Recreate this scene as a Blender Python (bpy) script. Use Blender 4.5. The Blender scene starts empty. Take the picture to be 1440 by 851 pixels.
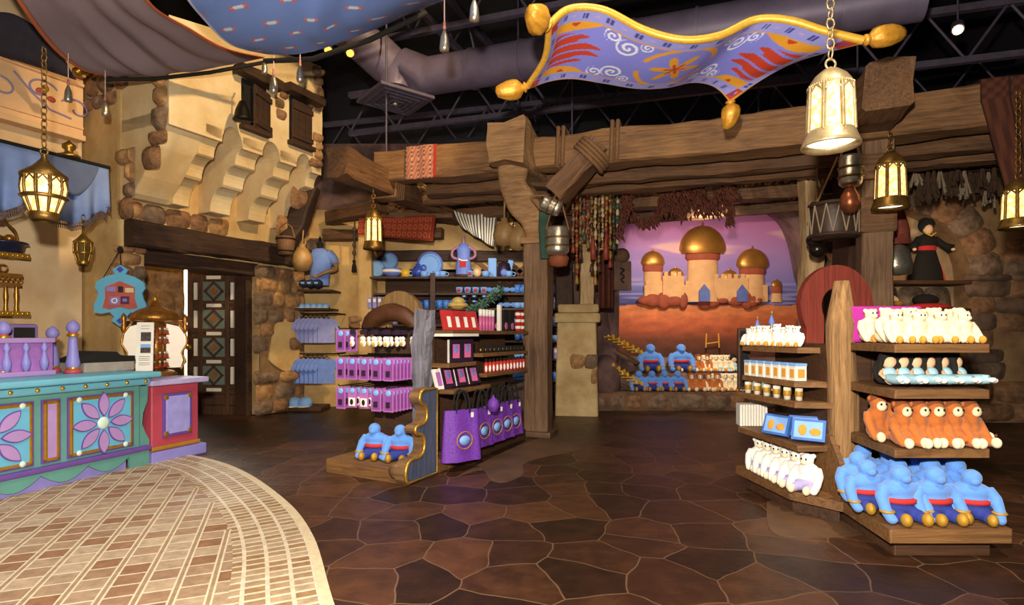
import bpy, bmesh, math, random
from mathutils import Vector, Matrix, noise
random.seed(7)
sc = bpy.context.scene
col = sc.collection
PI = math.pi
F, HZ, CX, EYE = 800.0, 470.0, 720.0, 1.4


def P(px, py, Y):
    return Vector(((px - CX) / F * Y, Y, EYE + (HZ - py) / F * Y))


def M(x, y, z=0.0, rz=0.0, rx=0.0, ry=0.0, s=1.0):
    return (Matrix.Translation((x, y, z)) @ Matrix.Rotation(math.radians(rz), 4, 'Z')
            @ Matrix.Rotation(math.radians(ry), 4, 'Y') @ Matrix.Rotation(math.radians(rx), 4, 'X') @ Matrix.Scale(s, 4))


def lin(c):
    return tuple((v / 12.92 if v <= 0.04045 else ((v + 0.055) / 1.055) ** 2.4) for v in c)


def H(h):
    h = h.lstrip('#')
    return lin(tuple(int(h[i:i + 2], 16) / 255 for i in (0, 2, 4)))


# ---------------------------------------------------------------- materials
MATS = {}


def base_mat(name):
    m = bpy.data.materials.new(name)
    m.use_nodes = True
    nt = m.node_tree
    return m, nt, nt.nodes['Principled BSDF']


def mat(name, c, rough=0.6, metal=0.0, var=0.12, scale=9.0, bump=0.0, emit=0.0, alpha=1.0, spec=0.5, coat=0.0, trans=0.0, c2=None, sheen=0.0):
    if name in MATS:
        return MATS[name]
    m, nt, b = base_mat(name)
    c = H(c) if isinstance(c, str) else c
    b.inputs['Roughness'].default_value = rough
    b.inputs['Metallic'].default_value = metal
    b.inputs['Specular IOR Level'].default_value = spec
    b.inputs['Coat Weight'].default_value = coat
    b.inputs['Sheen Weight'].default_value = sheen
    if trans:
        b.inputs['Transmission Weight'].default_value = trans
    b.inputs['Base Color'].default_value = (*c, 1)
    tc = nt.nodes.new('ShaderNodeTexCoord')
    nz = nt.nodes.new('ShaderNodeTexNoise')
    nz.inputs['Scale'].default_value = scale
    nz.inputs['Detail'].default_value = 9
    nz.inputs['Roughness'].default_value = .62
    nt.links.new(tc.outputs['Object'], nz.inputs['Vector'])
    if var > 0 or c2:
        rp = nt.nodes.new('ShaderNodeValToRGB')
        lo = H(c2) if c2 else tuple(v * (1 - var) for v in c)
        hi = c if c2 else tuple(min(1, v * (1 + var)) for v in c)
        rp.color_ramp.elements[0].position = 0.35
        rp.color_ramp.elements[1].position = 0.65
        rp.color_ramp.elements[0].color = (*lo, 1)
        rp.color_ramp.elements[1].color = (*hi, 1)
        nt.links.new(nz.outputs['Fac'], rp.inputs['Fac'])
        nt.links.new(rp.outputs['Color'], b.inputs['Base Color'])
    if bump > 0:
        bp = nt.nodes.new('ShaderNodeBump')
        bp.inputs['Strength'].default_value = bump
        bp.inputs['Distance'].default_value = 0.03
        nt.links.new(nz.outputs['Fac'], bp.inputs['Height'])
        nt.links.new(bp.outputs['Normal'], b.inputs['Normal'])
    if emit > 0:
        b.inputs['Emission Color'].default_value = (*c, 1)
        b.inputs['Emission Strength'].default_value = emit
    MATS[name] = m
    return m


def wood(name, c1, c2, rough=0.6, axis=0, fine=1.0, bump=0.5):
    if name in MATS:
        return MATS[name]
    m, nt, b = base_mat(name)
    b.inputs['Roughness'].default_value = rough
    tc = nt.nodes.new('ShaderNodeTexCoord')
    mp = nt.nodes.new('ShaderNodeMapping')
    s = [14 * fine] * 3
    s[axis] = 0.9 * fine
    mp.inputs['Scale'].default_value = s
    nz = nt.nodes.new('ShaderNodeTexNoise')
    nz.inputs['Scale'].default_value = 2.3
    nz.inputs['Detail'].default_value = 10
    nz.inputs['Roughness'].default_value = .68
    nz.inputs['Distortion'].default_value = 0.6
    n2 = nt.nodes.new('ShaderNodeTexNoise')
    n2.inputs['Scale'].default_value = 1.3
    n2.inputs['Detail'].default_value = 4
    mx = nt.nodes.new('ShaderNodeMath')
    mx.operation = 'MULTIPLY_ADD'
    mx.inputs[1].default_value = 0.65
    ad = nt.nodes.new('ShaderNodeMath')
    ad.operation = 'MULTIPLY'
    ad.inputs[1].default_value = 0.35
    rp = nt.nodes.new('ShaderNodeValToRGB')
    rp.color_ramp.elements[0].position = 0.36
    rp.color_ramp.elements[1].position = 0.62
    rp.color_ramp.elements[0].color = (*H(c2), 1)
    rp.color_ramp.elements[1].color = (*H(c1), 1)
    L = nt.links.new
    L(tc.outputs['Object'], mp.inputs['Vector'])
    L(mp.outputs['Vector'], nz.inputs['Vector'])
    L(tc.outputs['Object'], n2.inputs['Vector'])
    L(n2.outputs['Fac'], ad.inputs[0])
    L(nz.outputs['Fac'], mx.inputs[0])
    L(ad.outputs[0], mx.inputs[2])
    L(mx.outputs[0], rp.inputs['Fac'])
    L(rp.outputs['Color'], b.inputs['Base Color'])
    bp = nt.nodes.new('ShaderNodeBump')
    bp.inputs['Strength'].default_value = bump
    bp.inputs['Distance'].default_value = 0.02
    L(nz.outputs['Fac'], bp.inputs['Height'])
    L(bp.outputs['Normal'], b.inputs['Normal'])
    MATS[name] = m
    return m


def attr_mat(name, rough=0.7, bump=0.0, bscale=60, sheen=0.0, spec=0.4):
    """colour from the mesh's own painted pattern"""
    if name in MATS:
        return MATS[name]
    m, nt, b = base_mat(name)
    a = nt.nodes.new('ShaderNodeVertexColor')
    a.layer_name = 'Col'
    nt.links.new(a.outputs['Color'], b.inputs['Base Color'])
    b.inputs['Roughness'].default_value = rough
    b.inputs['Sheen Weight'].default_value = sheen
    b.inputs['Specular IOR Level'].default_value = spec
    if bump:
        nz = nt.nodes.new('ShaderNodeTexNoise')
        nz.inputs['Scale'].default_value = bscale
        bp = nt.nodes.new('ShaderNodeBump')
        bp.inputs['Strength'].default_value = bump
        bp.inputs['Distance'].default_value = 0.01
        nt.links.new(nz.outputs['Fac'], bp.inputs['Height'])
        nt.links.new(bp.outputs['Normal'], b.inputs['Normal'])
    MATS[name] = m
    return m


# ---------------------------------------------------------------- mesh builder
class MB:
    def __init__(s):
        s.v, s.f, s.m, s.sm, s.mi, s.smooth = [], [], [], [], 0, False

    def add(s, vs, fs, T=None, smooth=None):
        b = len(s.v)
        s.v.extend((T @ Vector(v)) if T is not None else Vector(v) for v in vs)
        for f in fs:
            s.f.append(tuple(b + i for i in f))
            s.m.append(s.mi)
            s.sm.append(s.smooth if smooth is None else smooth)
        return s

    def box(s, c, d, T=None, bev=0.0):
        x, y, z = c
        a, b, h = d[0] / 2, d[1] / 2, d[2] / 2
        if bev <= 0:
            vs = [(x + i * a, y + j * b, z + k * h) for k in (-1, 1) for j in (-1, 1) for i in (-1, 1)]
            fs = [(0, 2, 3, 1), (4, 5, 7, 6), (0, 1, 5, 4), (2, 6, 7, 3), (0, 4, 6, 2), (1, 3, 7, 5)]
            return s.add(vs, fs, T, False)
        bev = min(bev, a * .9, b * .9, h * .9)
        bm = bmesh.new()
        bmesh.ops.create_cube(bm, size=1.0)
        for v in bm.verts:
            v.co = Vector((x + v.co.x * d[0], y + v.co.y * d[1], z + v.co.z * d[2]))
        bmesh.ops.bevel(bm, geom=list(bm.edges), offset=bev, segments=2, profile=.6, affect='EDGES')
        bm.verts.index_update()
        s.add([v.co.copy() for v in bm.verts], [tuple(q.index for q in f.verts) for f in bm.faces], T, False)
        bm.free()
        return s

    def prism(s, poly, z0, z1, T=None, smooth=False):
        """poly: 2-D points (x,y) counter-clockwise, extruded z0..z1"""
        n = len(poly)
        vs = [(p[0], p[1], z0) for p in poly] + [(p[0], p[1], z1) for p in poly]
        s.add(vs, [tuple(range(n - 1, -1, -1)), tuple(range(n, 2 * n))], T, False)
        return s.add(vs, [(i, (i + 1) % n, n + (i + 1) % n, n + i) for i in range(n)], T, smooth)

    def lathe(s, prof, n=20, T=None, smooth=True, sx=1, sy=1, arc=2 * PI, ph=0.0):
        full = abs(arc - 2 * PI) < 1e-6
        k = n if full else n + 1
        vs, fs = [], []
        for r, z in prof:
            for i in range(k):
                a = ph + arc * i / n
                vs.append((r * math.cos(a) * sx, r * math.sin(a) * sy, z))
        for j in range(len(prof) - 1):
            for i in range(n):
                i2 = (i + 1) % k
                fs.append((j * k + i, j * k + i2, (j + 1) * k + i2, (j + 1) * k + i))
        s.add(vs, fs, T, smooth)
        if full:
            if prof[0][0] > 1e-4:
                s.add([vs[i] for i in range(k)], [tuple(range(k - 1, -1, -1))], T, False)
            if prof[-1][0] > 1e-4:
                s.add([vs[(len(prof) - 1) * k + i] for i in range(k)], [tuple(range(k))], T, False)
        return s

    def ell(s, c, r, T=None, nu=14, nv=9, R=None):
        vs, fs = [], []
        for j in range(nv + 1):
            t = PI * j / nv
            for i in range(nu):
                a = 2 * PI * i / nu
                p = Vector((r[0] * math.sin(t) * math.cos(a), r[1] * math.sin(t) * math.sin(a), r[2] * math.cos(t)))
                if R is not None:
                    p = R @ p
                vs.append(p + Vector(c))
        for j in range(nv):
            for i in range(nu):
                fs.append((j * nu + i, (j + 1) * nu + i, (j + 1) * nu + (i + 1) % nu, j * nu + (i + 1) % nu))
        return s.add(vs, fs, T, True)

    def tube(s, pts, r, n=8, T=None, sq=False, closed=False, smooth=True, flat=None):
        pts = [Vector(p) for p in pts]
        k = len(pts)
        rs = r if isinstance(r, (list, tuple)) else [r] * k
        vs, fs = [], []
        up = Vector((0, 0, 1))
        prev = None
        for i, p in enumerate(pts):
            a = pts[(i - 1) % k] if (i > 0 or closed) else p
            b = pts[(i + 1) % k] if (i < k - 1 or closed) else p
            d = (b - a)
            d = d.normalized() if d.length > 1e-9 else Vector((0, 0, 1))
            if prev is None:
                ref = up if abs(d.z) < 0.95 else Vector((0, 1, 0))
                u = d.cross(ref).normalized()
            else:
                u = (prev - d * prev.dot(d))
                u = u.normalized() if u.length > 1e-6 else d.cross(up).normalized()
            prev = u
            w = d.cross(u)
            for q in range(n):
                an = 2 * PI * (q + (.5 if sq else 0)) / n
                rr = rs[i] * (1.414 if sq else 1)
                vs.append(p + u * (math.cos(an) * rr) + w * (math.sin(an) * rr * (flat or 1)))
        m = k if closed else k - 1
        for i in range(m):
            for q in range(n):
                fs.append((i * n + q, i * n + (q + 1) % n, ((i + 1) % k) * n + (q + 1) % n, ((i + 1) % k) * n + q))
        s.add(vs, fs, T, smooth and not sq)
        if not closed:
            s.add(vs[:n], [tuple(range(n - 1, -1, -1))], T, False)
            s.add(vs[-n:], [tuple(range(n))], T, False)
        return s

    def torus(s, c, R_, r, T=None, n=20, k=6, axis='Z'):
        pts = []
        for i in range(n):
            a = 2 * PI * i / n
            q = (math.cos(a) * R_, math.sin(a) * R_, 0)
            q = {'Z': q, 'Y': (q[0], 0, q[1]), 'X': (0, q[0], q[1])}[axis]
            pts.append(Vector(c) + Vector(q))
        return s.tube(pts, r, k, T, closed=True)

    def timber(s, L, w, h, T=None, rough=0.02, seed=0, n=None, sag=0.0):
        """a hewn beam along +X from 0..L, centred on y,z, with worn arrises"""
        n = n or max(6, int(L / .16))
        ring = []
        for (cy, cz) in ((-1, -1), (1, -1), (1, 1), (-1, 1)):
            ring += [(cy, cz)]
        sec = []
        c = .86
        for (a, b) in ((-c, -1), (0, -1), (c, -1), (1, -c), (1, 0), (1, c), (c, 1), (0, 1), (-c, 1), (-1, c), (-1, 0), (-1, -c)):
            sec.append((a, b))
        vs, fs = [], []
        k = len(sec)
        for i in range(n + 1):
            x = L * i / n
            for q, (a, b) in enumerate(sec):
                o = Vector((x * 1.3 + seed * 7.1, a * 1.7 + seed, b * 1.7))
                d = noise.noise(o) * rough * 1.6 + noise.noise(o * 4.1) * rough * .8
                vs.append((x + (noise.noise(o * 3) * rough if i in (0, n) else 0), a * (w / 2 + d), b * (h / 2 + d) - sag * math.sin(PI * i / n)))
        for i in range(n):
            for q in range(k):
                fs.append((i * k + q, i * k + (q + 1) % k, (i + 1) * k + (q + 1) % k, (i + 1) * k + q))
        fs.append(tuple(range(k - 1, -1, -1)))
        fs.append(tuple(n * k + q for q in range(k)))
        return s.add(vs, fs, T, False)

    def stone(s, w, h, d, T, rnd):
        """a bulging cobble: face w x h in local x,z, standing d out along -y"""
        n = 5
        vs, fs = [], []
        sk = [rnd.uniform(-.12, .12) for _ in range(8)]
        for j in range(n + 1):
            for i in range(n + 1):
                u, v = i / n * 2 - 1, j / n * 2 - 1
                # superellipse corner rounding
                r = (abs(u) ** 5 + abs(v) ** 5) ** .2
                mxx = max(abs(u), abs(v), 1e-6)
                uu, vv = u * mxx / max(r, 1e-6), v * mxx / max(r, 1e-6)
                x = uu * w / 2 * (1 + sk[0] * vv) + sk[1] * w * .15 * vv
                z = vv * h / 2 * (1 + sk[2] * uu) + sk[3] * h * .2 * uu
                e = max(abs(u), abs(v))
                bul = (1 - e ** 3.0)
                y = -d * (0.25 + .75 * bul) - rnd.uniform(-.06, .06) * d
                if e > .99:
                    y = 0.02
                vs.append((x, y, z))
        for j in range(n):
            for i in range(n):
                a = j * (n + 1) + i
                fs.append((a, a + 1, a + n + 2, a + n + 1))
        return s.add(vs, fs, T, True)

    def build(s, name, mats, parent=None, T=None, mesh_only=False):
        me = bpy.data.meshes.new(name)
        me.from_pydata([tuple(v) for v in s.v], [], s.f)
        ms = mats if isinstance(mats, (list, tuple)) else [mats]
        for m in ms:
            me.materials.append(m)
        me.polygons.foreach_set('material_index', s.m)
        me.polygons.foreach_set('use_smooth', s.sm)
        me.update()
        if mesh_only:
            return me
        o = bpy.data.objects.new(name, me)
        col.objects.link(o)
        if parent is not None:
            o.parent = parent
        if T is not None:
            o.matrix_local = T
        return o


def tag(o, label=None, cat=None, group=None, kind=None):
    if label:
        o['label'] = label
    if cat:
        o['category'] = cat
    if group:
        o['group'] = group
    if kind:
        o['kind'] = kind
    return o


def thing(name, label, cat, T=None, group=None):
    o = bpy.data.objects.new(name, None)
    o.empty_display_size = .05
    col.objects.link(o)
    if T is not None:
        o.matrix_local = T
    return tag(o, label, cat, group)


def single(mb, name, mats, label, cat, T=None, group=None):
    return tag(mb.build(name, mats, None, T), label, cat, group)


def struct(mb, name, mats, T=None, parent=None):
    o = mb.build(name, mats, parent, T)
    if parent is None:
        o['kind'] = 'structure'
    return o


KIDS = {}


def copy_thing(root, T, label=None, group=None):
    if not KIDS.get(root.name):
        kids = {}
        for o in bpy.data.objects:
            if o.parent:
                kids.setdefault(o.parent.name, []).append(o)
        KIDS.update(kids)
        KIDS.setdefault(root.name, [])

    def rec(o, par):
        c = o.copy()
        col.objects.link(c)
        if par is not None:
            c.parent = par
        for k in KIDS.get(o.name, []):
            rec(k, c)
        return c
    r = rec(root, None)
    r.matrix_local = T
    if label:
        r['label'] = label
    if group:
        r['group'] = group
    return r


def place(proto, T, label, group=None):
    """first call moves the prototype itself; later calls copy it"""
    if not proto.get('_used'):
        proto['_used'] = 1
        proto.matrix_local = T
        proto['label'] = label
        if group:
            proto['group'] = group
        return proto
    c = copy_thing(proto, T, label, group)
    return c


def remesh(mb, name, m, parent, voxel=0.012, smooth_it=4, T=None):
    o = mb.build(name, m, None)
    md = o.modifiers.new('r', 'REMESH')
    md.mode = 'VOXEL'
    md.voxel_size = voxel
    md.use_smooth_shade = True
    sm = o.modifiers.new('s', 'SMOOTH')
    sm.iterations = smooth_it
    sm.factor = .5
    dg = bpy.context.evaluated_depsgraph_get()
    me = bpy.data.meshes.new_from_object(o.evaluated_get(dg))
    me.name = name
    bpy.data.objects.remove(o)
    n = bpy.data.objects.new(name, me)
    col.objects.link(n)
    if not me.materials:
        me.materials.append(m)
    for p in me.polygons:
        p.use_smooth = True
    if parent is not None:
        n.parent = parent
    if T is not None:
        n.matrix_local = T
    return n


def grid_surface(name, fn, nu, nv, colfn, m, parent=None, thick=0.0, T=None, smooth=True):
    """surface fn(u,v)->Vector on a grid with the pattern colfn(u,v)->rgb painted per vertex"""
    vs, fs, cs = [], [], []
    for j in range(nv + 1):
        for i in range(nu + 1):
            u, v = i / nu, j / nv
            vs.append(Vector(fn(u, v)))
            cs.append(colfn(u, v) if colfn else (1, 1, 1))
    for j in range(nv):
        for i in range(nu):
            a = j * (nu + 1) + i
            fs.append((a, a + 1, a + nu + 2, a + nu + 1))
    n0 = len(vs)
    if thick:
        me0 = bpy.data.meshes.new('t')
        me0.from_pydata([tuple(v) for v in vs], [], fs)
        me0.update()
        nr = [v.normal.copy() for v in me0.vertices]
        bpy.data.meshes.remove(me0)
        vs = vs + [vs[i] - nr[i] * thick for i in range(n0)]
        cs = cs + cs
        fs = fs + [tuple(n0 + q for q in reversed(f)) for f in fs]
        W = nu + 1
        for i in range(nu):
            fs.append((i + 1, i, n0 + i, n0 + i + 1))
            a = nv * W + i
            fs.append((a, a + 1, n0 + a + 1, n0 + a))
        for j in range(nv):
            a, b = j * W, (j + 1) * W
            fs.append((a, b, n0 + b, n0 + a))
            a, b = j * W + nu, (j + 1) * W + nu
            fs.append((b, a, n0 + a, n0 + b))
    me = bpy.data.meshes.new(name)
    me.from_pydata([tuple(v) for v in vs], [], fs)
    if colfn:
        at = me.color_attributes.new('Col', 'FLOAT_COLOR', 'POINT')
        flat = []
        for c in cs:
            flat.extend((c[0], c[1], c[2], 1.0))
        at.data.foreach_set('color', flat)
    me.materials.append(m)
    for p in me.polygons:
        p.use_smooth = smooth
    me.update()
    o = bpy.data.objects.new(name, me)
    col.objects.link(o)
    if parent is not None:
        o.parent = parent
    if T is not None:
        o.matrix_local = T
    return o


def bez(pts, n):
    """Catmull-Rom through pts"""
    pts = [Vector(p) for p in pts]
    out = []
    m = len(pts) - 1
    for k in range(n + 1):
        t = k / n * m
        i = min(int(t), m - 1)
        f = t - i
        p0, p1, p2, p3 = pts[max(i - 1, 0)], pts[i], pts[i + 1], pts[min(i + 2, m)]
        out.append(.5 * ((2 * p1) + (p2 - p0) * f + (2 * p0 - 5 * p1 + 4 * p2 - p3) * f * f + (3 * p1 - p0 - 3 * p2 + p3) * f ** 3))
    return out


ORD = ['first', 'second', 'third', 'fourth', 'fifth', 'sixth', 'seventh', 'eighth', 'ninth', 'tenth', 'eleventh', 'twelfth', 'thirteenth', 'fourteenth', 'fifteenth', 'sixteenth', 'seventeenth', 'eighteenth']
# ---------------------------------------------------------------- camera, world, light
cam = bpy.data.cameras.new('camera')
cam.sensor_width = 36.0
cam.lens = 36.0 * F / 1440.0
cam.shift_y = 44.5 / 1440.0
cam.clip_end = 100
co = bpy.data.objects.new('camera', cam)
col.objects.link(co)
co.location = (0, 0, EYE)
co.rotation_euler = (PI / 2, 0, 0)
sc.camera = co
sc.view_settings.view_transform = 'Standard'
sc.view_settings.look = 'None'
sc.view_settings.exposure = 0.22
sc.view_settings.gamma = 1.0
sc.cycles.use_denoising = True
sc.cycles.max_bounces = 5
sc.cycles.sample_clamp_indirect = 4.0

w = bpy.data.worlds.new('world')
sc.world = w
w.use_nodes = True
w.node_tree.nodes['Background'].inputs['Color'].default_value = (*H('ffe9d2'), 1)
w.node_tree.nodes['Background'].inputs['Strength'].default_value = 0.10


def lamp(name, kind, loc, energy, color='ffe2b8', size=.4, target=None, spot=60, blend=.5):
    d = bpy.data.lights.new(name, kind)
    d.energy = energy
    d.color = H(color)
    if kind == 'AREA':
        d.shape = 'DISK'
        d.size = size
    else:
        d.shadow_soft_size = size
    if kind == 'SPOT':
        d.spot_size = math.radians(spot)
        d.spot_blend = blend
    o = bpy.data.objects.new(name, d)
    col.objects.link(o)
    o.location = loc
    if target is not None:
        o.rotation_euler = (Vector(target) - Vector(loc)).to_track_quat('-Z', 'Y').to_euler()
    return o


lamp('flash_lamp', 'SPOT', (-.15, -.1, 2.0), 1500, 'fff1de', .08, (.4, 8, 2.0), 150, .6)
lamp('tower_spot', 'SPOT', (1.2, 4.2, 7.2), 1500, 'ffd9a0', .15, (-4.0, 9.2, 4.0), 48)
lamp('counter_spot', 'SPOT', (-.8, 2.6, 7.0), 430, 'fff0dc', .2, (-4.2, 5.6, .6), 50)
lamp('plaza_spot', 'SPOT', (-2.2, 2.0, 7.2), 820, 'fff0da', .2, (-2.6, 4.2, 0), 46)
lamp('tiered_gondola_spot', 'SPOT', (2.2, 1.2, 6.5), 900, 'ffedd0', .15, (2.8, 4.1, 1.1), 26)
lamp('scroll_gondola_spot', 'SPOT', (.8, 3.0, 6.8), 420, 'fff0e0', .15, (-.9, 6.3, .9), 30)
lamp('mural_spot', 'SPOT', (3.3, 9.6, 3.35), 240, 'ffe6cc', .2, (4.2, 12.0, 2.3), 110)
lamp('mural_ledge_spot', 'SPOT', (3.2, 8.6, 3.4), 170, 'ffe8d0', .2, (3.6, 10.6, .6), 70)
lamp('shelf_wall_spot', 'SPOT', (-.6, 8.5, 3.2), 130, 'fff0e0', .2, (-.8, 10.6, 1.7), 84)
lamp('alcove_spot', 'SPOT', (-2.6, 8.2, 3.6), 90, 'ffdca0', .2, (-3.4, 10.6, 1.6), 70)
lamp('arch_spot', 'SPOT', (6.0, 7.8, 2.7), 45, 'ffd9b0', .2, (6.75, 9.3, 2.5), 75)
lamp('carpet_spot', 'SPOT', (1.0, 3.6, 6.6), 260, 'ffe9c8', .1, (1.4, 5.3, 4.0), 80)
lamp('daylight', 'AREA', (-6.3, 11.6, 3.6), 400, 'fff8ee', 1.2, (-7.3, 11.8, 1.4))

# ---------------------------------------------------------------- floor
m, nt, b = base_mat('flagstone')
L = nt.links.new
tc = nt.nodes.new('ShaderNodeTexCoord')
nz = nt.nodes.new('ShaderNodeTexNoise')
nz.inputs['Scale'].default_value = 1.1
nz.inputs['Detail'].default_value = 3
ma = nt.nodes.new('ShaderNodeVectorMath')
ma.operation = 'MULTIPLY_ADD'
ma.inputs[1].default_value = (.28, .28, 0)
L(tc.outputs['Object'], nz.inputs['Vector'])
L(nz.outputs['Color'], ma.inputs[0])
L(tc.outputs['Object'], ma.inputs[2])
v1 = nt.nodes.new('ShaderNodeTexVoronoi')
v1.voronoi_dimensions = '2D'
v1.feature = 'DISTANCE_TO_EDGE'
v2 = nt.nodes.new('ShaderNodeTexVoronoi')
v2.voronoi_dimensions = '2D'
for v in (v1, v2):
    v.inputs['Scale'].default_value = 2.2
    v.inputs['Randomness'].default_value = .72
    L(ma.outputs[0], v.inputs['Vector'])
n2 = nt.nodes.new('ShaderNodeTexNoise')
n2.inputs['Scale'].default_value = 5
n2.inputs['Detail'].default_value = 7
n2.inputs['Roughness'].default_value = .65
L(tc.outputs['Object'], n2.inputs['Vector'])
mixv = nt.nodes.new('ShaderNodeMath')
mixv.operation = 'MULTIPLY_ADD'
mixv.inputs[1].default_value = .38
sepv = nt.nodes.new('ShaderNodeSeparateColor')
L(v2.outputs['Color'], sepv.inputs['Color'])
mh = nt.nodes.new('ShaderNodeMath')
mh.operation = 'MULTIPLY'
mh.inputs[1].default_value = .68
L(n2.outputs['Fac'], mh.inputs[0])
L(sepv.outputs[0], mixv.inputs[0])
L(mh.outputs[0], mixv.inputs[2])
rp = nt.nodes.new('ShaderNodeValToRGB')
rp.color_ramp.elements[0].position = .3
rp.color_ramp.elements[0].color = (*H('24160d'), 1)
rp.color_ramp.elements[1].position = .78
rp.color_ramp.elements[1].color = (*H('5c3a24'), 1)
e = rp.color_ramp.elements.new(.52)
e.color = (*H('3a2316'), 1)
L(mixv.outputs[0], rp.inputs['Fac'])
gr = nt.nodes.new('ShaderNodeValToRGB')
gr.color_ramp.elements[0].position = .005
gr.color_ramp.elements[1].position = .014
L(v1.outputs['Distance'], gr.inputs['Fac'])
mxc = nt.nodes.new('ShaderNodeMix')
mxc.data_type = 'RGBA'
mxc.inputs[6].default_value = (*H('6f5540'), 1)
L(gr.outputs['Color'], mxc.inputs[0])
L(rp.outputs['Color'], mxc.inputs[7])
L(mxc.outputs[2], b.inputs['Base Color'])
b.inputs['Roughness'].default_value = .42
b.inputs['Specular IOR Level'].default_value = .35
bp = nt.nodes.new('ShaderNodeBump')
bp.inputs['Strength'].default_value = .5
bp.inputs['Distance'].default_value = .02
L(n2.outputs['Fac'], bp.inputs['Height'])
L(bp.outputs['Normal'], b.inputs['Normal'])
FLAG = m
mb = MB()
mb.add([(-10, -3, 0), (11, -3, 0), (11, 16, 0), (-10, 16, 0)], [(0, 1, 2, 3)])
struct(mb, 'floor', FLAG)

# worn smooth concrete patches around the timber post and the tiered gondola
CONC = mat('worn_concrete', '5d4430', .5, var=.25, scale=3, bump=.2)


def patch(pts, nm, z=.004):
    mb = MB()
    q = []
    for px, py in pts:
        Y = EYE * F / (py - HZ)
        q.append(((px - CX) / F * Y, Y))
    q = [tuple(v.xy) for v in bez([(a, b_, 0) for a, b_ in q + q[:1]], 60)][:-1]
    mb.prism(q[::-1], 0.0, z)
    return struct(mb, nm, CONC)


patch([(640, 672), (700, 640), (760, 616), (815, 606), (822, 630), (770, 642), (738, 652), (735, 668), (712, 678), (690, 676), (680, 662), (664, 664)], 'floor_patch_1')
patch([(1078, 706), (1110, 704), (1180, 730), (1220, 748), (1175, 756), (1110, 755), (1082, 744)], 'floor_patch_2')


# tiled plaza in front of the counter
def brick_mat(name, c1, c2, mortar, bw, bh, ms, coords='UV', rot=0.0, scale=1.0, off=0.0, c3=None):
    m, nt, b = base_mat(name)
    L = nt.links.new
    tc = nt.nodes.new('ShaderNodeTexCoord')
    mp = nt.nodes.new('ShaderNodeMapping')
    mp.inputs['Rotation'].default_value = (0, 0, math.radians(rot))
    L(tc.outputs[coords], mp.inputs['Vector'])
    br = nt.nodes.new('ShaderNodeTexBrick')
    br.offset = off
    br.inputs['Scale'].default_value = scale
    br.inputs['Brick Width'].default_value = bw
    br.inputs['Row Height'].default_value = bh
    br.inputs['Mortar Size'].default_value = ms
    br.inputs['Mortar Smooth'].default_value = .1
    br.inputs['Bias'].default_value = 0.1
    br.inputs['Color1'].default_value = (*H(c1), 1)
    br.inputs['Color2'].default_value = (*H(c2), 1)
    br.inputs['Mortar'].default_value = (*H(mortar), 1)
    L(mp.outputs[0], br.inputs['Vector'])
    nz = nt.nodes.new('ShaderNodeTexNoise')
    nz.inputs['Scale'].default_value = 14
    nz.inputs['Detail'].default_value = 8
    nz.inputs['Roughness'].default_value = .7
    L(tc.outputs['Object'], nz.inputs['Vector'])
    mx = nt.nodes.new('ShaderNodeMix')
    mx.data_type = 'RGBA'
    mx.blend_type = 'OVERLAY'
    mx.inputs[0].default_value = .75
    L(br.outputs['Color'], mx.inputs[6])
    L(nz.outputs['Fac'], mx.inputs[7])
    L(mx.outputs[2], b.inputs['Base Color'])
    b.inputs['Roughness'].default_value = .55
    bp = nt.nodes.new('ShaderNodeBump')
    bp.inputs['Strength'].default_value = .3
    bp.inputs['Distance'].default_value = .006
    bp.invert = True
    L(br.outputs['Fac'], bp.inputs['Height'])
    L(bp.outputs['Normal'], b.inputs['Normal'])
    return m


edge = [(.9, -1.5), (.1, 1.0), (-.55, 2.2), (-.92, 2.94), (-1.375, 3.93), (-1.9, 4.77), (-2.75, 5.8), (-3.54, 6.45), (-4.6, 6.95), (-6.2, 7.3)]
ed = [v.xy for v in bez([(a, b_, 0) for a, b_ in edge], 80)]
nrm = []
for i in range(len(ed)):
    a, c = ed[max(i - 1, 0)], ed[min(i + 1, len(ed) - 1)]
    d = (c - a).normalized()
    nrm.append(Vector((-d.y, d.x)))   # towards the plaza
BW = .50
inner = [ed[i] + nrm[i] * BW for i in range(len(ed))]
TILE = brick_mat('plaza_tile', 'bba98e', '8d6748', 'd6c9b2', .178, .155, .008, 'Object', -22, 1.0, 0.0)
BAND = brick_mat('band_tile', 'b39e82', '94754f', 'd4c6ae', .085, .125, .012, 'UV', 0, 1.0, .0)
RIM = mat('plaza_rim', 'd8c7a4', .6, var=.1, scale=20)
mb = MB()
mb.prism([tuple(p) for p in inner] + [(-7, -1.5)], -.02, .012)
struct(mb, 'floor_plaza', TILE)
me = bpy.data.meshes.new('floor_plaza_band')
vs, fs, uvs = [], [], []
run = 0
for i in range(len(ed)):
    if i:
        run += (ed[i] - ed[i - 1]).length
    for k, (o_, z) in enumerate(((0, -.01), (0, .012), (.06, .018), (BW, .012))):
        p = ed[i] + nrm[i] * o_
        vs.append((p.x, p.y, z))
        uvs.append((run, max(0, o_ - .06)))
for i in range(len(ed) - 1):
    for k in range(3):
        fs.append((i * 4 + k, (i + 1) * 4 + k, (i + 1) * 4 + k + 1, i * 4 + k + 1))
me.from_pydata(vs, [], fs)
ul = me.uv_layers.new(name='UVMap')
for p in me.polygons:
    for li, vi in zip(p.loop_indices, p.vertices):
        ul.data[li].uv = uvs[vi]
me.materials.append(BAND)
me.materials.append(RIM)
for p in me.polygons:
    p.material_index = 0 if p.index % 3 == 2 else 1
o = bpy.data.objects.new('floor_plaza_band', me)
col.objects.link(o)
o['kind'] = 'structure'
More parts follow.
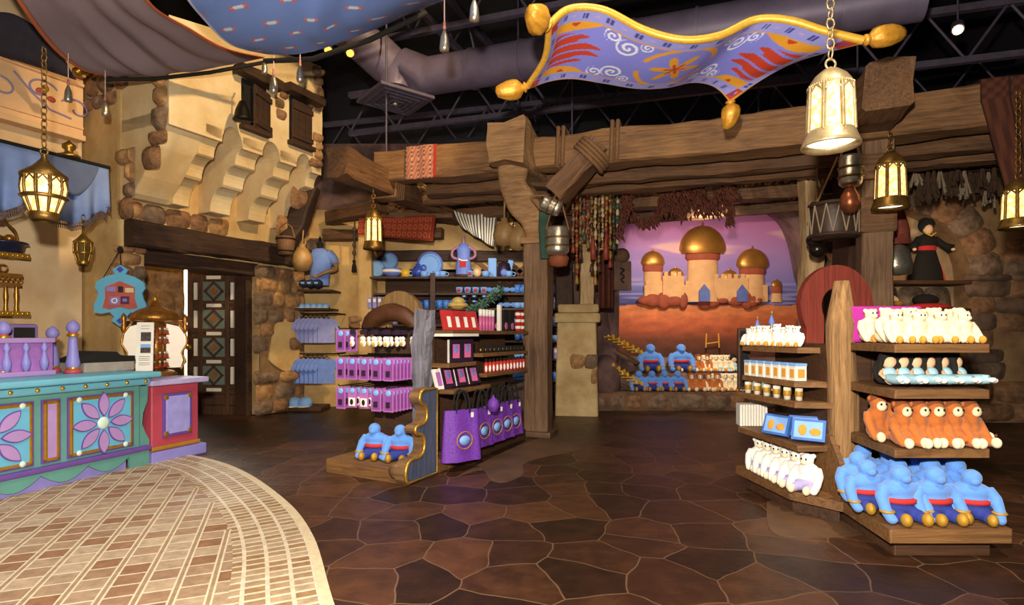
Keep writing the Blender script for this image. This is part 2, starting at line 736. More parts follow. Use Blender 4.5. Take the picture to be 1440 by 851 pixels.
# two narrow tile strips that run through the grid, as in the photograph, are laid over the square tiles
STRIP = mat('plaza_strip', '9c8568', .6, var=.15, scale=20)
GROUT = mat('plaza_grout', 'd6c8ae', .7, var=.08, scale=20)
mb = MB()
dr = Vector((math.cos(math.radians(112)), math.sin(math.radians(112)), 0))
px_ = Vector((dr.y, -dr.x, 0))


def inside(p):
    n = len(poly)
    c = False
    for i in range(n):
        a, b_ = poly[i], poly[(i + 1) % n]
        if (a[1] > p[1]) != (b_[1] > p[1]) and p[0] < (b_[0] - a[0]) * (p[1] - a[1]) / (b_[1] - a[1]) + a[0]:
            c = not c
    return c


poly = [tuple(p) for p in inner] + [(-7, -1.5)]
for k in range(-52, 36):
    base = px_ * (k * .178) + Vector((0, 0, 0))
    seg = []
    for q in range(-20, 200):
        p = base + dr * (q * .06)
        if inside(p):
            seg.append(p)
    if len(seg) > 3:
        a, c = seg[0], seg[-1]
        T = Matrix(((dr.x, -px_.x, 0, a.x), (dr.y, -px_.y, 0, a.y), (0, 0, 1, .0125), (0, 0, 0, 1)))
        mb.mi = 1
        mb.box(((c - a).length / 2, 0, 0), ((c - a).length, .042, .003), T)
        mb.mi = 0
        mb.box(((c - a).length / 2, 0, .0012), ((c - a).length, .02, .003), T)
struct(mb, 'floor_plaza_strips', [STRIP, GROUT])

# ---------------------------------------------------------------- dark show ceiling and outer walls
BLK = mat('ceiling_black', '17151a', .85, var=.2, scale=2)
BLK2 = mat('black_panel', '1b1820', .8, var=.2, scale=1.5)
mb = MB(); mb.box((0, 6.5, 8.6), (22, 20, .2)); struct(mb, 'ceiling', BLK)
mb = MB(); mb.box((0, 15.1, 4.3), (22, .2, 8.6)); struct(mb, 'wall_back', BLK2)
mb = MB(); mb.box((-9.6, 6.5, 4.3), (.2, 20, 8.6)); struct(mb, 'wall_left', BLK2)
mb = MB(); mb.box((10.6, 6.5, 4.3), (.2, 20, 8.6)); struct(mb, 'wall_right', BLK2)

# ---------------------------------------------------------------- plaster, stones
PLA = mat('ochre_plaster', 'd9bd85', .85, scale=1.6, bump=.35, c2='b8935c')
PLA2 = mat('cream_plaster', 'e3cda6', .85, scale=1.4, bump=.2, c2='cfae82')
STO = mat('brown_stone', '9a7452', .85, scale=9, bump=1.0, c2='6b4a30')
STO2 = mat('ochre_stone', 'b58e60', .85, scale=9, bump=1.0, c2='855d3a')
STO3 = mat('grey_stone', '8c7560', .85, scale=9, bump=1.0, c2='5d4836')
TW = M(-4.1, 10.2, 0, 64)          # tower frame: x along the wall, -y outwards


def stones(mb, t0, t1, z0, z1, out=0.0, h=.24, wmin=.2, wmax=.42, d=.07, seed=1, mask=None, T=None, fit=1.04):
    rnd = random.Random(seed)
    z = z0
    while z < z1 - .04:
        hh = min(h * rnd.uniform(.7, 1.3), z1 - z)
        x = t0 - rnd.uniform(0, .1)
        while x < t1 - .03:
            ww = min(rnd.uniform(wmin, wmax), t1 - x)
            if ww > .06 and hh > .06 and (mask is None or mask(x + ww / 2, z + hh / 2)):
                mb.mi = rnd.choice((0, 0, 1, 1, 2))
                R = Matrix.Translation((x + ww / 2, -out, z + hh / 2)) @ Matrix.Rotation(rnd.uniform(-.06, .06), 4, 'Y')
                if T is not None:
                    R = T @ R
                mb.stone(ww * fit, hh * fit, d * rnd.uniform(.6, 1.25), R, rnd)
            x += ww
        z += hh
    mb.mi = 0


SM = [STO, STO2, STO3]
# lower tower wall with the doorway, and the tower's near side
SX = Matrix(((0, 0, 1, 0), (-1, 0, 0, 0), (0, 1, 0, 0), (0, 0, 0, 1)))   # (outward, z) outlines extruded along the wall
TX = Matrix(((1, 0, 0, 0), (0, 0, -1, 0), (0, 1, 0, 0), (0, 0, 0, 1)))   # (along, z) outlines extruded outward
mb = MB()
mb.box((-2.6, .95, 2.8), (.34, 1.9, 5.6), bev=.05)
mb.box((-.03, .3, 3.0), (.94, .6, 6.0), bev=.05)
mb.box((-1.47, .3, 4.3), (2.0, .6, 3.4))
tw = struct(mb, 'wall_tower', PLA, TW)
# the jettied upper storey on its cove-cut brackets
face = 1.0
PLA2J = mat('jetty_plaster', 'ead7ae', .85, scale=1.5, bump=.3, c2='d2b27c')


def cove(a, b_, n=7):
    """quarter cove from a up to b: steep first, flat at the end"""
    return [(a[0] + (b_[0] - a[0]) * (1 - math.cos(q / n * PI / 2)), a[1] + (b_[1] - a[1]) * math.sin(q / n * PI / 2)) for q in range(n + 1)]


bprof = [(-.05, 3.25)] + [(.26, 3.25)] + cove((.28, 3.26), (.54, 3.6)) + cove((.57, 3.63), (.8, 3.88)) + cove((.83, 3.9), (1.0, 4.12)) + [(1.0, 4.3), (-.05, 4.3)]
mb = MB()
BR = [(-2.22, -1.98), (-1.64, -1.3), (-.96, -.64), (-.3, -.1)]
for a, c in BR:
    bp_ = bprof if c > -.2 or True else bprof
    mb.prism([p for p in bp_], a, c, SX)
mb.prism([(-.05, 3.25), (.16, 3.25), (.24, 3.3), (.45, 3.5), (.75, 3.85), (.96, 4.15), (1.0, 4.3), (-.05, 4.3)], -2.74, -2.22, SX)
brk = mb
jet = MB()
pl = [(-2.74, 4.1)]
for k in range(3):
    a, c = BR[k][1], BR[k + 1][0]
    for q in range(11):
        an = PI - PI * q / 10
        pl.append(((a + c) / 2 + (c - a) / 2 * math.cos(an), 4.1 + .26 * math.sin(an)))
pl += [(-.1, 4.1), (-.07, 5.0), (-.1, 5.95), (-.5, 5.9), (-1.2, 5.75), (-2.0, 5.65), (-2.74, 5.5)]
jet.prism(pl, -.02, face, TX)
o = struct(jet, 'wall_jetty', PLA2J, TW)
bv = o.modifiers.new('b', 'BEVEL'); bv.width = .04; bv.segments = 3; bv.limit_method = 'ANGLE'; bv.angle_limit = math.radians(40)
o2 = brk.build('brackets', PLA2J, o)
bv = o2.modifiers.new('b', 'BEVEL'); bv.width = .02; bv.segments = 2; bv.limit_method = 'ANGLE'; bv.angle_limit = math.radians(60)

mb = MB()
def jamb_mask(x, z):
    return not (abs(x + .02) < .3 + .08 * math.sin(z * 9) and .85 < z < 1.62)
stones(mb, -.52, .46, .02, 2.58, 0.0, .27, .24, .5, .1, 3, jamb_mask, None, 1.16)
stones(mb, -2.78, -2.44, 1.95, 2.6, 0.0, .24, .2, .36, .08, 4, None, None, 1.14)
stones(mb, -2.7, -.5, 2.96, 3.24, 0.0, .24, .22, .42, .09, 6, lambda x, z: z < 3.3 - .12 * (x + 2.6), None, 1.12)
# corner stones of the jetty and blocks under its far end
stones(mb, -.46, -.08, 4.2, 4.8, face, .17, .18, .34, .08, 8, lambda x, z: x > -.34 + .1 * math.sin(z * 7))
stones(mb, -.4, -.08, 5.15, 5.9, face, .22, .16, .28, .08, 9, lambda x, z: x > -.28 + .1 * math.sin(z * 7))
stones(mb, -.34, .1, 3.55, 3.9, .62, .34, .4, .5, .12, 10)
stones(mb, -.36, .2, 3.1, 3.5, .32, .36, .4, .5, .12, 11)
stones(mb, -.98, -.84, 4.75, 5.2, face, .2, .14, .22, .07, 13)
# quoins on the near side, and the stone band high up
ST_ = Matrix.Translation((-2.77, 0, 0)) @ Matrix.Rotation(-PI / 2, 4, 'Z')
stones(mb, .22, .98, 3.3, 5.4, 0, .24, .2, .36, .08, 5, lambda x, z: (x > .66 + .12 * math.sin(z * 6)) and x < .25 + max(0, (z - 3.2)) * .9, ST_)
stones(mb, .0, .3, 2.96, 3.9, 0, .22, .16, .3, .07, 15, lambda x, z: x > .04 + .08 * math.sin(z * 6), ST_)
stones(mb, -1.9, .9, 4.3, 5.5, 0, .26, .24, .42, .08, 7, lambda x, z: z > 4.72 + .18 * math.sin(x * 3.3) or x < -1.62, ST_)
mb.mi = 3
mb.box((-.03, -.012, 1.3), (.97, .03, 2.56))
struct(mb, 'wall_tower_stones', SM + [mat('dark_mortar', '7d6243', .9, var=.2)], TW)
mb = MB()
pp = [tuple(v.xy) for v in bez([(-.36, .95, 0), (-.2, 1.58, 0), (.1, 1.66, 0), (.3, 1.5, 0), (.32, 1.1, 0), (.22, .8, 0), (0, .74, 0), (-.22, .84, 0), (-.36, .95, 0)], 40)][:-1]
mb.prism(pp[::-1], .0, .06, TX)
o = struct(mb, 'wall_plaster_patch', PLA, TW)
bv = o.modifiers.new('b', 'BEVEL'); bv.width = .03; bv.segments = 2; bv.limit_method = 'ANGLE'

BEAM = wood('beam_timber', '7a5636', '3a2415', .7, 0)
BEAM_D = wood('dark_timber', '4a3020', '20130b', .7, 0)
mb = MB()
mb.timber(3.2, .42, .34, Matrix.Translation((-2.72, -.02, 2.78)), .02, 1)
struct(mb, 'beam_lintel', BEAM_D, TW)
mb = MB()
mb.timber(2.3, .3, .2, Matrix.Translation((-2.6, .2, 2.5)), .012, 2)
mb.box((-.56, .34, 1.2), (.12, .3, 2.4), bev=.01)
struct(mb, 'beam_door_frame', BEAM_D, TW)

# the wall behind the counter with its painted frieze
mb = MB()
mb.box((-5.0, 1.0, 3.2), (4.4, .3, 6.4))
struct(mb, 'wall_counter', PLA2, TW)
PEACH = mat('peach_frieze', 'e2b98a', .7, var=.08, scale=3)
mb = MB()
mb.box((-5.0, .79, 4.55), (4.3, .14, .85))
mb.box((-5.0, .74, 5.0), (4.3, .2, .08), bev=.02)
mb.box((-5.0, .76, 4.86), (4.3, .18, .05), bev=.02)
mb.box((-5.0, .74, 4.12), (4.3, .2, .08), bev=.02)
mb.box((-5.0, .78, 4.27), (4.3, .17, .04), bev=.01)
frieze = struct(mb, 'trim_frieze', PEACH, TW)
SCR = mat('frieze_lilac', '8f86b8', .6)
RDP = mat('frieze_red', 'a8452f', .6)
GLD = mat('gold_paint', 'd9a93a', .32, .75, var=.1, scale=20)
mb = MB()


def scroll(cx, cz, s, flip=1):
    pts = []
    for i in range(30):
        a = i / 29 * 3.6 * PI * .5 + .4
        r = s * (1 - i / 36)
        pts.append((cx + flip * r * math.cos(a), .71, cz + r * math.sin(a) * .8))
    return pts


for k in range(5):
    x0 = -5.9 + k * .85
    mb.tube(scroll(x0, 4.62, .2), .012, 5)
    mb.tube(scroll(x0 + .42, 4.5, .2, -1), .012, 5)
    mb.tube([(x0 - .3, .71, 4.75), (x0 - .1, .71, 4.55), (x0 + .1, .71, 4.4), (x0 + .35, .71, 4.36)], .012, 5)
mb.mi = 1
for k in range(5):
    mb.ell((-5.9 + k * .85, .715, 4.6), (.06, .012, .05))
    mb.ell((-5.78 + k * .85, .715, 4.54), (.05, .012, .04))
mb.mi = 2
for k in range(5):
    mb.ell((-5.85 + k * .85, .715, 4.66), (.045, .012, .05))
struct(mb, 'painted_scrolls', [SCR, RDP, GLD], None, frieze)

# seen through the doorway: added white backdrop as daylight, and the stone passage wall
DAY = mat('daylight_white', 'f6efe0', .9, var=.03)
mb = MB()
mb.box((-1.2, 3.4, 2.2), (6.0, .2, 4.4))
struct(mb, 'wall_daylight_backdrop', DAY, TW)
mb = MB()
stones(mb, -2.4, -.98, 0.1, 3.0, -1.3, .42, .4, .75, .07, 21, None)
mb.box((-1.7, 1.45, 1.5), (1.44, .3, 3.0))
struct(mb, 'wall_passage', [STO2, STO2, STO], TW)
mb = MB()
GREEN = mat('outdoor_foliage', '6fae7d', .8)
rnd = random.Random(4)
for i in range(50):
    mb.ell((rnd.uniform(-.6, -.2), rnd.uniform(2.5, 2.9), rnd.uniform(.3, 1.7)), (.12, .12, .1), None, 7, 5)
mb.lathe([(.12, 0), (.18, .3), (.2, .32)], 12, Matrix.Translation((-.4, 2.7, 0)))
tag(mb.build('potted_shrub', GREEN, None, TW), 'pale green shrub glimpsed outdoors past the open doorway', 'shrub')
# ---------------------------------------------------------------- timber arbor
AR = M(.365, 7.89, 0, -18.6)      # x along the main beam to the right, y into the shop
ROPE = mat('jute_rope', '7d5a3a', .9, scale=60, var=.3, bump=.5)
WPOST = wood('post_timber', '86674a', '4c3422', .7, 2)
WHEAD = wood('hewn_head', 'a88258', '65472c', .75, 0)
BEAM_L = wood('beam_light', '936b42', '4e3420', .7, 0)
IRON = mat('black_iron', '1d1814', .5, .6)


def bm_thing(name, label, L, w_, h_, T, m=None, seed=0, rough=.022, cat='beam', group=None, sag=0):
    mb = MB()
    mb.timber(L, w_, h_, None, rough, seed, None, sag)
    return single(mb, name, m or BEAM, label, cat, T, group)


bm_thing('main_beam', 'long hewn timber beam crossing the whole arbor under the flying carpet', 9.7, .36, .44, AR @ M(-2.45, -.1, 3.87), BEAM_L, 3, .02, sag=.05)
# cross beams
crs = bm_thing('cross_beam', 'thick timber cross beam with split near end beside the tower', 3.6, .34, .38, M(-2.3, 7.5, 3.66, 68), BEAM, 5, .03)
mb = MB()
for k in range(5):
    mb.tube([(1.05 + k * .05, -.2, -.22), (1.07 + k * .05, .2, -.22), (1.09 + k * .05, .2, .22), (1.11 + k * .05, -.2, .22)], .028, 6, closed=True)
mb.build('rope_lashing', ROPE, crs)
bm_thing('cross_beam', 'squared timber beam end jutting over the arbor post beside the big lantern', 2.6, .44, .5, AR @ M(3.93, -.98, 3.92, 90), BEAM, 9, .03)
# rafters
for k, (yy, zz, x0, x1) in enumerate(((.42, 3.64, -1.9, 7), (.78, 3.6, -2.6, 7), (1.9, 3.58, -2.9, 4.6), (3.0, 3.56, -2.9, 4.3))):
    bm_thing('rafter', 'rough arbor rafter, %s one behind the main beam' % ORD[k], x1 - x0, .2, .2, AR @ M(x0, yy, zz), BEAM, 20 + k, .02, 'rafter', 'rafters of the arbor roof', .03)
for k, (x0, y0, x1, y1, z) in enumerate(((-3.45, 10.75, -1.5, 9.9, 3.62), (-3.3, 10.3, -2.1, 9.3, 3.5), (-3.6, 10.95, -1.3, 10.65, 3.3))):
    L_ = math.hypot(x1 - x0, y1 - y0)
    bm_thing('rafter', ('stout log beam', 'short log beam', 'dark timber beam')[k] + ' between the tower and the cross beam, ' + ('the higher', 'the nearer', 'the lowest')[k], L_, .2, .2,
             M(x0, y0, z, math.degrees(math.atan2(y1 - y0, x1 - x0))), BEAM, 30 + k, .02, 'rafter')
# laths over the rafters: too many to count, laid as one covering
mb = MB()
rnd = random.Random(11)
LATH = wood('lath', 'c2a680', '7d6244', .8, 1)
for i in range(190):
    x = -2.8 + i * .052 + rnd.uniform(-.012, .012)
    if x > 6.2:
        break
    T = Matrix.Translation((x, .55 + rnd.uniform(-.1, .1), 3.74 + rnd.uniform(0, .03))) @ Matrix.Rotation(rnd.uniform(-.12, .12), 4, 'Z')
    mb.box((0, 1.35 if x < 4.4 else .75, 0), (rnd.uniform(.022, .036), 2.7 if x < 4.4 else 1.5, .02), T)
tag(mb.build('roof_laths', LATH, None, AR), 'loose pale laths laid across the arbor rafters', 'laths', None, 'stuff')

# middle post with its carved S bracket
pm = thing('timber_post', 'square timber post beside the purple bags carrying a curved carved bracket', 'post', AR)
mb = MB()
mb.timber(2.66, .34, .34, Matrix.Rotation(-PI / 2, 4, 'Y'), .012, 41)
mb.build('post_shaft', WPOST, pm)
mb = MB(); mb.box((0, 0, 2.68), (.42, .42, .1), bev=.03); mb.build('collar', WHEAD, pm)
mb = MB()
pts = bez([(.02, 0, 2.7), (-.04, -.02, 3.0), (-.2, -.08, 3.25), (-.3, -.16, 3.5), (-.24, -.3, 3.75)], 14)
mb.tube(pts, [.15, .16, .17, .18, .19, .2, .21, .21, .2, .19, .19, .19, .2, .21, .21], 4, sq=True)
o = mb.build('bracket', WHEAD, pm)
bv = o.modifiers.new('b', 'BEVEL'); bv.width = .06; bv.segments = 3
mb = MB()
mb.timber(1.5, .5, .5, M(-.24, -.75, 3.86, 90), .045, 43)
mb.build('beam_head', WHEAD, pm)
mb = MB(); mb.box((0, 0, .04), (.46, .46, .08), bev=.02); mb.build('foot_plinth', CONC, pm)

# right post
pr = thing('timber_post', 'timber post behind the tiered gondola under the beam end', 'post', AR @ M(4.05, 0, 0))
mb = MB()
mb.timber(3.6, .32, .32, Matrix.Rotation(-PI / 2, 4, 'Y'), .012, 47)
mb.build('post_shaft', WPOST, pr)
mb = MB()
mb.box((0, 0, 2.76), (.38, .38, .42), bev=.05)
mb.box((0, 0, 3.3), (.42, .42, .3), bev=.04)
mb.build('capital', BEAM, pr)
# leaning brace near the middle post
bm_thing('brace', 'short leaning timber brace behind the hanging metal pots', .85, .34, .26, P(776, 272, 7.5) and (Matrix.Translation(P(782, 275, 7.6)) @ Matrix.Rotation(math.radians(-18.6), 4, 'Z') @ Matrix.Rotation(math.radians(-45), 4, 'Y')), BEAM, 51, .02, 'brace')
mb = MB()
for k in range(4):
    mb.torus((.62 + k * .05, 0, 0), .24, .028, None, 16, 6, 'X')
tag(mb.build('rope_lashing', ROPE, None, Matrix.Translation(P(782, 275, 7.6)) @ Matrix.Rotation(math.radians(-18.6), 4, 'Z') @ Matrix.Rotation(math.radians(-45), 4, 'Y')), 'brown rope lashing round the upper end of the leaning brace', 'rope')
for q_, xs in enumerate(((1.05, 1.12), (.34, .41))):
  mb = MB()
  for xx in xs:
    mb.tube([(xx, -.3, 3.63), (xx + .02, -.3, 4.12), (xx + .01, .1, 4.12), (xx, .1, 3.63)], .028, 6, closed=True)
  tag(mb.build('rope_lashing', ROPE, None, AR), 'reddish rope wrapped round the main beam, %s the leaning brace' % ('just past', 'short of')[q_], 'rope')
# slim posts at the rear
bm_thing('rear_post', 'dark squared rear post behind the plaster pier', 3.5, .3, .3, Matrix.Translation((.92, 10.15, 1.85)) @ Matrix.Rotation(-PI / 2, 4, 'Y') @ Matrix.Scale(.53, 4, (1, 0, 0)), BEAM_D, 53, .012, 'post')
bm_thing('rear_post', 'pale peeled log post at the mural corner behind the hanging beads', 3.0, .24, .24, Matrix.Translation((1.33, 10.2, 1.85)) @ Matrix.Rotation(-PI / 2, 4, 'Y') @ Matrix.Scale(.6, 4, (1, 0, 0)), wood('peeled', 'd8bb8c', 'a1784a', .7, 0), 54, .012, 'post')
bm_thing('rear_post', 'pale knotty log post left of the drum by the mural', 3.7, .24, .24, Matrix.Translation((4.2, 8.0, 0)) @ Matrix.Rotation(-PI / 2, 4, 'Y'), MATS['peeled'], 55, .02, 'post')
bm_thing('rear_post', 'dark weathered post behind the hanging drum', 3.7, .46, .34, Matrix.Translation((4.72, 7.9, 0)) @ Matrix.Rotation(-PI / 2, 4, 'Y'), BEAM_D, 56, .02, 'post')
# curved brace at the tower corner
mb = MB()
pts = bez([P(440, 262, 9.9), P(425, 295, 9.9), P(418, 318, 9.9), P(400, 345, 9.8)], 12)
mb.tube(pts, [.12 + .05 * math.sin(i / 12 * PI) for i in range(13)], 4, sq=True)
o = single(mb, 'curved_brace', BEAM_D, 'curved dark timber brace under the far corner of the tower', 'brace')
bv = o.modifiers.new('b', 'BEVEL'); bv.width = .05; bv.segments = 2

# ---------------------------------------------------------------- tower woodwork
def shutter(t, z, w_, h_, label, hang):
    r = thing('window_shutter', label, 'shutter', TW @ M(t, -1.0, z))
    mb = MB(); mb.timber(w_ + .3, .2, .14, M(-w_ / 2 - .15, -.12, h_ / 2 + .06), .012, t); mb.build('lintel', BEAM_D, r)
    mb = MB(); mb.box((0, -.01, 0), (w_, .03, h_)); mb.build('opening_shade_panel', mat('opening_shade', '0d0907', .9), r)  # flat near-black panel painted as the shade inside the window
    mb = MB()
    for k in range(3):
        mb.box((-w_ / 2 + w_ * (k + .5) / 3, 0, 0), (w_ / 3 - .012, .035, h_ * .92), bev=.008)
    mb.box((0, -.03, h_ * .3), (w_, .03, .08), bev=.006)
    mb.box((0, -.03, -h_ * .34), (w_, .03, .08), bev=.006)
    mb.build('shutter_leaf', BEAM_D, r, M(w_ * hang, -.06, -.03, 18 if hang else 0))
    mb = MB(); mb.box((0, -.06, -h_ / 2 - .03), (w_ + .08, .12, .07), bev=.01); mb.build('sill', BEAM_D, r)
    return r


shutter(-1.46, 4.78, .42, .68, 'small dark window with plank shutter high on the tower beneath the cloth', .25)
shutter(-.58, 4.84, .42, .72, 'small plank shutter high on the tower near its far corner', 0)
# birdcage-like iron lamp by the shutter
r = thing('iron_lamp', 'small black iron bell lamp beside the upper tower window', 'lamp', Matrix.Translation(P(341, 155, 7.95)))
mb = MB(); mb.lathe([(.0, .14), (.04, .12), (.09, .0), (.11, -.1), (.13, -.14), (.0, -.14)], 12); mb.build('shade', IRON, r)
mb = MB(); mb.tube([(0, 0, .14), (0, 0, .34), (-.06, .1, .4)], .012, 6); mb.build('hook', IRON, r)

# lantern arm brackets, bucket and gourd
r = thing('wooden_bucket', 'small wooden bucket hanging at the far corner of the tower lintel', 'bucket', Matrix.Translation(P(402, 345, 9.5)))
mb = MB(); mb.lathe([(.0, -.16), (.12, -.16), (.16, .14), (.145, .14), (.11, -.1), (0, -.1)], 14); mb.build('pail', wood('pail', '75543a', '422c1c', .8, 2), r)
for z, q in ((.1, .158), (-.1, .13)):
    mb = MB(); mb.torus((0, 0, z), q, .012); mb.build('hoop', IRON, r)
mb = MB(); mb.tube([(-.15, 0, .12), (-.1, 0, .3), (0, 0, .38), (.1, 0, .3), (.15, 0, .12)], .012, 6); mb.build('bail', ROPE, r)
mb = MB()
mb.lathe([(0, -.22), (.12, -.18), (.17, -.05), (.16, .08), (.09, .18), (.05, .22), (.06, .26), (.03, .27)], 16)
mb.tube([(0, 0, .26), (.02, 0, .5)], .012, 6)
single(mb, 'gourd', mat('gourd', '9b7a4c', .5, scale=5, var=.25), 'round tan gourd hanging beside the blue shirt mannequin', 'gourd', Matrix.Translation(P(425, 365, 9.75)))

# ---------------------------------------------------------------- open door leaf
DW = wood('door_wood', '5b3d28', '2d1c11', .5, 2)
DG = mat('door_pane_daylight', 'e9e6da', .35, var=.03)  # opaque off-white colour stands for daylight seen through the glass
DGR = mat('door_grey', '6e7d74', .4, var=.1)
AMB = mat('door_amber', 'a8672c', .4, .2)
hinge = (TW @ Vector((-.52, .42, 0)))
r = thing('door_leaf', 'open dark wooden door leaf with diamond panels and glass strips coloured daylight white', 'door', M(hinge.x - .97, hinge.y + .06, 0.02, -3))
Wd, Hd = .95, 2.5
mb = MB()
for x in (.05, .24, Wd - .24, Wd - .05):
    mb.box((x, 0, Hd / 2), (.1 if x in (.05, Wd - .05) else .07, .07, Hd), bev=.008)
for z in (.06, .22):
    mb.box((Wd / 2, 0, z), (Wd, .06, .2), bev=.008)
mb.box((Wd / 2, 0, Hd - .08), (Wd, .065, .16), bev=.008)
for k in range(5):
    z = .36 + k * .49
    mb.box((Wd / 2, 0, z + .1), (Wd - .1, .06, .05), bev=.006)
    mb.box((Wd / 2, 0, z), (Wd - .1, .06, .05), bev=.006)
mb.build('frame', DW, r)
mb = MB(); mb.box((Wd / 2, .01, Hd / 2), (Wd - .1, .02, Hd - .1)); mb.build('backing', DW, r)
for k in range(5):
    mi = MB()
    z = .36 + k * .49
    mb = MB(); mb.box((Wd / 2, -.02, z + .05), (.26, .03, .06)); mb.build('daylight_pane', DG, r)
    for x in (.145, Wd - .145):
        if k < 4:
            mb = MB(); mb.box((x, -.02, z + .3), (.055, .03, .3)); mb.build('daylight_pane', DG, r)
    if k < 4:
        mg = MB(); mg.box((Wd / 2, -.012, z + .3), (.4, .02, .33)); mg.build('grey_panel', DGR, r)
        T = M(Wd / 2, -.03, z + .3, 0, 0, 45)
        for sx, sz, dx, dz in ((-.11, 0, .035, .255), (.11, 0, .035, .255), (0, -.11, .255, .035), (0, .11, .255, .035)):
            mi.box((sx, 0, sz), (dx, .03, dz), T)
        mi.build('diamond_frame', DW, r)
        md = MB(); md.box((0, 0, 0), (.09, .03, .09), T); md.build('amber_boss', AMB, r)
for z in (.5, 1.3, 2.1):
    mb = MB(); mb.box((Wd - .01, -.03, z), (.06, .05, .2), bev=.01); mb.build('hinge', IRON, r)
mb = MB(); mb.lathe([(.02, 0), (.05, .03), (.03, .06)], 10, M(.05, -.05, 1.15, 0, 90)); mb.build('handle', GLD, r)

# ---------------------------------------------------------------- plaster pier beside the mural
PIER = mat('pier_plaster', 'cfb685', .85, scale=2.2, bump=.3, c2='a88a5c')
r = thing('plaster_pier', 'cream plaster pier with moulded cap and a patch of bare stone', 'pier', M(1.16, 10.0, 0, -10))
mb = MB()
mb.prism([(-.38, -.3), (.36, -.3), (.36, .3), (-.38, .3)], 0, 1.6)
for v in mb.v:
    if v.z > 1:
        v.x *= .9; v.y *= .9
o = mb.build('shaft', PIER, r); bv = o.modifiers.new('b', 'BEVEL'); bv.width = .04; bv.segments = 3
mb = MB(); mb.box((0, 0, 1.68), (.8, .66, .17), bev=.05); mb.box((.02, 0, 1.84), (.7, .6, .15), bev=.04); mb.build('cap', PIER, r)
mb = MB(); stones(mb, -.02, .34, .55, 1.05, .3, .26, .2, .34, .06, 61, lambda x, z: x > .1 or z > .8); mb.build('bare_stones', SM, r)

# ---------------------------------------------------------------- ceiling steelwork and ducts
STEEL = mat('painted_steel', '564e60', .6, .2, var=.2)
DUCT = mat('duct_paint', '6c6279', .5, .2, var=.18, scale=2, bump=.05)
r = thing('air_duct', 'big round grey duct running under the dark ceiling behind the flying carpet', 'duct')
a, b_ = P(600, 108, 9.2), P(1300, -8, 6.6)
mb = MB(); mb.tube([a, b_], .29, 24); mb.build('duct_tube', DUCT, r)
d = (b_ - a)
for k in range(1, 8):
    p = a + d * (k / 8)
    mb = MB(); mb.tube([p - d.normalized() * .02, p + d.normalized() * .02], .305, 24); mb.build('joint_band', DUCT, r)
p0 = P(555, 100, 9.2)
mb = MB(); mb.tube([a + d * .02, a, p0 + Vector((.15, 0, .05)), p0, p0 + Vector((0, 0, -.3))], [.29, .3, .3, .28, .26], 20); mb.build('elbow', DUCT, r)
mb = MB()
mb.tube([p0 + Vector((-.1, 0, .1)), P(470, 20, 8.6)], .32, 20); mb.build('branch', DUCT, r)
r = thing('ceiling_diffuser', 'square black air diffuser hanging below the duct elbow', 'vent', Matrix.Translation(P(556, 140, 8.9)) @ Matrix.Rotation(math.radians(38), 4, 'Z'))
mb = MB(); mb.box((0, 0, 0), (.9, .9, .05), bev=.01); mb.build('plate', STEEL, r)
mb = MB()
for s_ in (.36, .27, .18, .09):
    for q in range(4):
        mb.box((0, s_, -.035 - (.36 - s_) * .1), (2 * s_, .025, .03), Matrix.Rotation(q * PI / 2, 4, 'Z'))
mb.build('louvre', STEEL, r)
mb = MB(); mb.lathe([(0, -.1), (.05, -.08), (.02, -.04), (.02, 0)], 10); mb.build('nozzle', mat('dull_nickel', 'b9a995', .4, .6), r)


def truss(a, b_, depth, label, n=9):
    r = thing('roof_truss', label, 'truss')
    a, b_ = Vector(a), Vector(b_)
    up = Vector((0, 0, depth))
    mb = MB(); mb.tube([a, b_], .045, 4, sq=True); mb.build('bottom_chord', STEEL, r)
    mb = MB(); mb.tube([a + up, b_ + up], .05, 4, sq=True); mb.build('top_chord', STEEL, r)
    mb = MB()
    for k in range(n):
        p = a.lerp(b_, k / n); q = a.lerp(b_, (k + .5) / n) + up; s_ = a.lerp(b_, (k + 1) / n)
        mb.tube([p, q], .022, 5); mb.tube([q, s_], .022, 5)
    mb.build('web_rods', STEEL, r)


truss((-3.2, 11.2, 5.35), (8.5, 7.6, 5.35), .75, 'black roof truss low behind the main beam', 12)
truss((-2.5, 9.4, 6.2), (8.5, 5.6, 6.2), .8, 'black roof truss above the flying carpet', 12)
truss((-4.5, 13.6, 5.6), (9, 10.2, 5.6), .8, 'black roof truss furthest back in the dark', 12)
truss((-2.2, 6.6, 6.3), (.6, 13.6, 6.3), .7, 'black roof truss running away above the hanging tassels', 7)
truss((3.0, 5.0, 6.6), (6.2, 13.6, 6.6), .7, 'black roof truss running away above the beam end', 8)
mb = MB()
for (x, y, z0, z1) in ((-1.9, 8.6, 4.1, 7.8), (.1, 9.4, 4.2, 7.8), (.95, 9.0, 4.2, 7.8), (3.9, 9.0, 4.2, 7.8), (5.1, 8.4, 4.2, 7.8)):
    mb2 = MB(); mb2.tube([(x, y, z0), (x, y, z1)], .014, 6)
    single(mb2, 'hanger_rod', STEEL, 'thin black hanger rod dropping from the dark ceiling', 'rod', None, 'hanger rods over the arbor')
for k, (x, y, z, sx, sz) in enumerate(((-1.0, 12.6, 5.0, 1.4, 1.5), (2.2, 12.9, 4.9, 1.6, 1.4), (.6, 12.8, 4.6, .7, 1.0), (4.6, 12.8, 4.9, 1.3, 1.3))):
    mb = MB(); mb.box((0, 0, 0), (sx, .06, sz), bev=.01)
    single(mb, 'hanging_baffle', mat('baffle', '241f2b', .8, var=.2), 'dark baffle panel hung at the back, %s from the tower side' % ORD[(0, 2, 1, 3)[k]], 'panel', M(x, y, z, -18))


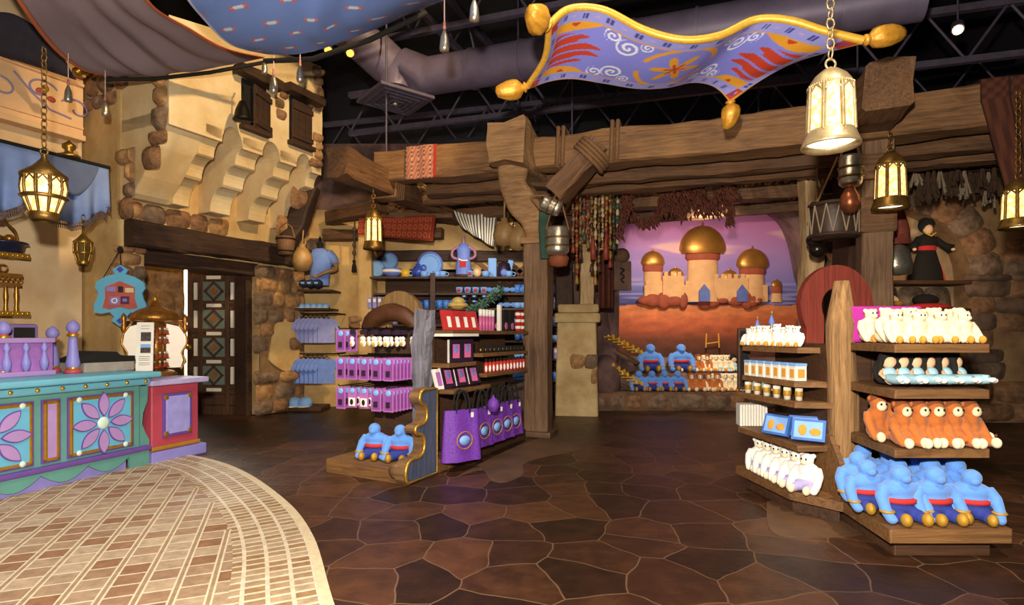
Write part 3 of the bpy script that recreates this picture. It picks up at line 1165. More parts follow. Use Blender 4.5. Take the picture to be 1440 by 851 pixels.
def spotlight(p, label, aim, m_):
    r = thing('spotlight', label, 'spotlight', Matrix.Translation(p))
    d = (Vector(aim) - p).normalized()
    mb = MB(); mb.tube([-d * .16, d * .06], .07, 14); mb.build('can', STEEL, r)
    mb = MB(); mb.tube([d * .062, d * .07], .055, 14); mb.build('bulb', m_, r)
    mb = MB(); mb.tube([-d * .1, -d * .1 + Vector((0, 0, .5))], .012, 6); mb.build('stem', STEEL, r)


BULB = mat('hot_bulb', 'ffd08a', .4, var=0, emit=18)
BULBD = mat('dim_bulb', 'ff9b3a', .4, var=0, emit=3)
spotlight(P(1347, 40, 7.4), 'glowing ceiling spotlight in the dark above the beam end', (2.5, 3, 1), BULB)
spotlight(P(492, 72, 8.6), 'small amber spotlight under the edge of the blue cloth beside the duct', (-1, 5, 1), BULBD)
spotlight(P(461, 68, 8.6), 'small amber spotlight under the blue cloth above the tower corner', (-1, 5, 1), BULBD)
# ---------------------------------------------------------------- rock alcove with the painted mural
ROCK = mat('mauve_rock', '7d5f5c', .9, scale=2.2, bump=.7, c2='4e3a38')
ROCKB = mat('brown_rock', '7a5a42', .9, scale=3, bump=.7, c2='4a3526')


def smooth01(a, b_, x):
    t = max(0, min(1, (x - a) / (b_ - a)))
    return t * t * (3 - 2 * t)


def mixc(a, b_, t):
    return tuple(a[i] + (b_[i] - a[i]) * t for i in range(3))


# irregular opening
inn = [(2.12, .95), (2.14, 2.0), (2.1, 3.0), (2.2, 3.65), (2.5, 4.05), (3.2, 4.1), (4.2, 4.15), (4.85, 4.05), (5.45, 3.75), (5.7, 3.3), (5.85, 2.6), (6.0, 2.1), (5.9, 1.6), (6.0, 1.1), (5.2, .9), (4.2, .88), (3.2, .9)]
ii = [v.xy for v in bez([(a, c, 0) for a, c in inn + inn[:1]], 90)][:-1]
cxy = Vector((4.0, 2.4))
vs, fs = [], []
RN = [(-.9, 12.02, 0.0), (-.5, 11.75, .1), (0, 11.32, .12), (.12, 11.2, .1), (.4, 11.15, .16), (.75, 11.12, .16), (1.1, 11.15, .1)]
for q, p in enumerate(ii):
    d = (p - cxy)
    dn = d.normalized()
    for (s_, y, am) in RN:
        k = p + dn * max(0, s_) * 1.0 if s_ > 0 else p + dn * (s_ * -.12)
        nz_ = noise.noise(Vector((k.x * 1.1, k.y * 1.1, y))) * am + noise.noise(Vector((k.x * 3, k.y * 3, y))) * am * .5
        vs.append((k.x + nz_ * .4, y + nz_ * 1.2, k.y + nz_ * .5))
n = len(ii); r_ = len(RN)
for q in range(n):
    for k in range(r_ - 1):
        a, c = q * r_ + k, ((q + 1) % n) * r_ + k
        fs.append((a, c, c + 1, a + 1))
mb = MB(); mb.add(vs, fs, None, True)
struct(mb, 'wall_rock_arch', ROCK)
mb = MB()
mb.box((-1.0, 11.9, 4.55), (6.4, .2, 1.6)); mb.box((9.0, 11.9, 3), (4.2, .2, 6))
struct(mb, 'wall_mural_surround', ROCK)

SKYS = [(0, H('3a3c6e')), (.10, H('585a96')), (.22, H('8078b8')), (.45, H('a883bd')), (.7, H('c07bb0')), (1.0, H('b869a4'))]


def ramp(stops, t):
    for (a, ca), (b_, cb) in zip(stops, stops[1:]):
        if t <= b_:
            return mixc(ca, cb, (t - a) / (b_ - a))
    return stops[-1][1]


def mural_col(u, v):
    x, z = 1.8 + u * 4.6, .55 + v * 3.9
    if z < 2.02 + .05 * noise.noise(Vector((x * 2, 0, 3))):
        t = smooth01(.8, 2.0, z)
        c = ramp([(0, H('4a2a1c')), (.35, H('6e3a24')), (.62, H('a4502f')), (.85, H('c4653c')), (1, H('cf7a48'))], t)
        k = noise.noise(Vector((x * 3.5, z * 9, 1))) * .28 + noise.noise(Vector((x * 12, z * 20, 4))) * .15
        return tuple(max(0, q * (1 + k)) for q in c)
    t = (z - 2.02) / 2.3
    c = ramp(SKYS, t)
    # far ridge and layered cloud bars
    cl = noise.noise(Vector((x * .55, z * 3.2, 7.7))) + .5 * noise.noise(Vector((x * 1.3, z * 7, 2.2)))
    if t < .22:
        band = smooth01(.05, .3, noise.noise(Vector((x * .8, z * 14, 5))))
        c = mixc(c, H('9a93c8'), band * .75)
    else:
        c = mixc(c, H('e6b7b0'), smooth01(.22, .55, cl) * .85)
        c = mixc(c, H('8d78b8'), smooth01(.2, .6, -cl) * .5)
    return c


mur = tag(bpy.data.objects.new('painted_mural', None), 'painted desert sunset mural with golden domed town in a rock alcove', 'mural')
col.objects.link(mur)
PAINT = attr_mat('mural_paint', .75)
o = grid_surface('painted_scene', lambda u, v: (1.8 + u * 4.6, 12.08, .55 + v * 3.9), 230, 200, mural_col, PAINT, mur)
DOME = mat('mural_gold', 'b9803a', .38, .65, var=.15, scale=4)
TOWER = mat('mural_cream', 'dba873', .8, var=.1, scale=5)
RED = mat('mural_brick', '9c4a30', .8, var=.15, scale=8)
BLUEW = mat('mural_blue', '5a6aa8', .6)
YEL = mat('mural_yellow', 'e8c04a', .7)


def mural_tower(px, base, w_, top, domer, nm='domed_tower'):
    """a plain low-relief desert tower: tapering drum, brick band, plain round dome and knob"""
    Y = 12.08
    x = (px - CX) / F * Y
    zb = EYE + (HZ - base) / F * Y
    zt = EYE + (HZ - top) / F * Y
    ww = w_ / F * Y
    dr_ = domer / F * Y
    T = Matrix.Translation((x, Y, 0)) @ Matrix.Scale(.45, 4, (0, 1, 0))
    mb = MB()
    mb.lathe([(ww * .6, zb), (ww * .52, zb + (zt - zb) * .3), (ww * .48, zt)], 14, T)
    mb.mi = 1
    mb.lathe([(ww * .5, zt - .04), (ww * .56, zt), (ww * .56, zt + .08), (ww * .5, zt + .12)], 14, T)
    mb.mi = 2
    z0 = zt + .1
    mb.lathe([(dr_ * .9, z0)] + [(dr_ * math.cos(a * PI / 20), z0 + dr_ * .16 + dr_ * 1.05 * math.sin(a * PI / 20)) for a in range(0, 10)] + [(.02, z0 + dr_ * 1.22), (.035, z0 + dr_ * 1.28), (0, z0 + dr_ * 1.4)], 18, T)
    mb.build(nm, [TOWER, RED, DOME], mur)


for a in ((988, 425, 44, 364, 33), (918, 425, 26, 380, 17), (1058, 425, 34, 384, 23), (950, 425, 20, 398, 12), (1026, 425, 20, 402, 13), (1092, 425, 14, 410, 8)):
    mural_tower(*a)
mb = MB()
zc = EYE + (HZ - 425) / F * 12.08
for (x0, x1, h_) in ((905, 1078, .36), (930, 960, .55), (1000, 1050, .5)):
    xa, xb = (x0 - CX) / F * 12.08, (x1 - CX) / F * 12.08
    yo = 12.05 - (.04 if h_ > .4 else 0)
    mb.box(((xa + xb) / 2, yo, zc + h_ / 2), (xb - xa, .1, h_), bev=.02)
    k = int((xb - xa) / .14)
    for q in range(k):
        mb.box((xa + .07 + q * .14, yo - .01, zc + h_ + .04), (.08, .08, .09))
mb.build('town_wall', TOWER, mur)
mb = MB()
for px in (985, 1040):
    mb = MB(); mb.prism([(-.11, 0), (.11, 0), (.11, .22), (.0, .36), (-.11, .22)], 0, .05, Matrix.Translation(((px - CX) / F * 12.08, 11.97 if px != 985 else 11.86, zc)) @ Matrix.Rotation(PI / 2, 4, 'X')); mb.build('gateway', BLUEW, mur)
mb = MB()
rnd = random.Random(3)
for k in range(14):
    mb = MB(); mb.ell(((rnd.uniform(905, 1085) - CX) / F * 12.08, 12.0, zc + .03), (rnd.uniform(.1, .22), .06, rnd.uniform(.06, .2)), None, 9, 6); mb.build('red_rock', RED, mur)

# stepped rock ledge under the mural
mb = MB()
def ledge(x0, x1, y0, y1, z0, z1, seed):
    def fn(u, v):
        x = x0 + (x1 - x0) * u
        pr = [(y0, z0), (y0 - .02, z0 + (z1 - z0) * .5), (y0 + .01, z1 - .03), (y0 + .06, z1), ((y0 + y1) / 2, z1), (y1, z1)]
        k = v * 5
        i = min(int(k), 4)
        f = k - i
        y = pr[i][0] + (pr[i + 1][0] - pr[i][0]) * f
        z = pr[i][1] + (pr[i + 1][1] - pr[i][1]) * f
        nn = noise.noise(Vector((x * 1.6, z * 3 + y * 2, seed))) * .05
        if v > .55:
            return (x, y + nn, z + nn * .25)
        return (x, y + nn, z)
    n1, n2_ = 60, 15
    vs = [fn(i / n1, j / n2_) for j in range(n2_ + 1) for i in range(n1 + 1)]
    fs = [(j * (n1 + 1) + i, j * (n1 + 1) + i + 1, (j + 1) * (n1 + 1) + i + 1, (j + 1) * (n1 + 1) + i) for j in range(n2_) for i in range(n1)]
    mb.add(vs, fs, None, True)


ledge(1.45, 7.5, 10.4, 10.95, 0, .33, 1)
mb.mi = 1
ledge(1.75, 7.5, 10.93, 11.4, .3, .66, 2)
ledge(1.9, 7.5, 11.38, 12.0, .62, .92, 3)
mb.mi = 0
struct(mb, 'wall_ledge', [ROCKB, ROCK])
mb = MB(); stones(mb, 1.5, 7.0, .02, .31, 0, .3, .3, .7, .05, 71, None, Matrix.Translation((0, 10.4, 0))); struct(mb, 'wall_ledge_stones', [STO3, STO, STO3])
# left rock flank stepping up beside the pier
mb = MB()
for k, (x, y, z, rx, ry, rz_) in enumerate(((1.75, 10.9, .5, .28, .5, .5), (1.8, 11.2, .95, .3, .4, .4), (1.7, 11.3, 1.5, .25, .4, .7))):
    for q in range(1):
        mb.ell((x, y, z), (rx, ry, rz_), None, 18, 12)
for v in mb.v:
    nn = noise.noise(v * 2.1) * .12
    v += Vector((nn, nn, nn * .5))
struct(mb, 'wall_rock_flank', ROCK)
mb = MB()
for k, (px, py, r_) in enumerate(((776 + 90, 372, .1),)):
    pass

# ---------------------------------------------------------------- shirt alcove and shelf wall
OCH = mat('golden_plaster', 'dbba80', .85, scale=1.5, bump=.25, c2='ba945c')
mb = MB(); mb.box((-3.75, 11.1, 1.9), (2.6, .2, 3.8)); struct(mb, 'wall_alcove', OCH)
mb = MB(); mb.box((-2.72, 10.75, 1.75), (.26, .5, 3.5), bev=.05); struct(mb, 'wall_pilaster', OCH)
mb = MB(); stones(mb, -2.95, -2.6, 1.35, 1.75, 0, .14, .2, .3, .06, 81, None, Matrix.Translation((0, 10.5, 0))); stones(mb, -4.3, -3.6, 2.75, 3.3, 0, .26, .25, .45, .1, 82, None, Matrix.Translation((0, 11.0, 0))); struct(mb, 'wall_alcove_stones', SM)
WB = wood('wall_boards', '5a3c26', '2c1b10', .75, 0)
mb = MB()
for k in range(11):
    mb.box((-.75, 11.05, .15 + k * .24), (3.7, .06, .225), bev=.008)
struct(mb, 'wall_shelf_boards', WB)
mb = MB(); mb.box((-.75, 11.06, 3.25), (3.9, .08, 1.3)); struct(mb, 'wall_shelf_plaster', OCH)
mb = MB()
for k in range(9):
    mb.box((0, 0, 0), (.9, .03, .09), Matrix.Translation((-.55 + k * .2, 11.0, 2.7)) @ Matrix.Rotation(math.radians(-40 if k > 3 else 40), 4, 'Y'), .006)
struct(mb, 'wall_slanted_laths', wood('slat', '8a6238', '553820', .75, 0))
mb = MB(); mb.timber(3.6, .14, .2, Matrix.Translation((-2.6, 10.95, 2.9)), .01, 91); struct(mb, 'beam_shelf_head', BEAM_D)

SHELF = wood('shelf_wood', '8b6338', '53371f', .6, 0)
SHELFD = wood('shelf_dark', '553721', '2f1d11', .6, 0)


def wall_shelf(x0, x1, z, label, y=10.72, d=.5):
    mb = MB(); mb.box(((x0 + x1) / 2, 0, -.02), (x1 - x0, d, .04), bev=.008)
    return single(mb, 'wall_shelf', SHELFD, label, 'shelf', Matrix.Translation((0, y, z)))


SH = {}
for nm, x0, x1, z in (('top', -2.62, .28, 2.46), ('second', -2.55, .95, 2.16), ('third', -2.55, .95, 1.88), ('fourth', -2.55, .95, 1.58), ('fifth', -1.2, .95, 1.28), ('sixth', -1.2, .95, .95), ('lowest', -1.2, .95, .55)):
    SH[nm] = z
    wall_shelf(x0, x1, z, '%s dark wall shelf behind the scroll-sided gondola' % nm)
mb = MB()
for x in (-1.45, .62):
    mb2 = MB(); mb2.timber(2.5, .09, .09, Matrix.Translation((x, 10.43, .02)) @ Matrix.Rotation(-PI / 2, 4, 'Y'), .006, 92)
    single(mb2, 'shelf_upright', SHELFD, 'dark shelf upright %s' % ('under the striped cloth' if x < 0 else 'in the gap between the posts'), 'upright')
wall_shelf(-4.15, -3.3, 2.22, 'upper wooden shelf of the shirt alcove', 10.7, .6)
wall_shelf(-4.15, -3.35, 1.88, 'lower wooden shelf of the shirt alcove holding caps', 10.7, .6)

# ---------------------------------------------------------------- stone arch niche at the far side
NPL = mat('niche_plaster', 'cbb08a', .85, scale=2, bump=.2, c2='a98a64')
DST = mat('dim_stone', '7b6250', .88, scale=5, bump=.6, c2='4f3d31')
mb = MB()
hole = [(7.3, 0), (7.3, 2.3)] + [(6.2 + 1.1 * math.cos(a * PI / 14), 2.3 + 1.1 * math.sin(a * PI / 14)) for a in range(1, 14)] + [(5.1, 2.3), (5.1, 0)]
mb.prism([(4.9, 0), (4.9, 4.0), (10.5, 4.0), (10.5, 0)][::-1] and ([(10.5, 0), (10.5, 4.0), (4.9, 4.0), (4.9, 0)] + [(p[0], p[1]) for p in hole[::-1]])[::1], 0, .4, Matrix.Translation((0, 9.4, 0)) @ Matrix.Rotation(PI / 2, 4, 'X'))
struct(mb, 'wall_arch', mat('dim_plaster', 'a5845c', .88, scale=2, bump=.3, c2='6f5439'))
mb = MB(); mb.box((6.5, 9.55, 2.0), (2.5, .1, 4.0)); struct(mb, 'wall_niche', NPL)
AT = Matrix.Translation((0, 9.0, 0))
mb = MB()
rnd = random.Random(5)
for k in range(11):
    a = (k + .5) / 11 * PI
    c = Vector((6.2 + 1.32 * math.cos(a), 0, 2.3 + 1.32 * math.sin(a)))
    mb.mi = rnd.choice((0, 1, 2))
    mb.stone(.46, .52, .1, AT @ Matrix.Translation(c) @ Matrix.Rotation(-a + PI / 2, 4, 'Y'), rnd)
stones(mb, 7.28, 8.4, .02, 2.35, 0, .27, .35, .7, .09, 101, lambda x, z: not (x > 7.6 and .65 < z < 1.55) , AT, 1.14)
stones(mb, 7.85, 8.9, 2.35, 2.9, 0, .25, .4, .6, .08, 102, None, AT, 1.14)
mb.mi = 0
struct(mb, 'wall_arch_stones', [DST, STO, STO3])
mb = MB(); mb.box((6.4, 9.22, 2.22), (1.7, .5, .06), bev=.01); single(mb, 'niche_shelf', SHELFD, 'wooden shelf across the stone arch niche under the black robed doll', 'shelf')
mb = MB(); stones(mb, 5.4, 7.3, 1.8, 2.18, 0, .4, .4, .6, .05, 103, None, Matrix.Translation((0, 9.46, 0))); mb.box((6.3, 9.46, .9), (1.9, .06, 1.7)); struct(mb, 'wall_niche_stones', [STO3, NPL, STO2])
wall_n = MB(); wall_n.box((6.4, 9.22, 1.78), (1.7, .5, .06), bev=.01); single(wall_n, 'niche_shelf', SHELFD, 'lower wooden shelf of the stone arch niche with the red and black hats', 'shelf')
# ---------------------------------------------------------------- plush toys and small goods
BLUE = mat('blue_plush', '5d95e8', .95, var=.06, scale=30, bump=.15, sheen=.3)
NAVY = mat('navy_cloth', '27388f', .9, var=.1, scale=30, bump=.1)
REDC = mat('red_cloth', 'c22b2b', .85, var=.06)
GOLDC = mat('gold_cloth', 'b98d2e', .6, .3, var=.1)
WHITEC = mat('white_cloth', 'f4f1ea', .9, var=.04)
BLK_ = mat('black_cloth', '14110f', .9, var=.1)
BROWN = mat('brown_plush', 'b8672a', .95, var=.1, scale=30, bump=.2, sheen=.2)
DBROWN = mat('dark_brown_plush', '7c4420', .95, var=.1, scale=30, bump=.2)
CREAMP = mat('cream_plush', 'f3e2bd', .95, var=.06, scale=30, bump=.15)
GOLDP = mat('golden_plush', 'd9973a', .95, var=.1, scale=30, bump=.15)
SKIN = mat('doll_skin', 'e8bd96', .8, var=.04)
AQUA = mat('aqua_cloth', 'a8d6ea', .85, var=.08, scale=20)
MAGC = mat('magenta_cloth', 'b02a9a', .85, var=.08)
PURP = mat('purple_cloth', '6c33a6', .6, var=.35, scale=70, bump=.2)
LILC = mat('lilac_card', 'b06bb8', .45, var=.08)
CARDK = mat('dark_card', '2a1a2e', .5, var=.1)
LBLUE = mat('light_blue', '7fb0ee', .6, var=.06)
PERI = mat('periwinkle', '6f86d6', .6, var=.08)
PINK = mat('pink_gloss', 'd66aa0', .4, var=.05)
PAPER = mat('white_paper', 'eeeae0', .6, var=.03)
REDG = mat('red_gloss', 'c8352c', .35, var=.06)
BRASS = mat('brass', 'a9843a', .35, .85, var=.15, scale=12)
SILV = mat('tin_silver', 'c9c2b2', .3, .85, var=.15, scale=25, bump=.2)
GLASSY = mat('clear_ware', 'e6e2d2', .15, var=.03, spec=.8)
YELG = mat('yellow_gloss', 'e6b52c', .4, var=.05)
GREENG = mat('green_gloss', '3f7f5a', .5, var=.1)


def plush_bear(name, label, main, lower, foot, muzzle, belt=None, ears=True, h=.36, group=None, big=1.0, eyes=True, tail=None, mz=1.0):
    """a sitting soft toy facing -y, base at z=0"""
    r = thing(name, label, 'plush toy', None, group)
    s = h / .36
    mb = MB()
    mb.ell((0, .0, .13), (.095 * big, .08, .13))
    mb.ell((0, 0, .205), (.112 * big, .08, .07))
    mb.ell((0, -.02, .305), (.064, .062, .062))
    for q in (-1, 1):
        mb.tube([(q * .085 * big, 0, .22), (q * .125 * big, -.03, .16), (q * .13 * big, -.08, .085), (q * .122 * big, -.115, .04)], [.05, .042, .036, .034], 8)
        mb.ell((q * .12 * big, -.12, .036), (.034, .038, .03))
        if ears:
            mb.ell((q * .055, -.005, .345), (.026, .016, .026))
    for v in mb.v:
        v *= s
    remesh(mb, 'body', main, r, .011 * s, 3)
    mb = MB()
    mb.ell((0, -.005, .075), (.112 * big, .1, .075))
    for q in (-1, 1):
        mb.tube([(q * .045, -.04, .06), (q * .065, -.11, .05), (q * .07, -.145, .042)], [.055, .045, .04], 8)
    for v in mb.v:
        v *= s; v.z = max(v.z, .002)
    remesh(mb, 'trousers' if belt else 'legs', lower, r, .011 * s, 3)
    if belt:
        mb = MB()
        mb.lathe([(.09 * big, .12), (.107 * big, .125), (.108 * big, .15), (.09 * big, .155)], 18, Matrix.Diagonal((1, .86, 1, 1)))
        for v in mb.v:
            v *= s
        mb.build('belt', belt, r)
    for q in (-1, 1):
        mb = MB()
        mb.ell((q * .072, -.17, .045), (.033, .04, .043))
        for v in mb.v:
            v *= s
        mb.build('foot', foot, r)
    if belt:
        for q in (-1, 1):
            mb = MB(); mb.torus((q * .126 * big, -.085, .08), .038, .01, None, 14, 6)
            for v in mb.v:
                v *= s
            mb.build('gold_cuff', foot, r)
    if muzzle:
        mb = MB(); mb.ell((0, -.072, .285 + .008 * (mz - 1)), (.034 * mz, .026, .026 * mz * mz))
        for v in mb.v:
            v *= s
        mb.build('muzzle', muzzle, r)
    if eyes:
        for q in (-1, 1):
            mb = MB(); mb.ell((q * .022, -.08 - .019 * (mz > 1), .318 - .014 * (mz > 1)), (.009, .007, .011), None, 8, 6)
            for v in mb.v:
                v *= s
            mb.build('eye', BLK_, r)
    if tail:
        mb = MB(); mb.tube([(.05, .06, .04), (.16, .04, .03), (.2, -.05, .03), (.18, -.12, .05)], [.014, .013, .012, .01], 7)
        for v in mb.v:
            v *= s
        mb.build('tail', tail, r)
    return r


# --- tiered gondola ---------------------------------------------------------
KN = wood('gnarled_post', 'b98f5c', '553822', .75, 2, 1, 1.0)
tg = thing('display_gondola', 'tiered wooden display gondola with gnarled post and shelves of soft toys', 'display stand', M(0, 0, 0))
mb = MB()
n, k = 16, 14
vs, fs = [], []
for i in range(n + 1):
    z = 1.82 * i / n
    tap = 1 - .22 * (i / n) - (.35 * max(0, (i - 13) / 3) if i > 13 else 0)
    for q in range(k):
        a = 2 * PI * q / k
        rr = .125 * tap * (1 + .22 * noise.noise(Vector((math.cos(a) * 1.5, math.sin(a) * 1.5, z * 1.6))) + .1 * noise.noise(Vector((math.cos(a) * 5, math.sin(a) * 5, z * 3))))
        vs.append((2.63 + rr * math.cos(a) - .03 * (i / n) + .012 * math.sin(z * 4), 4.5 + rr * math.sin(a), z))
for i in range(n):
    for q in range(k):
        fs.append((i * k + q, i * k + (q + 1) % k, (i + 1) * k + (q + 1) % k, (i + 1) * k + q))
fs.append(tuple(n * k + q for q in range(k)))
mb.add(vs, fs, None, True)
mb.build('gnarled_post', KN, tg)


def slab(nm, poly, z1, t, m=SHELF):
    mb = MB(); mb.prism(poly, z1 - t, z1)
    o = mb.build(nm, m, tg)
    bv = o.modifiers.new('b', 'BEVEL'); bv.width = .01; bv.segments = 2
    return o


plat = [(2.44, 4.42), (2.34, 3.52), (3.1, 3.52), (3.3, 4.5)]
slab('plinth', [(2.48, 4.44), (2.42, 3.6), (3.03, 3.6), (3.22, 4.5)], .115, .115, SHELFD)
slab('platform', plat, .19, .085, SHELF)
RS = [(2.72, 4.5), (2.56, 4.3), (2.49, 3.7), (3.11, 3.7), (3.42, 4.5)]
for z in (.65, 1.035, 1.335):
    slab('shelf', RS, z, .055)
mb = MB()
for q in range(6):
    mb.box((2.78 + q * .13, 4.52, .8), (.125, .04, 1.25), bev=.006)
mb.build('back_panel', SHELFD, tg)
mb = MB(); mb.box((3.36, 4.4, .75), (.06, .2, 1.15), bev=.01); mb.build('side_panel', SHELFD, tg)
LS = [(2.53, 4.38), (2.2, 4.38), (2.1, 5.3), (2.55, 5.42)]
for z, pl_ in ((1.29, [(2.5, 4.6), (2.32, 4.62), (2.16, 5.35), (2.5, 5.4)]), (1.02, [(2.5, 4.5), (2.26, 4.55), (2.14, 5.3), (2.5, 5.4)]), (.86, [(2.53, 4.45), (2.24, 4.5), (2.1, 5.35), (2.55, 5.42)]), (.54, LS)):
    slab('shelf', pl_, z, .045)
slab('platform', [(2.42, 4.12), (2.17, 4.45), (2.08, 5.3), (2.55, 5.45), (2.55, 4.3)], .175, .07, SHELF)
slab('plinth', [(2.42, 4.2), (2.22, 4.5), (2.14, 5.2), (2.55, 5.4), (2.55, 4.4)], .105, .105, SHELFD)
mb = MB(); mb.box((2.52, 4.95, .75), (.05, .9, 1.15), bev=.006); mb.build('spine_panel', SHELFD, tg)
mb = MB(); mb.prism([(4.22, .18), (4.6, .18), (4.6, .62), (4.36, .62), (4.22, .44)], 2.43, 2.47, Matrix(((0, 0, 1, 0), (1, 0, 0, 0), (0, 1, 0, 0), (0, 0, 0, 1)))); mb.build('end_divider', SHELF, tg)
RSO = wood('red_board', 'a3402f', '6e2a1e', .65, 2)
# red horseshoe crest standing behind
def horseshoe(nm, T, m, label, cat, R_=.46, r2=.22, t=.09, leg=.62):
    pts_o = [(R_ * math.cos(a) * (1 if math.sin(a) > 0 else .98), R_ * math.sin(a) * 1.12) for a in [PI * 1.18 - i / 26 * PI * 1.36 for i in range(27)]]
    pts_i = [(r2 * math.cos(a), r2 * math.sin(a) * 1.2) for a in [-PI * .18 + i / 20 * PI * 1.36 for i in range(21)]]
    poly_ = (pts_o + [(R_ * .9, -leg), (r2 * .8, -leg)] + pts_i + [(-r2 * .8, -leg), (-R_ * .9, -leg)])[::-1]
    mb = MB(); mb.prism(poly_, -t / 2, t / 2, Matrix.Rotation(PI / 2, 4, 'X'))
    o = single(mb, nm, m, label, cat, T)
    bv = o.modifiers.new('b', 'BEVEL'); bv.width = .025; bv.segments = 3; bv.limit_method = 'ANGLE'
    return o


horseshoe('horseshoe_crest', Matrix.Translation((3.2, 5.65, 1.68)), RSO, 'red painted horseshoe board behind the gnarled post of the tiered gondola', 'crest', .36, .15, .09, 1.68)

blue = plush_bear('blue_plush_toy', 'x', BLUE, NAVY, GOLDC, BLUE, REDC, False, .335, None, 1.12, False)
blue['group'] = 'blue plush toys'
rnd = random.Random(17)
rows = [(3.73, 2.53, 3.0, 3), (3.92, 2.44, 3.06, 4), (4.11, 2.5, 3.12, 4), (4.29, 2.62, 3.18, 4)]
rowname = ['front', 'second', 'third', 'back']
for ri, (y, x0, x1, nn) in enumerate(rows):
    for i in range(nn):
        x = x0 + (x1 - x0) * i / (nn - 1) + rnd.uniform(-.02, .02)
        place(blue, M(x, y, .19 + ri * .012, rnd.uniform(-24, 10), 0, 0, rnd.uniform(.96, 1.04)), 'blue plush toy in navy trousers, %s row of platform, %s from gnarled post' % (rowname[ri], ORD[i]), 'blue plush toys on the tiered gondola')
# two on the scroll gondola and six on the mural ledge are added below

monk = plush_bear('brown_plush_monkey', 'x', BROWN, BROWN, CREAMP, CREAMP, None, True, .33, None, .66, True, DBROWN, 1.28)
mb = MB(); mb.ell((0, .002, .318), (.066, .058, .05))
mb.build('hair_cap', DBROWN, monk, M(0, 0, -.012))
c = 0
for ri, (y, x0, x1, nn) in enumerate(((3.84, 2.62, 3.08, 5), (4.06, 2.6, 3.22, 6))):
    for i in range(nn):
        x = x0 + (x1 - x0) * i / (nn - 1)
        place(monk, M(x, y, .652, rnd.uniform(-14, 14), 0, 0, .92 if ri else .88), 'brown plush monkey with pale face, %s row, %s from the gnarled post' % (('front', 'back')[ri], ORD[i]), 'brown plush monkeys')


def rag_doll(name):
    r = thing(name, 'x', 'doll')
    mb = MB()   # reclining: feet to -y, head up at the back
    mb.ell((0, .0, .075), (.05, .04, .075), None, 12, 8, Matrix.Rotation(math.radians(-25), 3, 'X'))
    mb.ell((0, .03, .2), (.056, .054, .058))
    for q in (-1, 1):
        mb.tube([(q * .045, .02, .13), (q * .085, -.02, .08), (q * .075, -.08, .04)], [.017, .015, .013], 7)
    remesh(mb, 'body', SKIN, r, .008, 2)
    mb = MB()
    mb.ell((0, .048, .222), (.08, .06, .076)); mb.ell((0, .09, .13), (.095, .045, .11))
    for q in (-1, 1):
        mb.ell((q * .072, .02, .15), (.02, .026, .09))
    remesh(mb, 'hair', BLK_, r, .009, 2)
    mb = MB(); mb.ell((0, .004, .108), (.054, .046, .05), None, 12, 8, Matrix.Rotation(math.radians(-25), 3, 'X')); mb.build('bodice', AQUA, r)
    mb = MB(); mb.tube([(0, -.0, .07), (0, -.05, .05), (0, -.12, .045), (0, -.18, .04)], [.05, .055, .055, .045], 12, flat=.75); mb.build('skirt', AQUA, r)
    for q in (-1, 1):
        mb = MB(); mb.ell((q * .026, -.2, .03), (.02, .03, .02), None, 8, 6); mb.build('shoe', WHITEC, r)
    return r


doll = rag_doll('rag_doll')
doll['group'] = 'dark haired dolls'
for i in range(6):
    x = 2.6 + i * .098
    place(doll, M(x, 3.93 - .005 * i, 1.045, -6 + 9 * i, -8, 10, .84), 'dark-haired doll in pale blue dress, %s from the gnarled post' % ORD[i], 'dark haired dolls')

cream = plush_bear('cream_plush_toy', 'x', CREAMP, CREAMP, GOLDP, CREAMP, None, True, .27, None, .95, True)
for ri, (y, x0, x1, nn) in enumerate(((3.86, 2.6, 3.06, 4), (4.06, 2.66, 3.18, 4), (4.26, 2.68, 3.28, 4))):
    for i in range(nn):
        place(cream, M(x0 + (x1 - x0) * i / (nn - 1), y, 1.337, rnd.uniform(-20, 20), 0, 0, .92 if ri else .8), 'cream plush toy with golden feet, %s row of highest shelf, %s from gnarled post' % (('front', 'middle', 'back')[ri], ORD[i]), 'cream plush toys on the high shelf')
mb = MB(); mb.box((0, 0, .14), (.56, .05, .28), bev=.02)
single(mb, 'magenta_board', MAGC, 'magenta cloth backdrop board behind the cream plush toys', 'board', M(2.9, 4.43, 1.337))
# left wing goods
mini = plush_bear('white_plush_toy', 'x', WHITEC, CREAMP, GOLDP, WHITEC, None, True, .17, None, .95, True)
for i in range(9):
    t = i / 8
    place(mini, M(2.36 - .13 * t, 4.72 + .62 * t, 1.292, rnd.uniform(-70, -20), 0, 0, rnd.uniform(.9, 1.15)), 'small white plush toy on the top side shelf, %s from the gnarled post' % ORD[i], 'small white plush toys')
tum = thing('glass_tumbler', 'x', 'tumbler', None)
mb = MB(); mb.lathe([(0, 0), (.026, 0), (.03, .1), (.027, .1), (.023, .01), (0, .01)], 12); mb.build('cup', GLASSY, tum)
mb = MB(); mb.lathe([(.0285, .03), (.0305, .035), (.0315, .07), (.03, .075)], 12); mb.build('gold_band', GOLDC, tum)
for i in range(10):
    place(tum, M(2.33 - .012 * i - (.05 if i % 2 else 0), 4.62 + .068 * i, .862), 'clear tumbler with gold band on the side shelf, %s from the gnarled post' % ORD[i], 'gold banded tumblers')
box_ = thing('blue_lid_box', 'x', 'box', None)
mb = MB(); mb.box((0, 0, .06), (.1, .085, .12), bev=.004); mb.build('carton', PAPER, box_)
mb = MB(); mb.box((0, 0, .13), (.106, .09, .022), bev=.004); mb.build('lid', LBLUE, box_)
mb = MB(); mb.box((-.051, 0, .06), (.004, .05, .07)); mb.box((0, -.0435, .06), (.06, .004, .07)); mb.build('picture', GOLDP, box_)
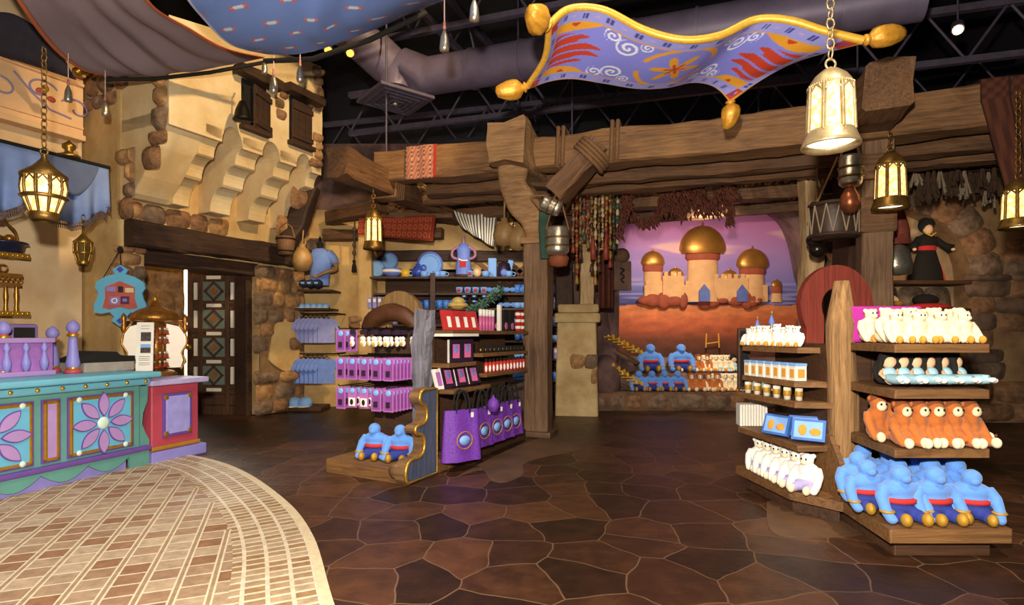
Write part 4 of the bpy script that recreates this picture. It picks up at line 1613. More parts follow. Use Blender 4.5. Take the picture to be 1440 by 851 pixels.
for i in range(7):
    place(box_, M(2.32 - .02 * i, 4.62 + .1 * i, 1.022, 10), 'white carton with light blue lid on the side shelf, %s from the gnarled post' % ORD[i], 'blue lidded cartons')
bk = thing('white_book', 'x', 'book', None)
mb = MB(); mb.box((0, 0, .1), (.02, .15, .2), bev=.003); mb.build('cover', PAPER, bk)
mb = MB(); mb.box((0, .003, .1), (.014, .147, .194)); mb.build('pages', WHITEC, bk)
for i in range(10):
    place(bk, M(2.14 + .026 * i, 5.36, .545, -8), 'slim white book in the row on the side shelf, %s from the aisle end' % ORD[i], 'slim white books')
pz = thing('puzzle_box', 'blue picture box leaning on the side shelf nearer the gnarled post', 'box', M(2.31, 4.44, .565, -38, -20))
mb = MB(); mb.box((0, 0, .085), (.24, .04, .17), bev=.004); mb.build('carton', mat('box_blue', '3e6fc4', .4), pz)
mb = MB(); mb.box((0, -.021, .085), (.2, .004, .13)); mb.build('picture', LBLUE, pz)
mb = MB(); mb.ell((-.04, -.024, .08), (.03, .004, .045)); mb.ell((.05, -.024, .07), (.04, .004, .03)); mb.build('printed_shapes', GOLDP, pz)
copy_thing(pz, M(2.19, 4.74, .56, -62, -20), 'blue picture box leaning on the side shelf, behind the other toward the mural')
copy_thing(pz, M(2.4, 4.66, .56, -30, -20), 'blue picture box wedged against the gnarled post on the side shelf')
pw = plush_bear('white_plush_toy', 'x', WHITEC, mat('lilac_plush', 'a9a4d8', .95), CREAMP, CREAMP, None, True, .3, None, .95, True)
for i in range(6):
    t = i / 5
    place(pw, M(2.3 - .06 * t, 4.42 + .72 * t, .178, -55 + 6 * i, 0, 0, .98 - .05 * t), 'white and lilac plush toy on the lowest side platform, %s from the gnarled post' % ORD[i], 'white and lilac plush toys')
r = thing('framed_board', 'small dark framed board at the mural end of the tiered gondola', 'board', M(2.26, 5.55, .86, 0))
mb = MB(); mb.box((0, 0, .3), (.12, .04, .6), bev=.01); mb.build('frame', SHELFD, r)
mb = MB(); mb.box((0, -.022, .3), (.08, .01, .54)); mb.build('dark_face', BLK_, r)
for s_ in (-1, 1):
    pass
# castle-less lamp pair: two small blue and gold bottles on the rear of the top side shelf
btl = thing('decorative_bottle', 'tall blue and silver stoppered bottle on the top side shelf', 'bottle', M(2.42, 5.3, 1.292))
mb = MB(); mb.lathe([(0, 0), (.055, 0), (.06, .05), (.05, .12), (.03, .15), (.02, .2)], 14); mb.build('flask', SILV, btl)
mb = MB(); mb.lathe([(.024, .2), (.03, .22), (.0, .3)], 12); mb.build('stopper', PERI, btl)
mb = MB(); mb.ell((0, 0, .31), (.012, .012, .016)); mb.build('tip', GOLDC, btl)
copy_thing(btl, M(2.3, 5.33, 1.292, 0, 0, 0, .85), 'shorter blue and silver stoppered bottle beside the taller one')

# --- scroll-sided gondola ----------------------------------------------------
GA = M(-.953, 5.26, 0, -26)
sg = thing('display_gondola', 'wooden display gondola with blue gold-edged scroll panel and weathered post', 'display stand', GA)


def gpart(mb, nm, m, bevel=.008):
    o = mb.build(nm, m, sg)
    if bevel:
        bv = o.modifiers.new('b', 'BEVEL'); bv.width = bevel; bv.segments = 2
    return o


mb = MB(); mb.prism([(-1.08, .06), (-.02, -.0), (-.02, .8), (-1.1, .8)], 0, .13); gpart(mb, 'platform', SHELF, .015)
mb = MB(); mb.prism([(-1.0, .78), (-.02, .78), (-.02, 2.64), (-.9, 2.64)], 0, .12); gpart(mb, 'plinth', SHELFD)
# scroll panel: outline in (y,z)
sc_pts = [(0.0, 0.0), (.47, 0.0), (.47, .87), (.27, .87), (.2, .85), (.17, .79), (.2, .74), (.26, .71), (.29, .65), (.28, .57), (.22, .54), (.13, .53), (.1, .5), (.12, .46), (.2, .44), (.24, .4), (.25, .33), (.22, .26), (.15, .23), (.05, .23), (-.02, .2), (-.05, .13), (-.04, .05)]
XT = Matrix(((0, 0, 1, 0), (1, 0, 0, 0), (0, 1, 0, 0), (0, 0, 0, 1)))
CARV = wood('carved_scroll', '8a6a44', '523722', .6, 0)
mb = MB(); mb.prism(sc_pts, -.13, -.012, XT); gpart(mb, 'scroll_panel', CARV, .02)
GOLDL = mat('gold_leaf', 'c99a3c', .35, .7, var=.25, scale=30, bump=.2)
mb = MB(); mb.tube([(.0, y, z) for y, z in [tuple(v.xy) for v in bez([(a, c, 0) for a, c in sc_pts[3:] + [(0.0, 0.02)]], 70)]] , .017, 6)
mb.tube([(0, .0, .02), (0, .465, .02), (0, .465, .86), (0, .27, .86)], .014, 4); gpart(mb, 'gold_edging', GOLDL, 0)
BLP = wood('blue_panel', '56607a', '333a52', .6, 2)
ins = [(y * .93 + .02, z * .95 + .02) for y, z in sc_pts]
mb = MB(); mb.prism(ins, -.014, .004, XT); gpart(mb, 'blue_inlay', BLP, 0)
mb = MB(); mb.lathe([(0, -.0), (.07, .0), (.07, .03), (.04, .04), (.0, .05)], 16, Matrix.Translation((-.14, -.0, .12)) @ Matrix.Rotation(PI / 2, 4, 'X')); gpart(mb, 'scroll_boss', CARV, 0)
GPOST = wood('blue_grey_post', '8b8a97', '4d4a58', .7, 2)
mb = MB(); mb.timber(1.55, .14, .14, Matrix.Translation((-.3, .66, .1)) @ Matrix.Rotation(-PI / 2, 4, 'Y'), .035, 110, 26); gpart(mb, 'post_shaft', GPOST, 0)
mb = MB(); mb.box((-.68, .84, .75), (.8, .05, 1.4)); gpart(mb, 'end_panel', WB)
mb = MB(); mb.box((-.36, 1.75, .75), (.05, 1.8, 1.3)); gpart(mb, 'spine_panel', WB)
for y0, y1, z, x1 in ((.72, 1.55, .815, .03), (.72, 1.3, 1.09, -.02), (.75, 2.68, 1.44, .0), (1.4, 2.66, 1.18, .0), (1.5, 2.66, .94, .0)):
    mb = MB(); mb.box(((x1 - .34) / 2, (y0 + y1) / 2, z - .022), (x1 + .34, y1 - y0, .045)); gpart(mb, 'shelf', SHELF)
# bars for the carded goods
bars = []
for z in (1.43, 1.14, .83):
    mb = MB(); mb.box((-.72, .8, z + .03), (.86, .03, .03)); gpart(mb, 'hook_rail', IRON, 0)
    for q in range(5):
        mb = MB(); x = -1.06 + q * .155
        mb.tube([(x, .82, z + .03), (x, .24, z + .03), (x, .22, z + .05)], .006, 5); gpart(mb, 'hook', IRON, 0)
card = thing('carded_souvenir', 'x', 'souvenir card', None)
mb = MB(); mb.box((0, 0, -.12), (.125, .006, .225), bev=.012); mb.build('backing_card', LILC, card)
mb = MB(); mb.box((0, -.004, -.12), (.1, .004, .19)); mb.build('inner_panel', mat('mauve_card', '8d4a9a', .45), card)
mb = MB(); mb.ell((0, -.006, -.045), (.036, .008, .03)); mb.build('blue_emblem', LBLUE, card)
mb = MB(); mb.box((0, -.012, -.16), (.05, .012, .06), bev=.01); mb.build('trinket', CARDK, card)
card2 = thing('carded_souvenir', 'x', 'souvenir card', None)
mb = MB(); mb.box((0, 0, -.11), (.115, .006, .2), bev=.012); mb.build('backing_card', LILC, card2)
mb = MB(); mb.ell((0, -.006, -.035), (.034, .008, .028)); mb.build('blue_emblem', LBLUE, card2)
mb = MB(); mb.box((0, -.008, -.15), (.085, .008, .085), bev=.004); mb.build('white_pin_card', PAPER, card2)
mb = MB(); mb.ell((0, -.014, -.15), (.022, .006, .03)); mb.build('pin', BLK_, card2)
for ri, z in enumerate((1.43, 1.14, .83)):
    for q in range(5):
        depth = 3 if q < 3 else 7
        if ri == 0 and q > 0:
            continue
        for d_ in range(depth):
            pr = card2 if (ri == 2 and q in (1, 2)) else card
            place(pr, GA @ M(-1.06 + q * .155, .26 + d_ * (.09 if q < 3 else .06), z + .02), 'foremost lilac souvenir card of the %s row, %s hook from the shirt alcove' % (('top', 'middle', 'lowest')[ri], ORD[q]) if d_ < 1 else 'lilac souvenir card behind the foremost one, %s row, %s hook from shirt alcove' % (('top', 'middle', 'lowest')[ri], ORD[q]), 'lilac souvenir cards, %s row, %s hook' % (('top', 'middle', 'lowest')[ri], ORD[q]))
# bright figurines hanging on the top row
fig = thing('hanging_figurine', 'x', 'figurine', None)
mb = MB(); mb.box((0, 0, -.03), (.07, .004, .05)); mb.build('tag_card', CARDK, fig)
mb = MB(); mb.ell((0, -.01, -.1), (.024, .02, .026), None, 9, 7); mb.ell((0, -.008, -.145), (.03, .022, .035), None, 9, 7); mb.build('body', WHITEC, fig)
mb = MB(); mb.ell((0, -.026, -.15), (.016, .01, .018), None, 8, 6); mb.build('gold_trim', YELG, fig)
for q in range(4):
    for d_ in range(4):
        place(fig, GA @ M(-.9 + q * .15 + (.02 if d_ % 2 else 0), .26 + d_ * .13, 1.45), 'white and gold figurine on the top hooks, %s hook past the lilac card, %s along' % (ORD[q], ORD[d_]), 'white and gold hanging figurines')
# two blue toys on the front platform
for i, (x, y, rz) in enumerate(((-.66, .33, 18), (-.36, .36, 22))):
    place(blue, GA @ M(x, y, .132, rz - 26 + 20, 0, 0, 1.05), 'blue plush toy on the scroll gondola platform, %s the scroll panel' % ('further from', 'right beside')[i], None)

# books, boxes on the near right shelves
bx = thing('picture_book', 'x', 'book', None)
mb = MB(); mb.box((0, 0, .125), (.035, .19, .25), bev=.004); mb.build('cover', CARDK, bx)
mb = MB(); mb.box((.0185, 0, .125), (.003, .1, .15)); mb.build('front_picture', PINK, bx)
mb = MB(); mb.ell((.021, 0, .15), (.002, .03, .045)); mb.build('blue_figure', PERI, bx)
mb = MB(); mb.box((-.002, -.004, .125), (.03, .186, .244)); mb.build('pages', PAPER, bx)
for i in range(2):
    place(bx, GA @ M(-.07, .92 + i * .24, 1.092, -14), 'dark boxed book under the white ledge near the weathered post, %s' % ('nearer the post', 'further from the post')[i], 'dark boxed books')
mb = MB(); mb.box((-.12, 1.02, 1.39), (.26, .56, .03), bev=.004); single(mb, 'white_tray', PAPER, 'white tray lying over the dark boxed books', 'tray', GA)
for i in range(3):
    place(bx, GA @ M(-.1 + .03 * i, .86 + i * .22, .818, -10, 0, -16), 'dark picture book leaning on the shelf above the scroll panel, %s from weathered post' % ORD[i], 'dark leaning picture books')
wb = thing('white_edged_book', 'x', 'book', None)
mb = MB(); mb.box((0, 0, .11), (.03, .17, .22), bev=.003); mb.build('cover', PAPER, wb)
mb = MB(); mb.box((.0165, 0, .11), (.003, .12, .15)); mb.build('lilac_front', LILC, wb)
for i in range(3):
    place(wb, GA @ M(-.13, .76 + i * .045, .818, -10, 0, -18), 'white-edged lilac book at the post end of the slanted shelf, %s' % ('nearest the post', 'in the middle', 'against the dark books')[i], 'white edged lilac books')
# purple tote bags with a gold ring emblem
def tote(label, T, w_=.36, h_=.42):
    r = thing('tote_bag', label, 'tote bag', T)
    def fn(u, v):
        a = u * 2 * PI
        ww = w_ / 2 * (1 + .18 * (1 - v))
        dd = .06 * (1 - .5 * v)
        fold = 1 + .05 * math.sin(a * 7 + v * 2)
        x = math.copysign(abs(math.cos(a)) ** .6, math.cos(a)) * ww
        y = math.copysign(abs(math.sin(a)) ** .8, math.sin(a)) * dd * fold
        return (x, y + .012 * math.sin(x * 22), h_ * v)
    o = grid_surface('bag_body', fn, 48, 10, None, PURP, r)
    mb = MB(); mb.prism([(math.cos(a * PI / 12) * w_ * .58, math.sin(a * PI / 12) * .055) for a in range(24)], 0, .012); mb.build('bag_base', PURP, r)
    T2 = Matrix.Translation((.0, -.072, h_ * .42)) @ Matrix.Rotation(PI / 2, 4, 'X')
    mb = MB(); mb.torus((0, 0, 0), .088, .006, T2, 24, 6); mb.build('gold_ring', GOLDC, r)
    mb = MB(); mb.lathe([(.0, .006), (.06, .004), (.062, -.004), (0, -.004)], 20, T2, True, 1, .8); mb.build('pale_emblem', LBLUE, r)
    for y in (-.035, .035):
        mb = MB(); mb.tube(bez([(-.08, y, h_ - .03), (-.07, y, h_ + .1), (-.03, y, h_ + .19), (.03, y, h_ + .19), (.07, y, h_ + .1), (.08, y, h_ - .03)], 16), .011, 6); mb.build('handle', BLK_, r)
    mb = MB(); mb.box((.1, -.05, h_ - .05), (.03, .006, .05)); mb.build('price_tag', PAPER, r)
    return r


tote('purple sequinned tote bag nearest the scroll panel with a gold ring emblem', GA @ M(.13, .72, .1, 60), .38, .52)
for i, y in enumerate((1.2, 1.5, 1.76, 2.0)):
    tote('purple tote bag hanging under the gondola shelves, %s one behind the sequinned bag' % ORD[i], GA @ M(.08, y, .16, 78), .34, .42)
mb = MB(); mb.tube([(0, .6, .88), (0, 2.3, .88)], .01, 6); single(mb, 'hanging_rail', IRON, 'thin black rail the purple bags hang from', 'rail', GA @ M(.1, 0, -.02))
mb = MB(); mb.lathe([(0, -.08), (.05, -.06), (.07, 0), (.05, .06), (.02, .08), (0, .12)], 14); single(mb, 'purple_bauble', PURP, 'round shiny purple ornament hanging between the tote bags', 'ornament', GA @ M(.28, 1.14, .63))
# top shelf goods
hat = thing('straw_turban', 'straw coloured toy turban on the books of the gondola top shelf', 'hat', GA @ M(-.12, 1.05, 1.69))
mb = MB(); mb.ell((0, 0, .03), (.1, .09, .05)); mb.ell((.01, 0, .07), (.075, .07, .05)); mb.build('crown', mat('straw', 'b39a52', .8, var=.2, scale=30), hat)
mb = MB(); mb.torus((0, 0, .03), .095, .022, None, 20, 8); mb.build('rolled_brim', MATS['straw'], hat)
rb = thing('red_story_book', 'x', 'book', None)
mb = MB(); mb.box((0, 0, .11), (.03, .16, .22), bev=.003); mb.build('cover', REDC, rb)
mb = MB(); mb.box((.0165, .01, .09), (.003, .05, .12)); mb.build('white_figure', WHITEC, rb)
for i in range(4):
    place(rb, GA @ M(-.12 + .02 * i, .88 + i * .14, 1.442, -14, 0, -14), 'red and white story book on the gondola top shelf, %s from the weathered post' % ORD[i], 'red story books')
wand = thing('pink_wand_tube', 'x', 'tube', None)
mb = MB(); mb.lathe([(0, 0), (.022, 0), (.022, .17), (0, .17)], 10); mb.build('tube_body', PINK, wand)
mb = MB(); mb.lathe([(.0, .17), (.024, .17), (.024, .25), (0, .25)], 10); mb.build('white_cap', WHITEC, wand)
for i in range(5):
    place(wand, GA @ M(-.08, 1.5 + i * .075, 1.442), 'pink tube with tall white cap on the gondola top shelf, %s from the story books' % ORD[i], 'pink capped tubes')
mb = MB(); mb.box((0, 0, .16), (.05, .04, .32), bev=.004); single(mb, 'white_carton', PAPER, 'tall slim white carton standing after the pink tubes', 'carton', GA @ M(-.04, 1.9, 1.442))
dk = thing('black_window_box', 'x', 'box', None)
mb = MB(); mb.box((0, 0, .13), (.16, .12, .26), bev=.004); mb.build('carton', BLK_, dk)
mb = MB(); mb.ell((.0, -.062, .06), (.05, .006, .045)); mb.ell((.082, 0, .06), (.006, .045, .045)); mb.build('red_print', PINK, dk)
for i in range(2):
    place(dk, GA @ M(-.1, 2.05 + i * .18, 1.442), 'tall black boxed toy on the gondola top shelf, %s' % ('nearer the white carton', 'nearer the red jars')[i], 'tall black boxed toys')
jar = thing('red_jar', 'x', 'jar', None)
mb = MB(); mb.lathe([(0, 0), (.035, 0), (.04, .03), (.04, .07), (.03, .085), (0, .085)], 12); mb.build('pot', REDG, jar)
mb = MB(); mb.lathe([(.0405, .03), (.042, .035), (.042, .06), (.0405, .065)], 12); mb.build('white_band', WHITEC, jar)
for i in range(2):
    for k_ in range(3):
        place(jar, GA @ M(-.05, 2.46 + i * .1, 1.442 + .087 * k_), 'red jar with white band on the gondola top shelf, %s stack, %s one' % (('nearer', 'further')[i], ('bottom', 'middle', 'topmost')[k_]), 'stacked red jars')
bsq = thing('red_white_bottle', 'x', 'bottle', None)
mb = MB(); mb.lathe([(0, 0), (.03, 0), (.032, .09), (.02, .12), (.012, .13)], 10); mb.build('flask', REDG, bsq)
mb = MB(); mb.lathe([(.012, .13), (.016, .135), (.016, .16), (0, .17)], 10); mb.build('black_cap', BLK_, bsq)
mb = MB(); mb.ell((.014, -.026, .05), (.016, .012, .04)); mb.build('white_label', WHITEC, bsq)
for i in range(12):
    place(bsq, GA @ M(-.05, 1.58 + i * .095, .942), 'red bottle with white label and black cap, %s in row from the leaning books' % ORD[i], 'red bottles in a row')
dkj = thing('dark_jar', 'x', 'jar', None)
mb = MB(); mb.lathe([(0, 0), (.035, 0), (.038, .05), (.03, .07), (0, .075)], 10); mb.build('pot', BLK_, dkj)
mb = MB(); mb.ell((0, -.034, .035), (.012, .008, .016)); mb.build('gold_label', GOLDC, dkj)
for i in range(11):
    place(dkj, GA @ M(-.06, 1.5 + i * .11, 1.182), 'little black jar with gold label on the middle gondola shelf, %s from the boxed books' % ORD[i], 'little black jars')
# tan horseshoe crest on the far side
horseshoe('horseshoe_crest', M(-1.52, 7.7, 1.58, -20), wood('tan_board', 'b9935c', '7d5a34', .65, 2), 'tan wooden horseshoe board rising behind the carded souvenirs', 'crest', .36, .16, .09, 1.58)
r = thing('saddle', 'brown padded leather saddle resting before the tan horseshoe board', 'saddle', M(-1.52, 7.35, 1.52, -20))
mb = MB(); mb.tube(bez([(-.42, 0, -.1), (-.3, -.03, .06), (-.05, -.05, .16), (.2, -.04, .1), (.42, 0, -.12)], 14), [.06, .08, .1, .11, .12, .12, .12, .12, .12, .11, .11, .1, .09, .08, .06], 8); mb.build('pad', mat('leather', '5f3a22', .5, var=.2, scale=8, bump=.2), r)
mb = MB(); mb.lathe([(.0, 0), (.05, 0), (.07, .08), (.03, .12)], 10, Matrix.Translation((.42, -.02, -.06))); mb.build('gold_pommel', GOLDP, r)
# ---------------------------------------------------------------- toys on the rock ledge
for i, (px, Y, z) in enumerate(((874 + 40, 11.15, .665), (905 + 52, 11.15, .665))):
    x = (px - CX) / F * Y
    place(blue, M(x, Y, z, 0, 0, 0, 1.6), 'large blue plush toy on the upper rock ledge, %s' % ('nearer the pier', 'further from the pier')[i], 'large blue plush toys on the ledge')
for i in range(4):
    px = 898 + i * 18
    place(blue, M((px - CX) / F * 10.7, 10.7 - .02 * (i % 2), .335, 0, 0, 0, 1.12), 'blue plush toy on the lower rock ledge under the mural, %s from the pier' % ORD[i], 'blue plush toys on the lower ledge')
DOLLS = mat('teal_cloth', '6fa3b8', .85)
k = 0
for ri, (Y, z) in enumerate(((10.68, .335), (11.15, .665))):
    nm = ('lower', 'upper')[ri]
    for i in range(4):
        px = (972, 958)[ri] + i * 12
        place(monk, M((px - CX) / F * Y, Y, z, rnd.uniform(-15, 15), 0, 0, .98), 'brown plush monkey on the %s mural ledge, %s from the blue toys' % (nm, ORD[i]), 'brown plush monkeys on the %s ledge' % nm)
    for i in range(5):
        px = (1000 + i * 9, 990 + i * 8)[ri]
        place(cream, M((px - CX) / F * Y, Y + .02, z, rnd.uniform(-15, 15), 0, 0, 1.2), 'cream plush toy on the %s mural ledge, %s from the monkeys' % (nm, ORD[i]), 'cream plush toys on the %s ledge' % nm)
    for i in range(4):
        px = (1042, 1012)[ri] + i * 11
        place(doll, M((px - CX) / F * Y, Y + .05, z, rnd.uniform(-10, 10), 0, 0, 1.15), 'dark-haired doll on the %s mural ledge, %s from the cream toys' % (nm, ORD[i]), 'dark haired dolls on the %s ledge' % nm)
tb = thing('yellow_trumpet', 'x', 'toy', None)
mb = MB(); mb.tube([(0, 0, .03), (0, -.12, .03), (0, -.18, .035), (0, -.22, .04)], [.012, .014, .022, .045], 8); mb.ell((0, 0, .03), (.022, .02, .02)); mb.build('toy_body', YELG, tb)
mb = MB(); mb.ell((.0, -.1, .055), (.02, .02, .016), None, 8, 6); mb.build('white_knob', WHITEC, tb)
for j, (yy, zz) in enumerate(((440 + 40, 10.95), (440 + 78, 10.75))):
    for i in range(7):
        px = 850 + i * 6.5
        py = (476, 516)[j] + i * (3.6, 4.2)[j]
        q = P(px, py, zz - .02 * i)
        place(tb, Matrix.Translation(q) @ Matrix.Rotation(math.radians(40 + 10 * (i % 3)), 4, 'Z'), 'yellow toy on the %s step of the rock flank beside the pier, %s down' % (('upper', 'lower')[j], ORD[i]), 'yellow toys on the %s step' % ('upper', 'lower')[j])
mb = MB()
for j in range(2):
    a, c = P(846, (482, 524)[j], 11.0), P(898, (510, 552)[j], 10.75)
    T = Matrix.Translation(a) @ (c - a).to_track_quat('X', 'Z').to_matrix().to_4x4()
    m2 = MB(); m2.box(((c - a).length / 2, .16, -.03), ((c - a).length, .4, .05), T, .015)
    single(m2, 'rock_shelf', ROCKB, 'sloping %s shelf of the rock flank with yellow toys' % ('upper', 'lower')[j], 'shelf')
r = thing('wooden_frame_toy', 'small yellow wooden stand at the foot of the mural', 'stand', Matrix.Translation(P(1002, 489, 11.95)))
for x in (-.14, .14):
    mb = MB(); mb.tube([(x, 0, 0), (x * .9, 0, .3)], .018, 6); mb.build('post', GOLDP, r)
mb = MB(); mb.tube([(-.14, 0, .08), (.14, 0, .12)], .016, 6); mb.build('rung', GOLDP, r)

# ---------------------------------------------------------------- shelf wall goods
def at(px, z, Y=10.66):
    return Matrix.Translation(((px - CX) / F * Y, Y, z))


plate = thing('blue_plate', 'x', 'plate', None)
mb = MB(); mb.lathe([(0, 0), (.1, .0), (.16, .025), (.165, .03), (.1, .012), (0, .012)], 22, Matrix.Translation((0, 0, .165)) @ Matrix.Rotation(PI / 2 + .15, 4, 'X')); mb.build('dish', PERI, plate)
mb = MB(); mb.lathe([(.1, .016), (.13, .024), (.14, .024), (.1, .018)], 22, Matrix.Translation((0, 0, .165)) @ Matrix.Rotation(PI / 2 + .15, 4, 'X')); mb.build('pale_ring', LBLUE, plate)
place(plate, at(530, SH['top']), 'blue plate standing at the alcove end of the top wall shelf')
place(plate, at(548, SH['top'] + .17, 10.85), 'blue plate standing higher behind the striped bowl')
place(plate, at(605, SH['top'], 10.7) @ Matrix.Scale(1.5, 4), 'largest blue plate standing on the top wall shelf')
stand = MB(); stand.box((0, 0, .085), (.2, .16, .17), bev=.01); single(stand, 'display_block', SHELFD, 'dark block lifting the middle blue plate on the top wall shelf', 'block', at(548, SH['top'], 10.85))
bowl = thing('striped_bowl', 'blue and white footed bowl on the top wall shelf', 'bowl', at(551, SH['top'], 10.55))
mb = MB(); mb.lathe([(0, 0), (.08, 0), (.16, .06), (.18, .15), (.17, .16), (.14, .08), (0, .04)], 20); mb.build('body', PERI, bowl)
mb = MB(); mb.lathe([(.168, .08), (.176, .09), (.182, .12), (.178, .125)], 20); mb.build('white_band', WHITEC, bowl)
cup = thing('wide_cup', 'x', 'cup', None)
mb = MB(); mb.lathe([(0, 0), (.06, 0), (.075, .1), (.068, .1), (.05, .01), (0, .01)], 16); mb.build('body', LBLUE, cup)
mb = MB(); mb.torus((.085, 0, .05), .032, .009, None, 14, 6, 'Y'); mb.build('handle', LBLUE, cup)
mug = thing('yellow_mug', 'yellow mug with blue handle on the top wall shelf', 'mug', at(570, SH['top'], 10.6))
mb = MB(); mb.lathe([(0, 0), (.08, 0), (.085, .14), (.075, .14), (.07, .01), (0, .01)], 16); mb.build('body', YELG, mug)
mb = MB(); mb.torus((.1, 0, .07), .04, .016, None, 14, 6, 'Y'); mb.build('handle', LBLUE, mug)
jug = thing('round_jug', 'round dark blue jug on the top wall shelf', 'jug', at(588, SH['top'], 10.62))
mb = MB(); mb.lathe([(0, 0), (.06, 0), (.12, .06), (.125, .12), (.08, .19), (.045, .22), (.05, .25), (0, .25)], 18); mb.build('body', mat('cobalt', '3c4fae', .25), jug)
mb = MB(); mb.torus((.1, 0, .18), .05, .012, None, 14, 6, 'Y'); mb.build('handle', MATS['cobalt'], jug)
for i, px in enumerate((596, 614, 622)):
    place(cup, at(px, SH['top'], 10.52), 'light blue wide cup before the largest plate, %s from the round jug' % ORD[i], 'light blue cups')
# apron-like blue display figure, kept plain
r = thing('blue_display_mannequin', 'tall blue display form with lilac arms and red pocket on the top wall shelf', 'mannequin', at(652, SH['top'], 10.6))
mb = MB(); mb.lathe([(.15, .04), (.14, .2), (.12, .4), (.13, .52), (.08, .62), (0, .64)], 18, Matrix.Diagonal((1, .55, 1, 1))); mb.build('apron_body', PERI, r)
mb = MB(); mb.box((-.01, -.08, .24), (.12, .02, .12), bev=.02); mb.build('red_pocket', REDC, r)
mb = MB(); mb.tube([(-.09, -.085, .33), (-.02, -.095, .3), (.08, -.085, .3)], .014, 6); mb.build('white_trim', WHITEC, r)
for q in (-1, 1):
    mb = MB(); mb.tube(bez([(q * .08, 0, .58), (q * .2, -.01, .5), (q * .21, -.03, .38), (q * .11, -.07, .33)], 10), .026, 8); mb.build('arm', mat('lilac_skin', 'b07a92', .7), r)
mb = MB(); mb.lathe([(.0, .0), (.16, .0), (.15, .045), (0, .045)], 16); mb.build('stand_base', SHELFD, r)
mb = MB(); mb.tube([(0, 0, .62), (0, 0, .74), (.02, 0, .78)], [.03, .025, .012], 8); mb.build('neck_post', MATS['lilac_skin'], r)
rc = thing('red_blue_cup', 'x', 'cup', None)
mb = MB(); mb.lathe([(0, 0), (.055, 0), (.07, .11), (.06, .11), (.05, .01), (0, .01)], 14); mb.build('body', LBLUE, rc)
mb = MB(); mb.lathe([(.0, .0), (.034, .0), (.03, .012), (0, .014)], 14, Matrix.Translation((0, -.062, .055)) @ Matrix.Rotation(PI / 2, 4, 'X')); mb.build('red_spot', REDG, rc)
place(rc, at(661, SH['top'], 10.52), 'blue cup with red spot beside the tall blue display form')
for i in range(4):
    place(rc, at(646 + i * 11.5, SH['second'] + 0.002, 10.6), 'blue cup with red spot on the second wall shelf, %s from the display form' % ORD[i], 'red spotted blue cups')
mb = MB(); mb.ell((0, 0, .09), (.085, .085, .09)); single(mb, 'round_ornament', mat('opal', 'ffc890', .3, var=.2, scale=8), 'pale round ornament on the top wall shelf', 'ornament', at(671, SH['top'], 10.6))
r = thing('blue_gift_set', 'blue boxed gift set with dark arch cutout on the top wall shelf', 'gift box', at(700, SH['top'], 10.62))
mb = MB(); mb.box((-.1, .02, .18), (.16, .1, .36), bev=.02); mb.build('tall_carton', LBLUE, r)
mb = MB(); mb.lathe([(.12, 0), (.13, .12), (.1, .26), (0, .3)], 16, Matrix.Translation((.12, 0, 0))); mb.build('dark_arch', CARDK, r)
mb = MB(); mb.ell((.12, -.1, .08), (.07, .05, .07)); mb.build('blue_ball', PERI, r)
mb = MB(); mb.box((.18, .06, .22), (.1, .06, .3), Matrix.Rotation(.2, 4, 'Y'), .01); mb.build('tilted_card', LBLUE, r)
for i, px in enumerate((683, 716)):
    place(cup, at(px, SH['top'], 10.5), 'light blue wide cup near the gift set, %s it' % ('before', 'past')[i])
bm_ = thing('blue_mug', 'x', 'mug', None)
mb = MB(); mb.lathe([(0, 0), (.055, 0), (.058, .15), (.05, .15), (.045, .01), (0, .01)], 14); mb.build('body', mat('sky_mug', '4f86d8', .35), bm_)
mb = MB(); mb.torus((.068, 0, .075), .035, .01, None, 12, 6, 'Y'); mb.build('handle', MATS['sky_mug'], bm_)
for i in range(6):
    place(bm_, at(600 + i * 9, SH['third'], 10.55), 'blue mug on the third wall shelf, %s from the horseshoe board' % ORD[i], 'blue mugs on the third wall shelf')
for i in range(5):
    place(bm_, at(582 + i * 9, SH['third'] + .001, 10.78), 'blue mug in the rear row of the third wall shelf, %s from the horseshoe board' % ORD[i], 'blue mugs in the rear row')
capm = thing('visor_hat', 'x', 'cap', None)
mb = MB(); mb.ell((0, 0, .03), (.07, .075, .06)); mb.build('crown', mat('cap_navy', '20263f', .8), capm)
mb = MB(); mb.prism([(.06 * math.cos(a), -.05 - .07 * math.sin(a)) for a in [PI - i * PI / 8 for i in range(9)]][::-1], .0, .008); mb.build('peak', MATS['cap_navy'], capm)
mb = MB(); mb.box((0, -.076, .035), (.05, .006, .025)); mb.build('pale_badge', LBLUE, capm)
for j in range(3):
    for i in range(3):
        place(capm, at(653 + i * 14, SH['third'] + .092 * j, 10.55), 'dark cap with pale badge, %s stack from the mugs, %s' % (ORD[i], ('bottom', 'middle', 'top')[j]), 'stacked dark caps')
pb = thing('lavender_box', 'x', 'box', None)
mb = MB(); mb.box((0, 0, .1), (.075, .16, .2), bev=.004); mb.build('carton', mat('lavender', '8f8ac6', .5), pb)
mb = MB(); mb.box((0, -.081, .14), (.05, .004, .06)); mb.build('white_panel', PAPER, pb)
for j, z in enumerate((SH['third'], SH['fourth'])):
    for i in range(6):
        place(pb, at(521 + i * 7, z, 10.55), 'lavender box on the %s wall shelf, %s from the alcove' % (('third', 'fourth')[j], ORD[i]), 'lavender boxes on the %s wall shelf' % ('third', 'fourth')[j])
bt = thing('blue_bow_tie_toy', 'x', 'toy', None)
mb = MB(); mb.ell((-.05, 0, .06), (.055, .03, .045)); mb.ell((.05, 0, .06), (.055, .03, .045)); mb.ell((0, 0, .06), (.025, .03, .03)); mb.build('body', BLUE, bt)
mb = MB(); mb.ell((0, -.03, .06), (.014, .012, .014)); mb.build('yellow_button', YELG, bt)
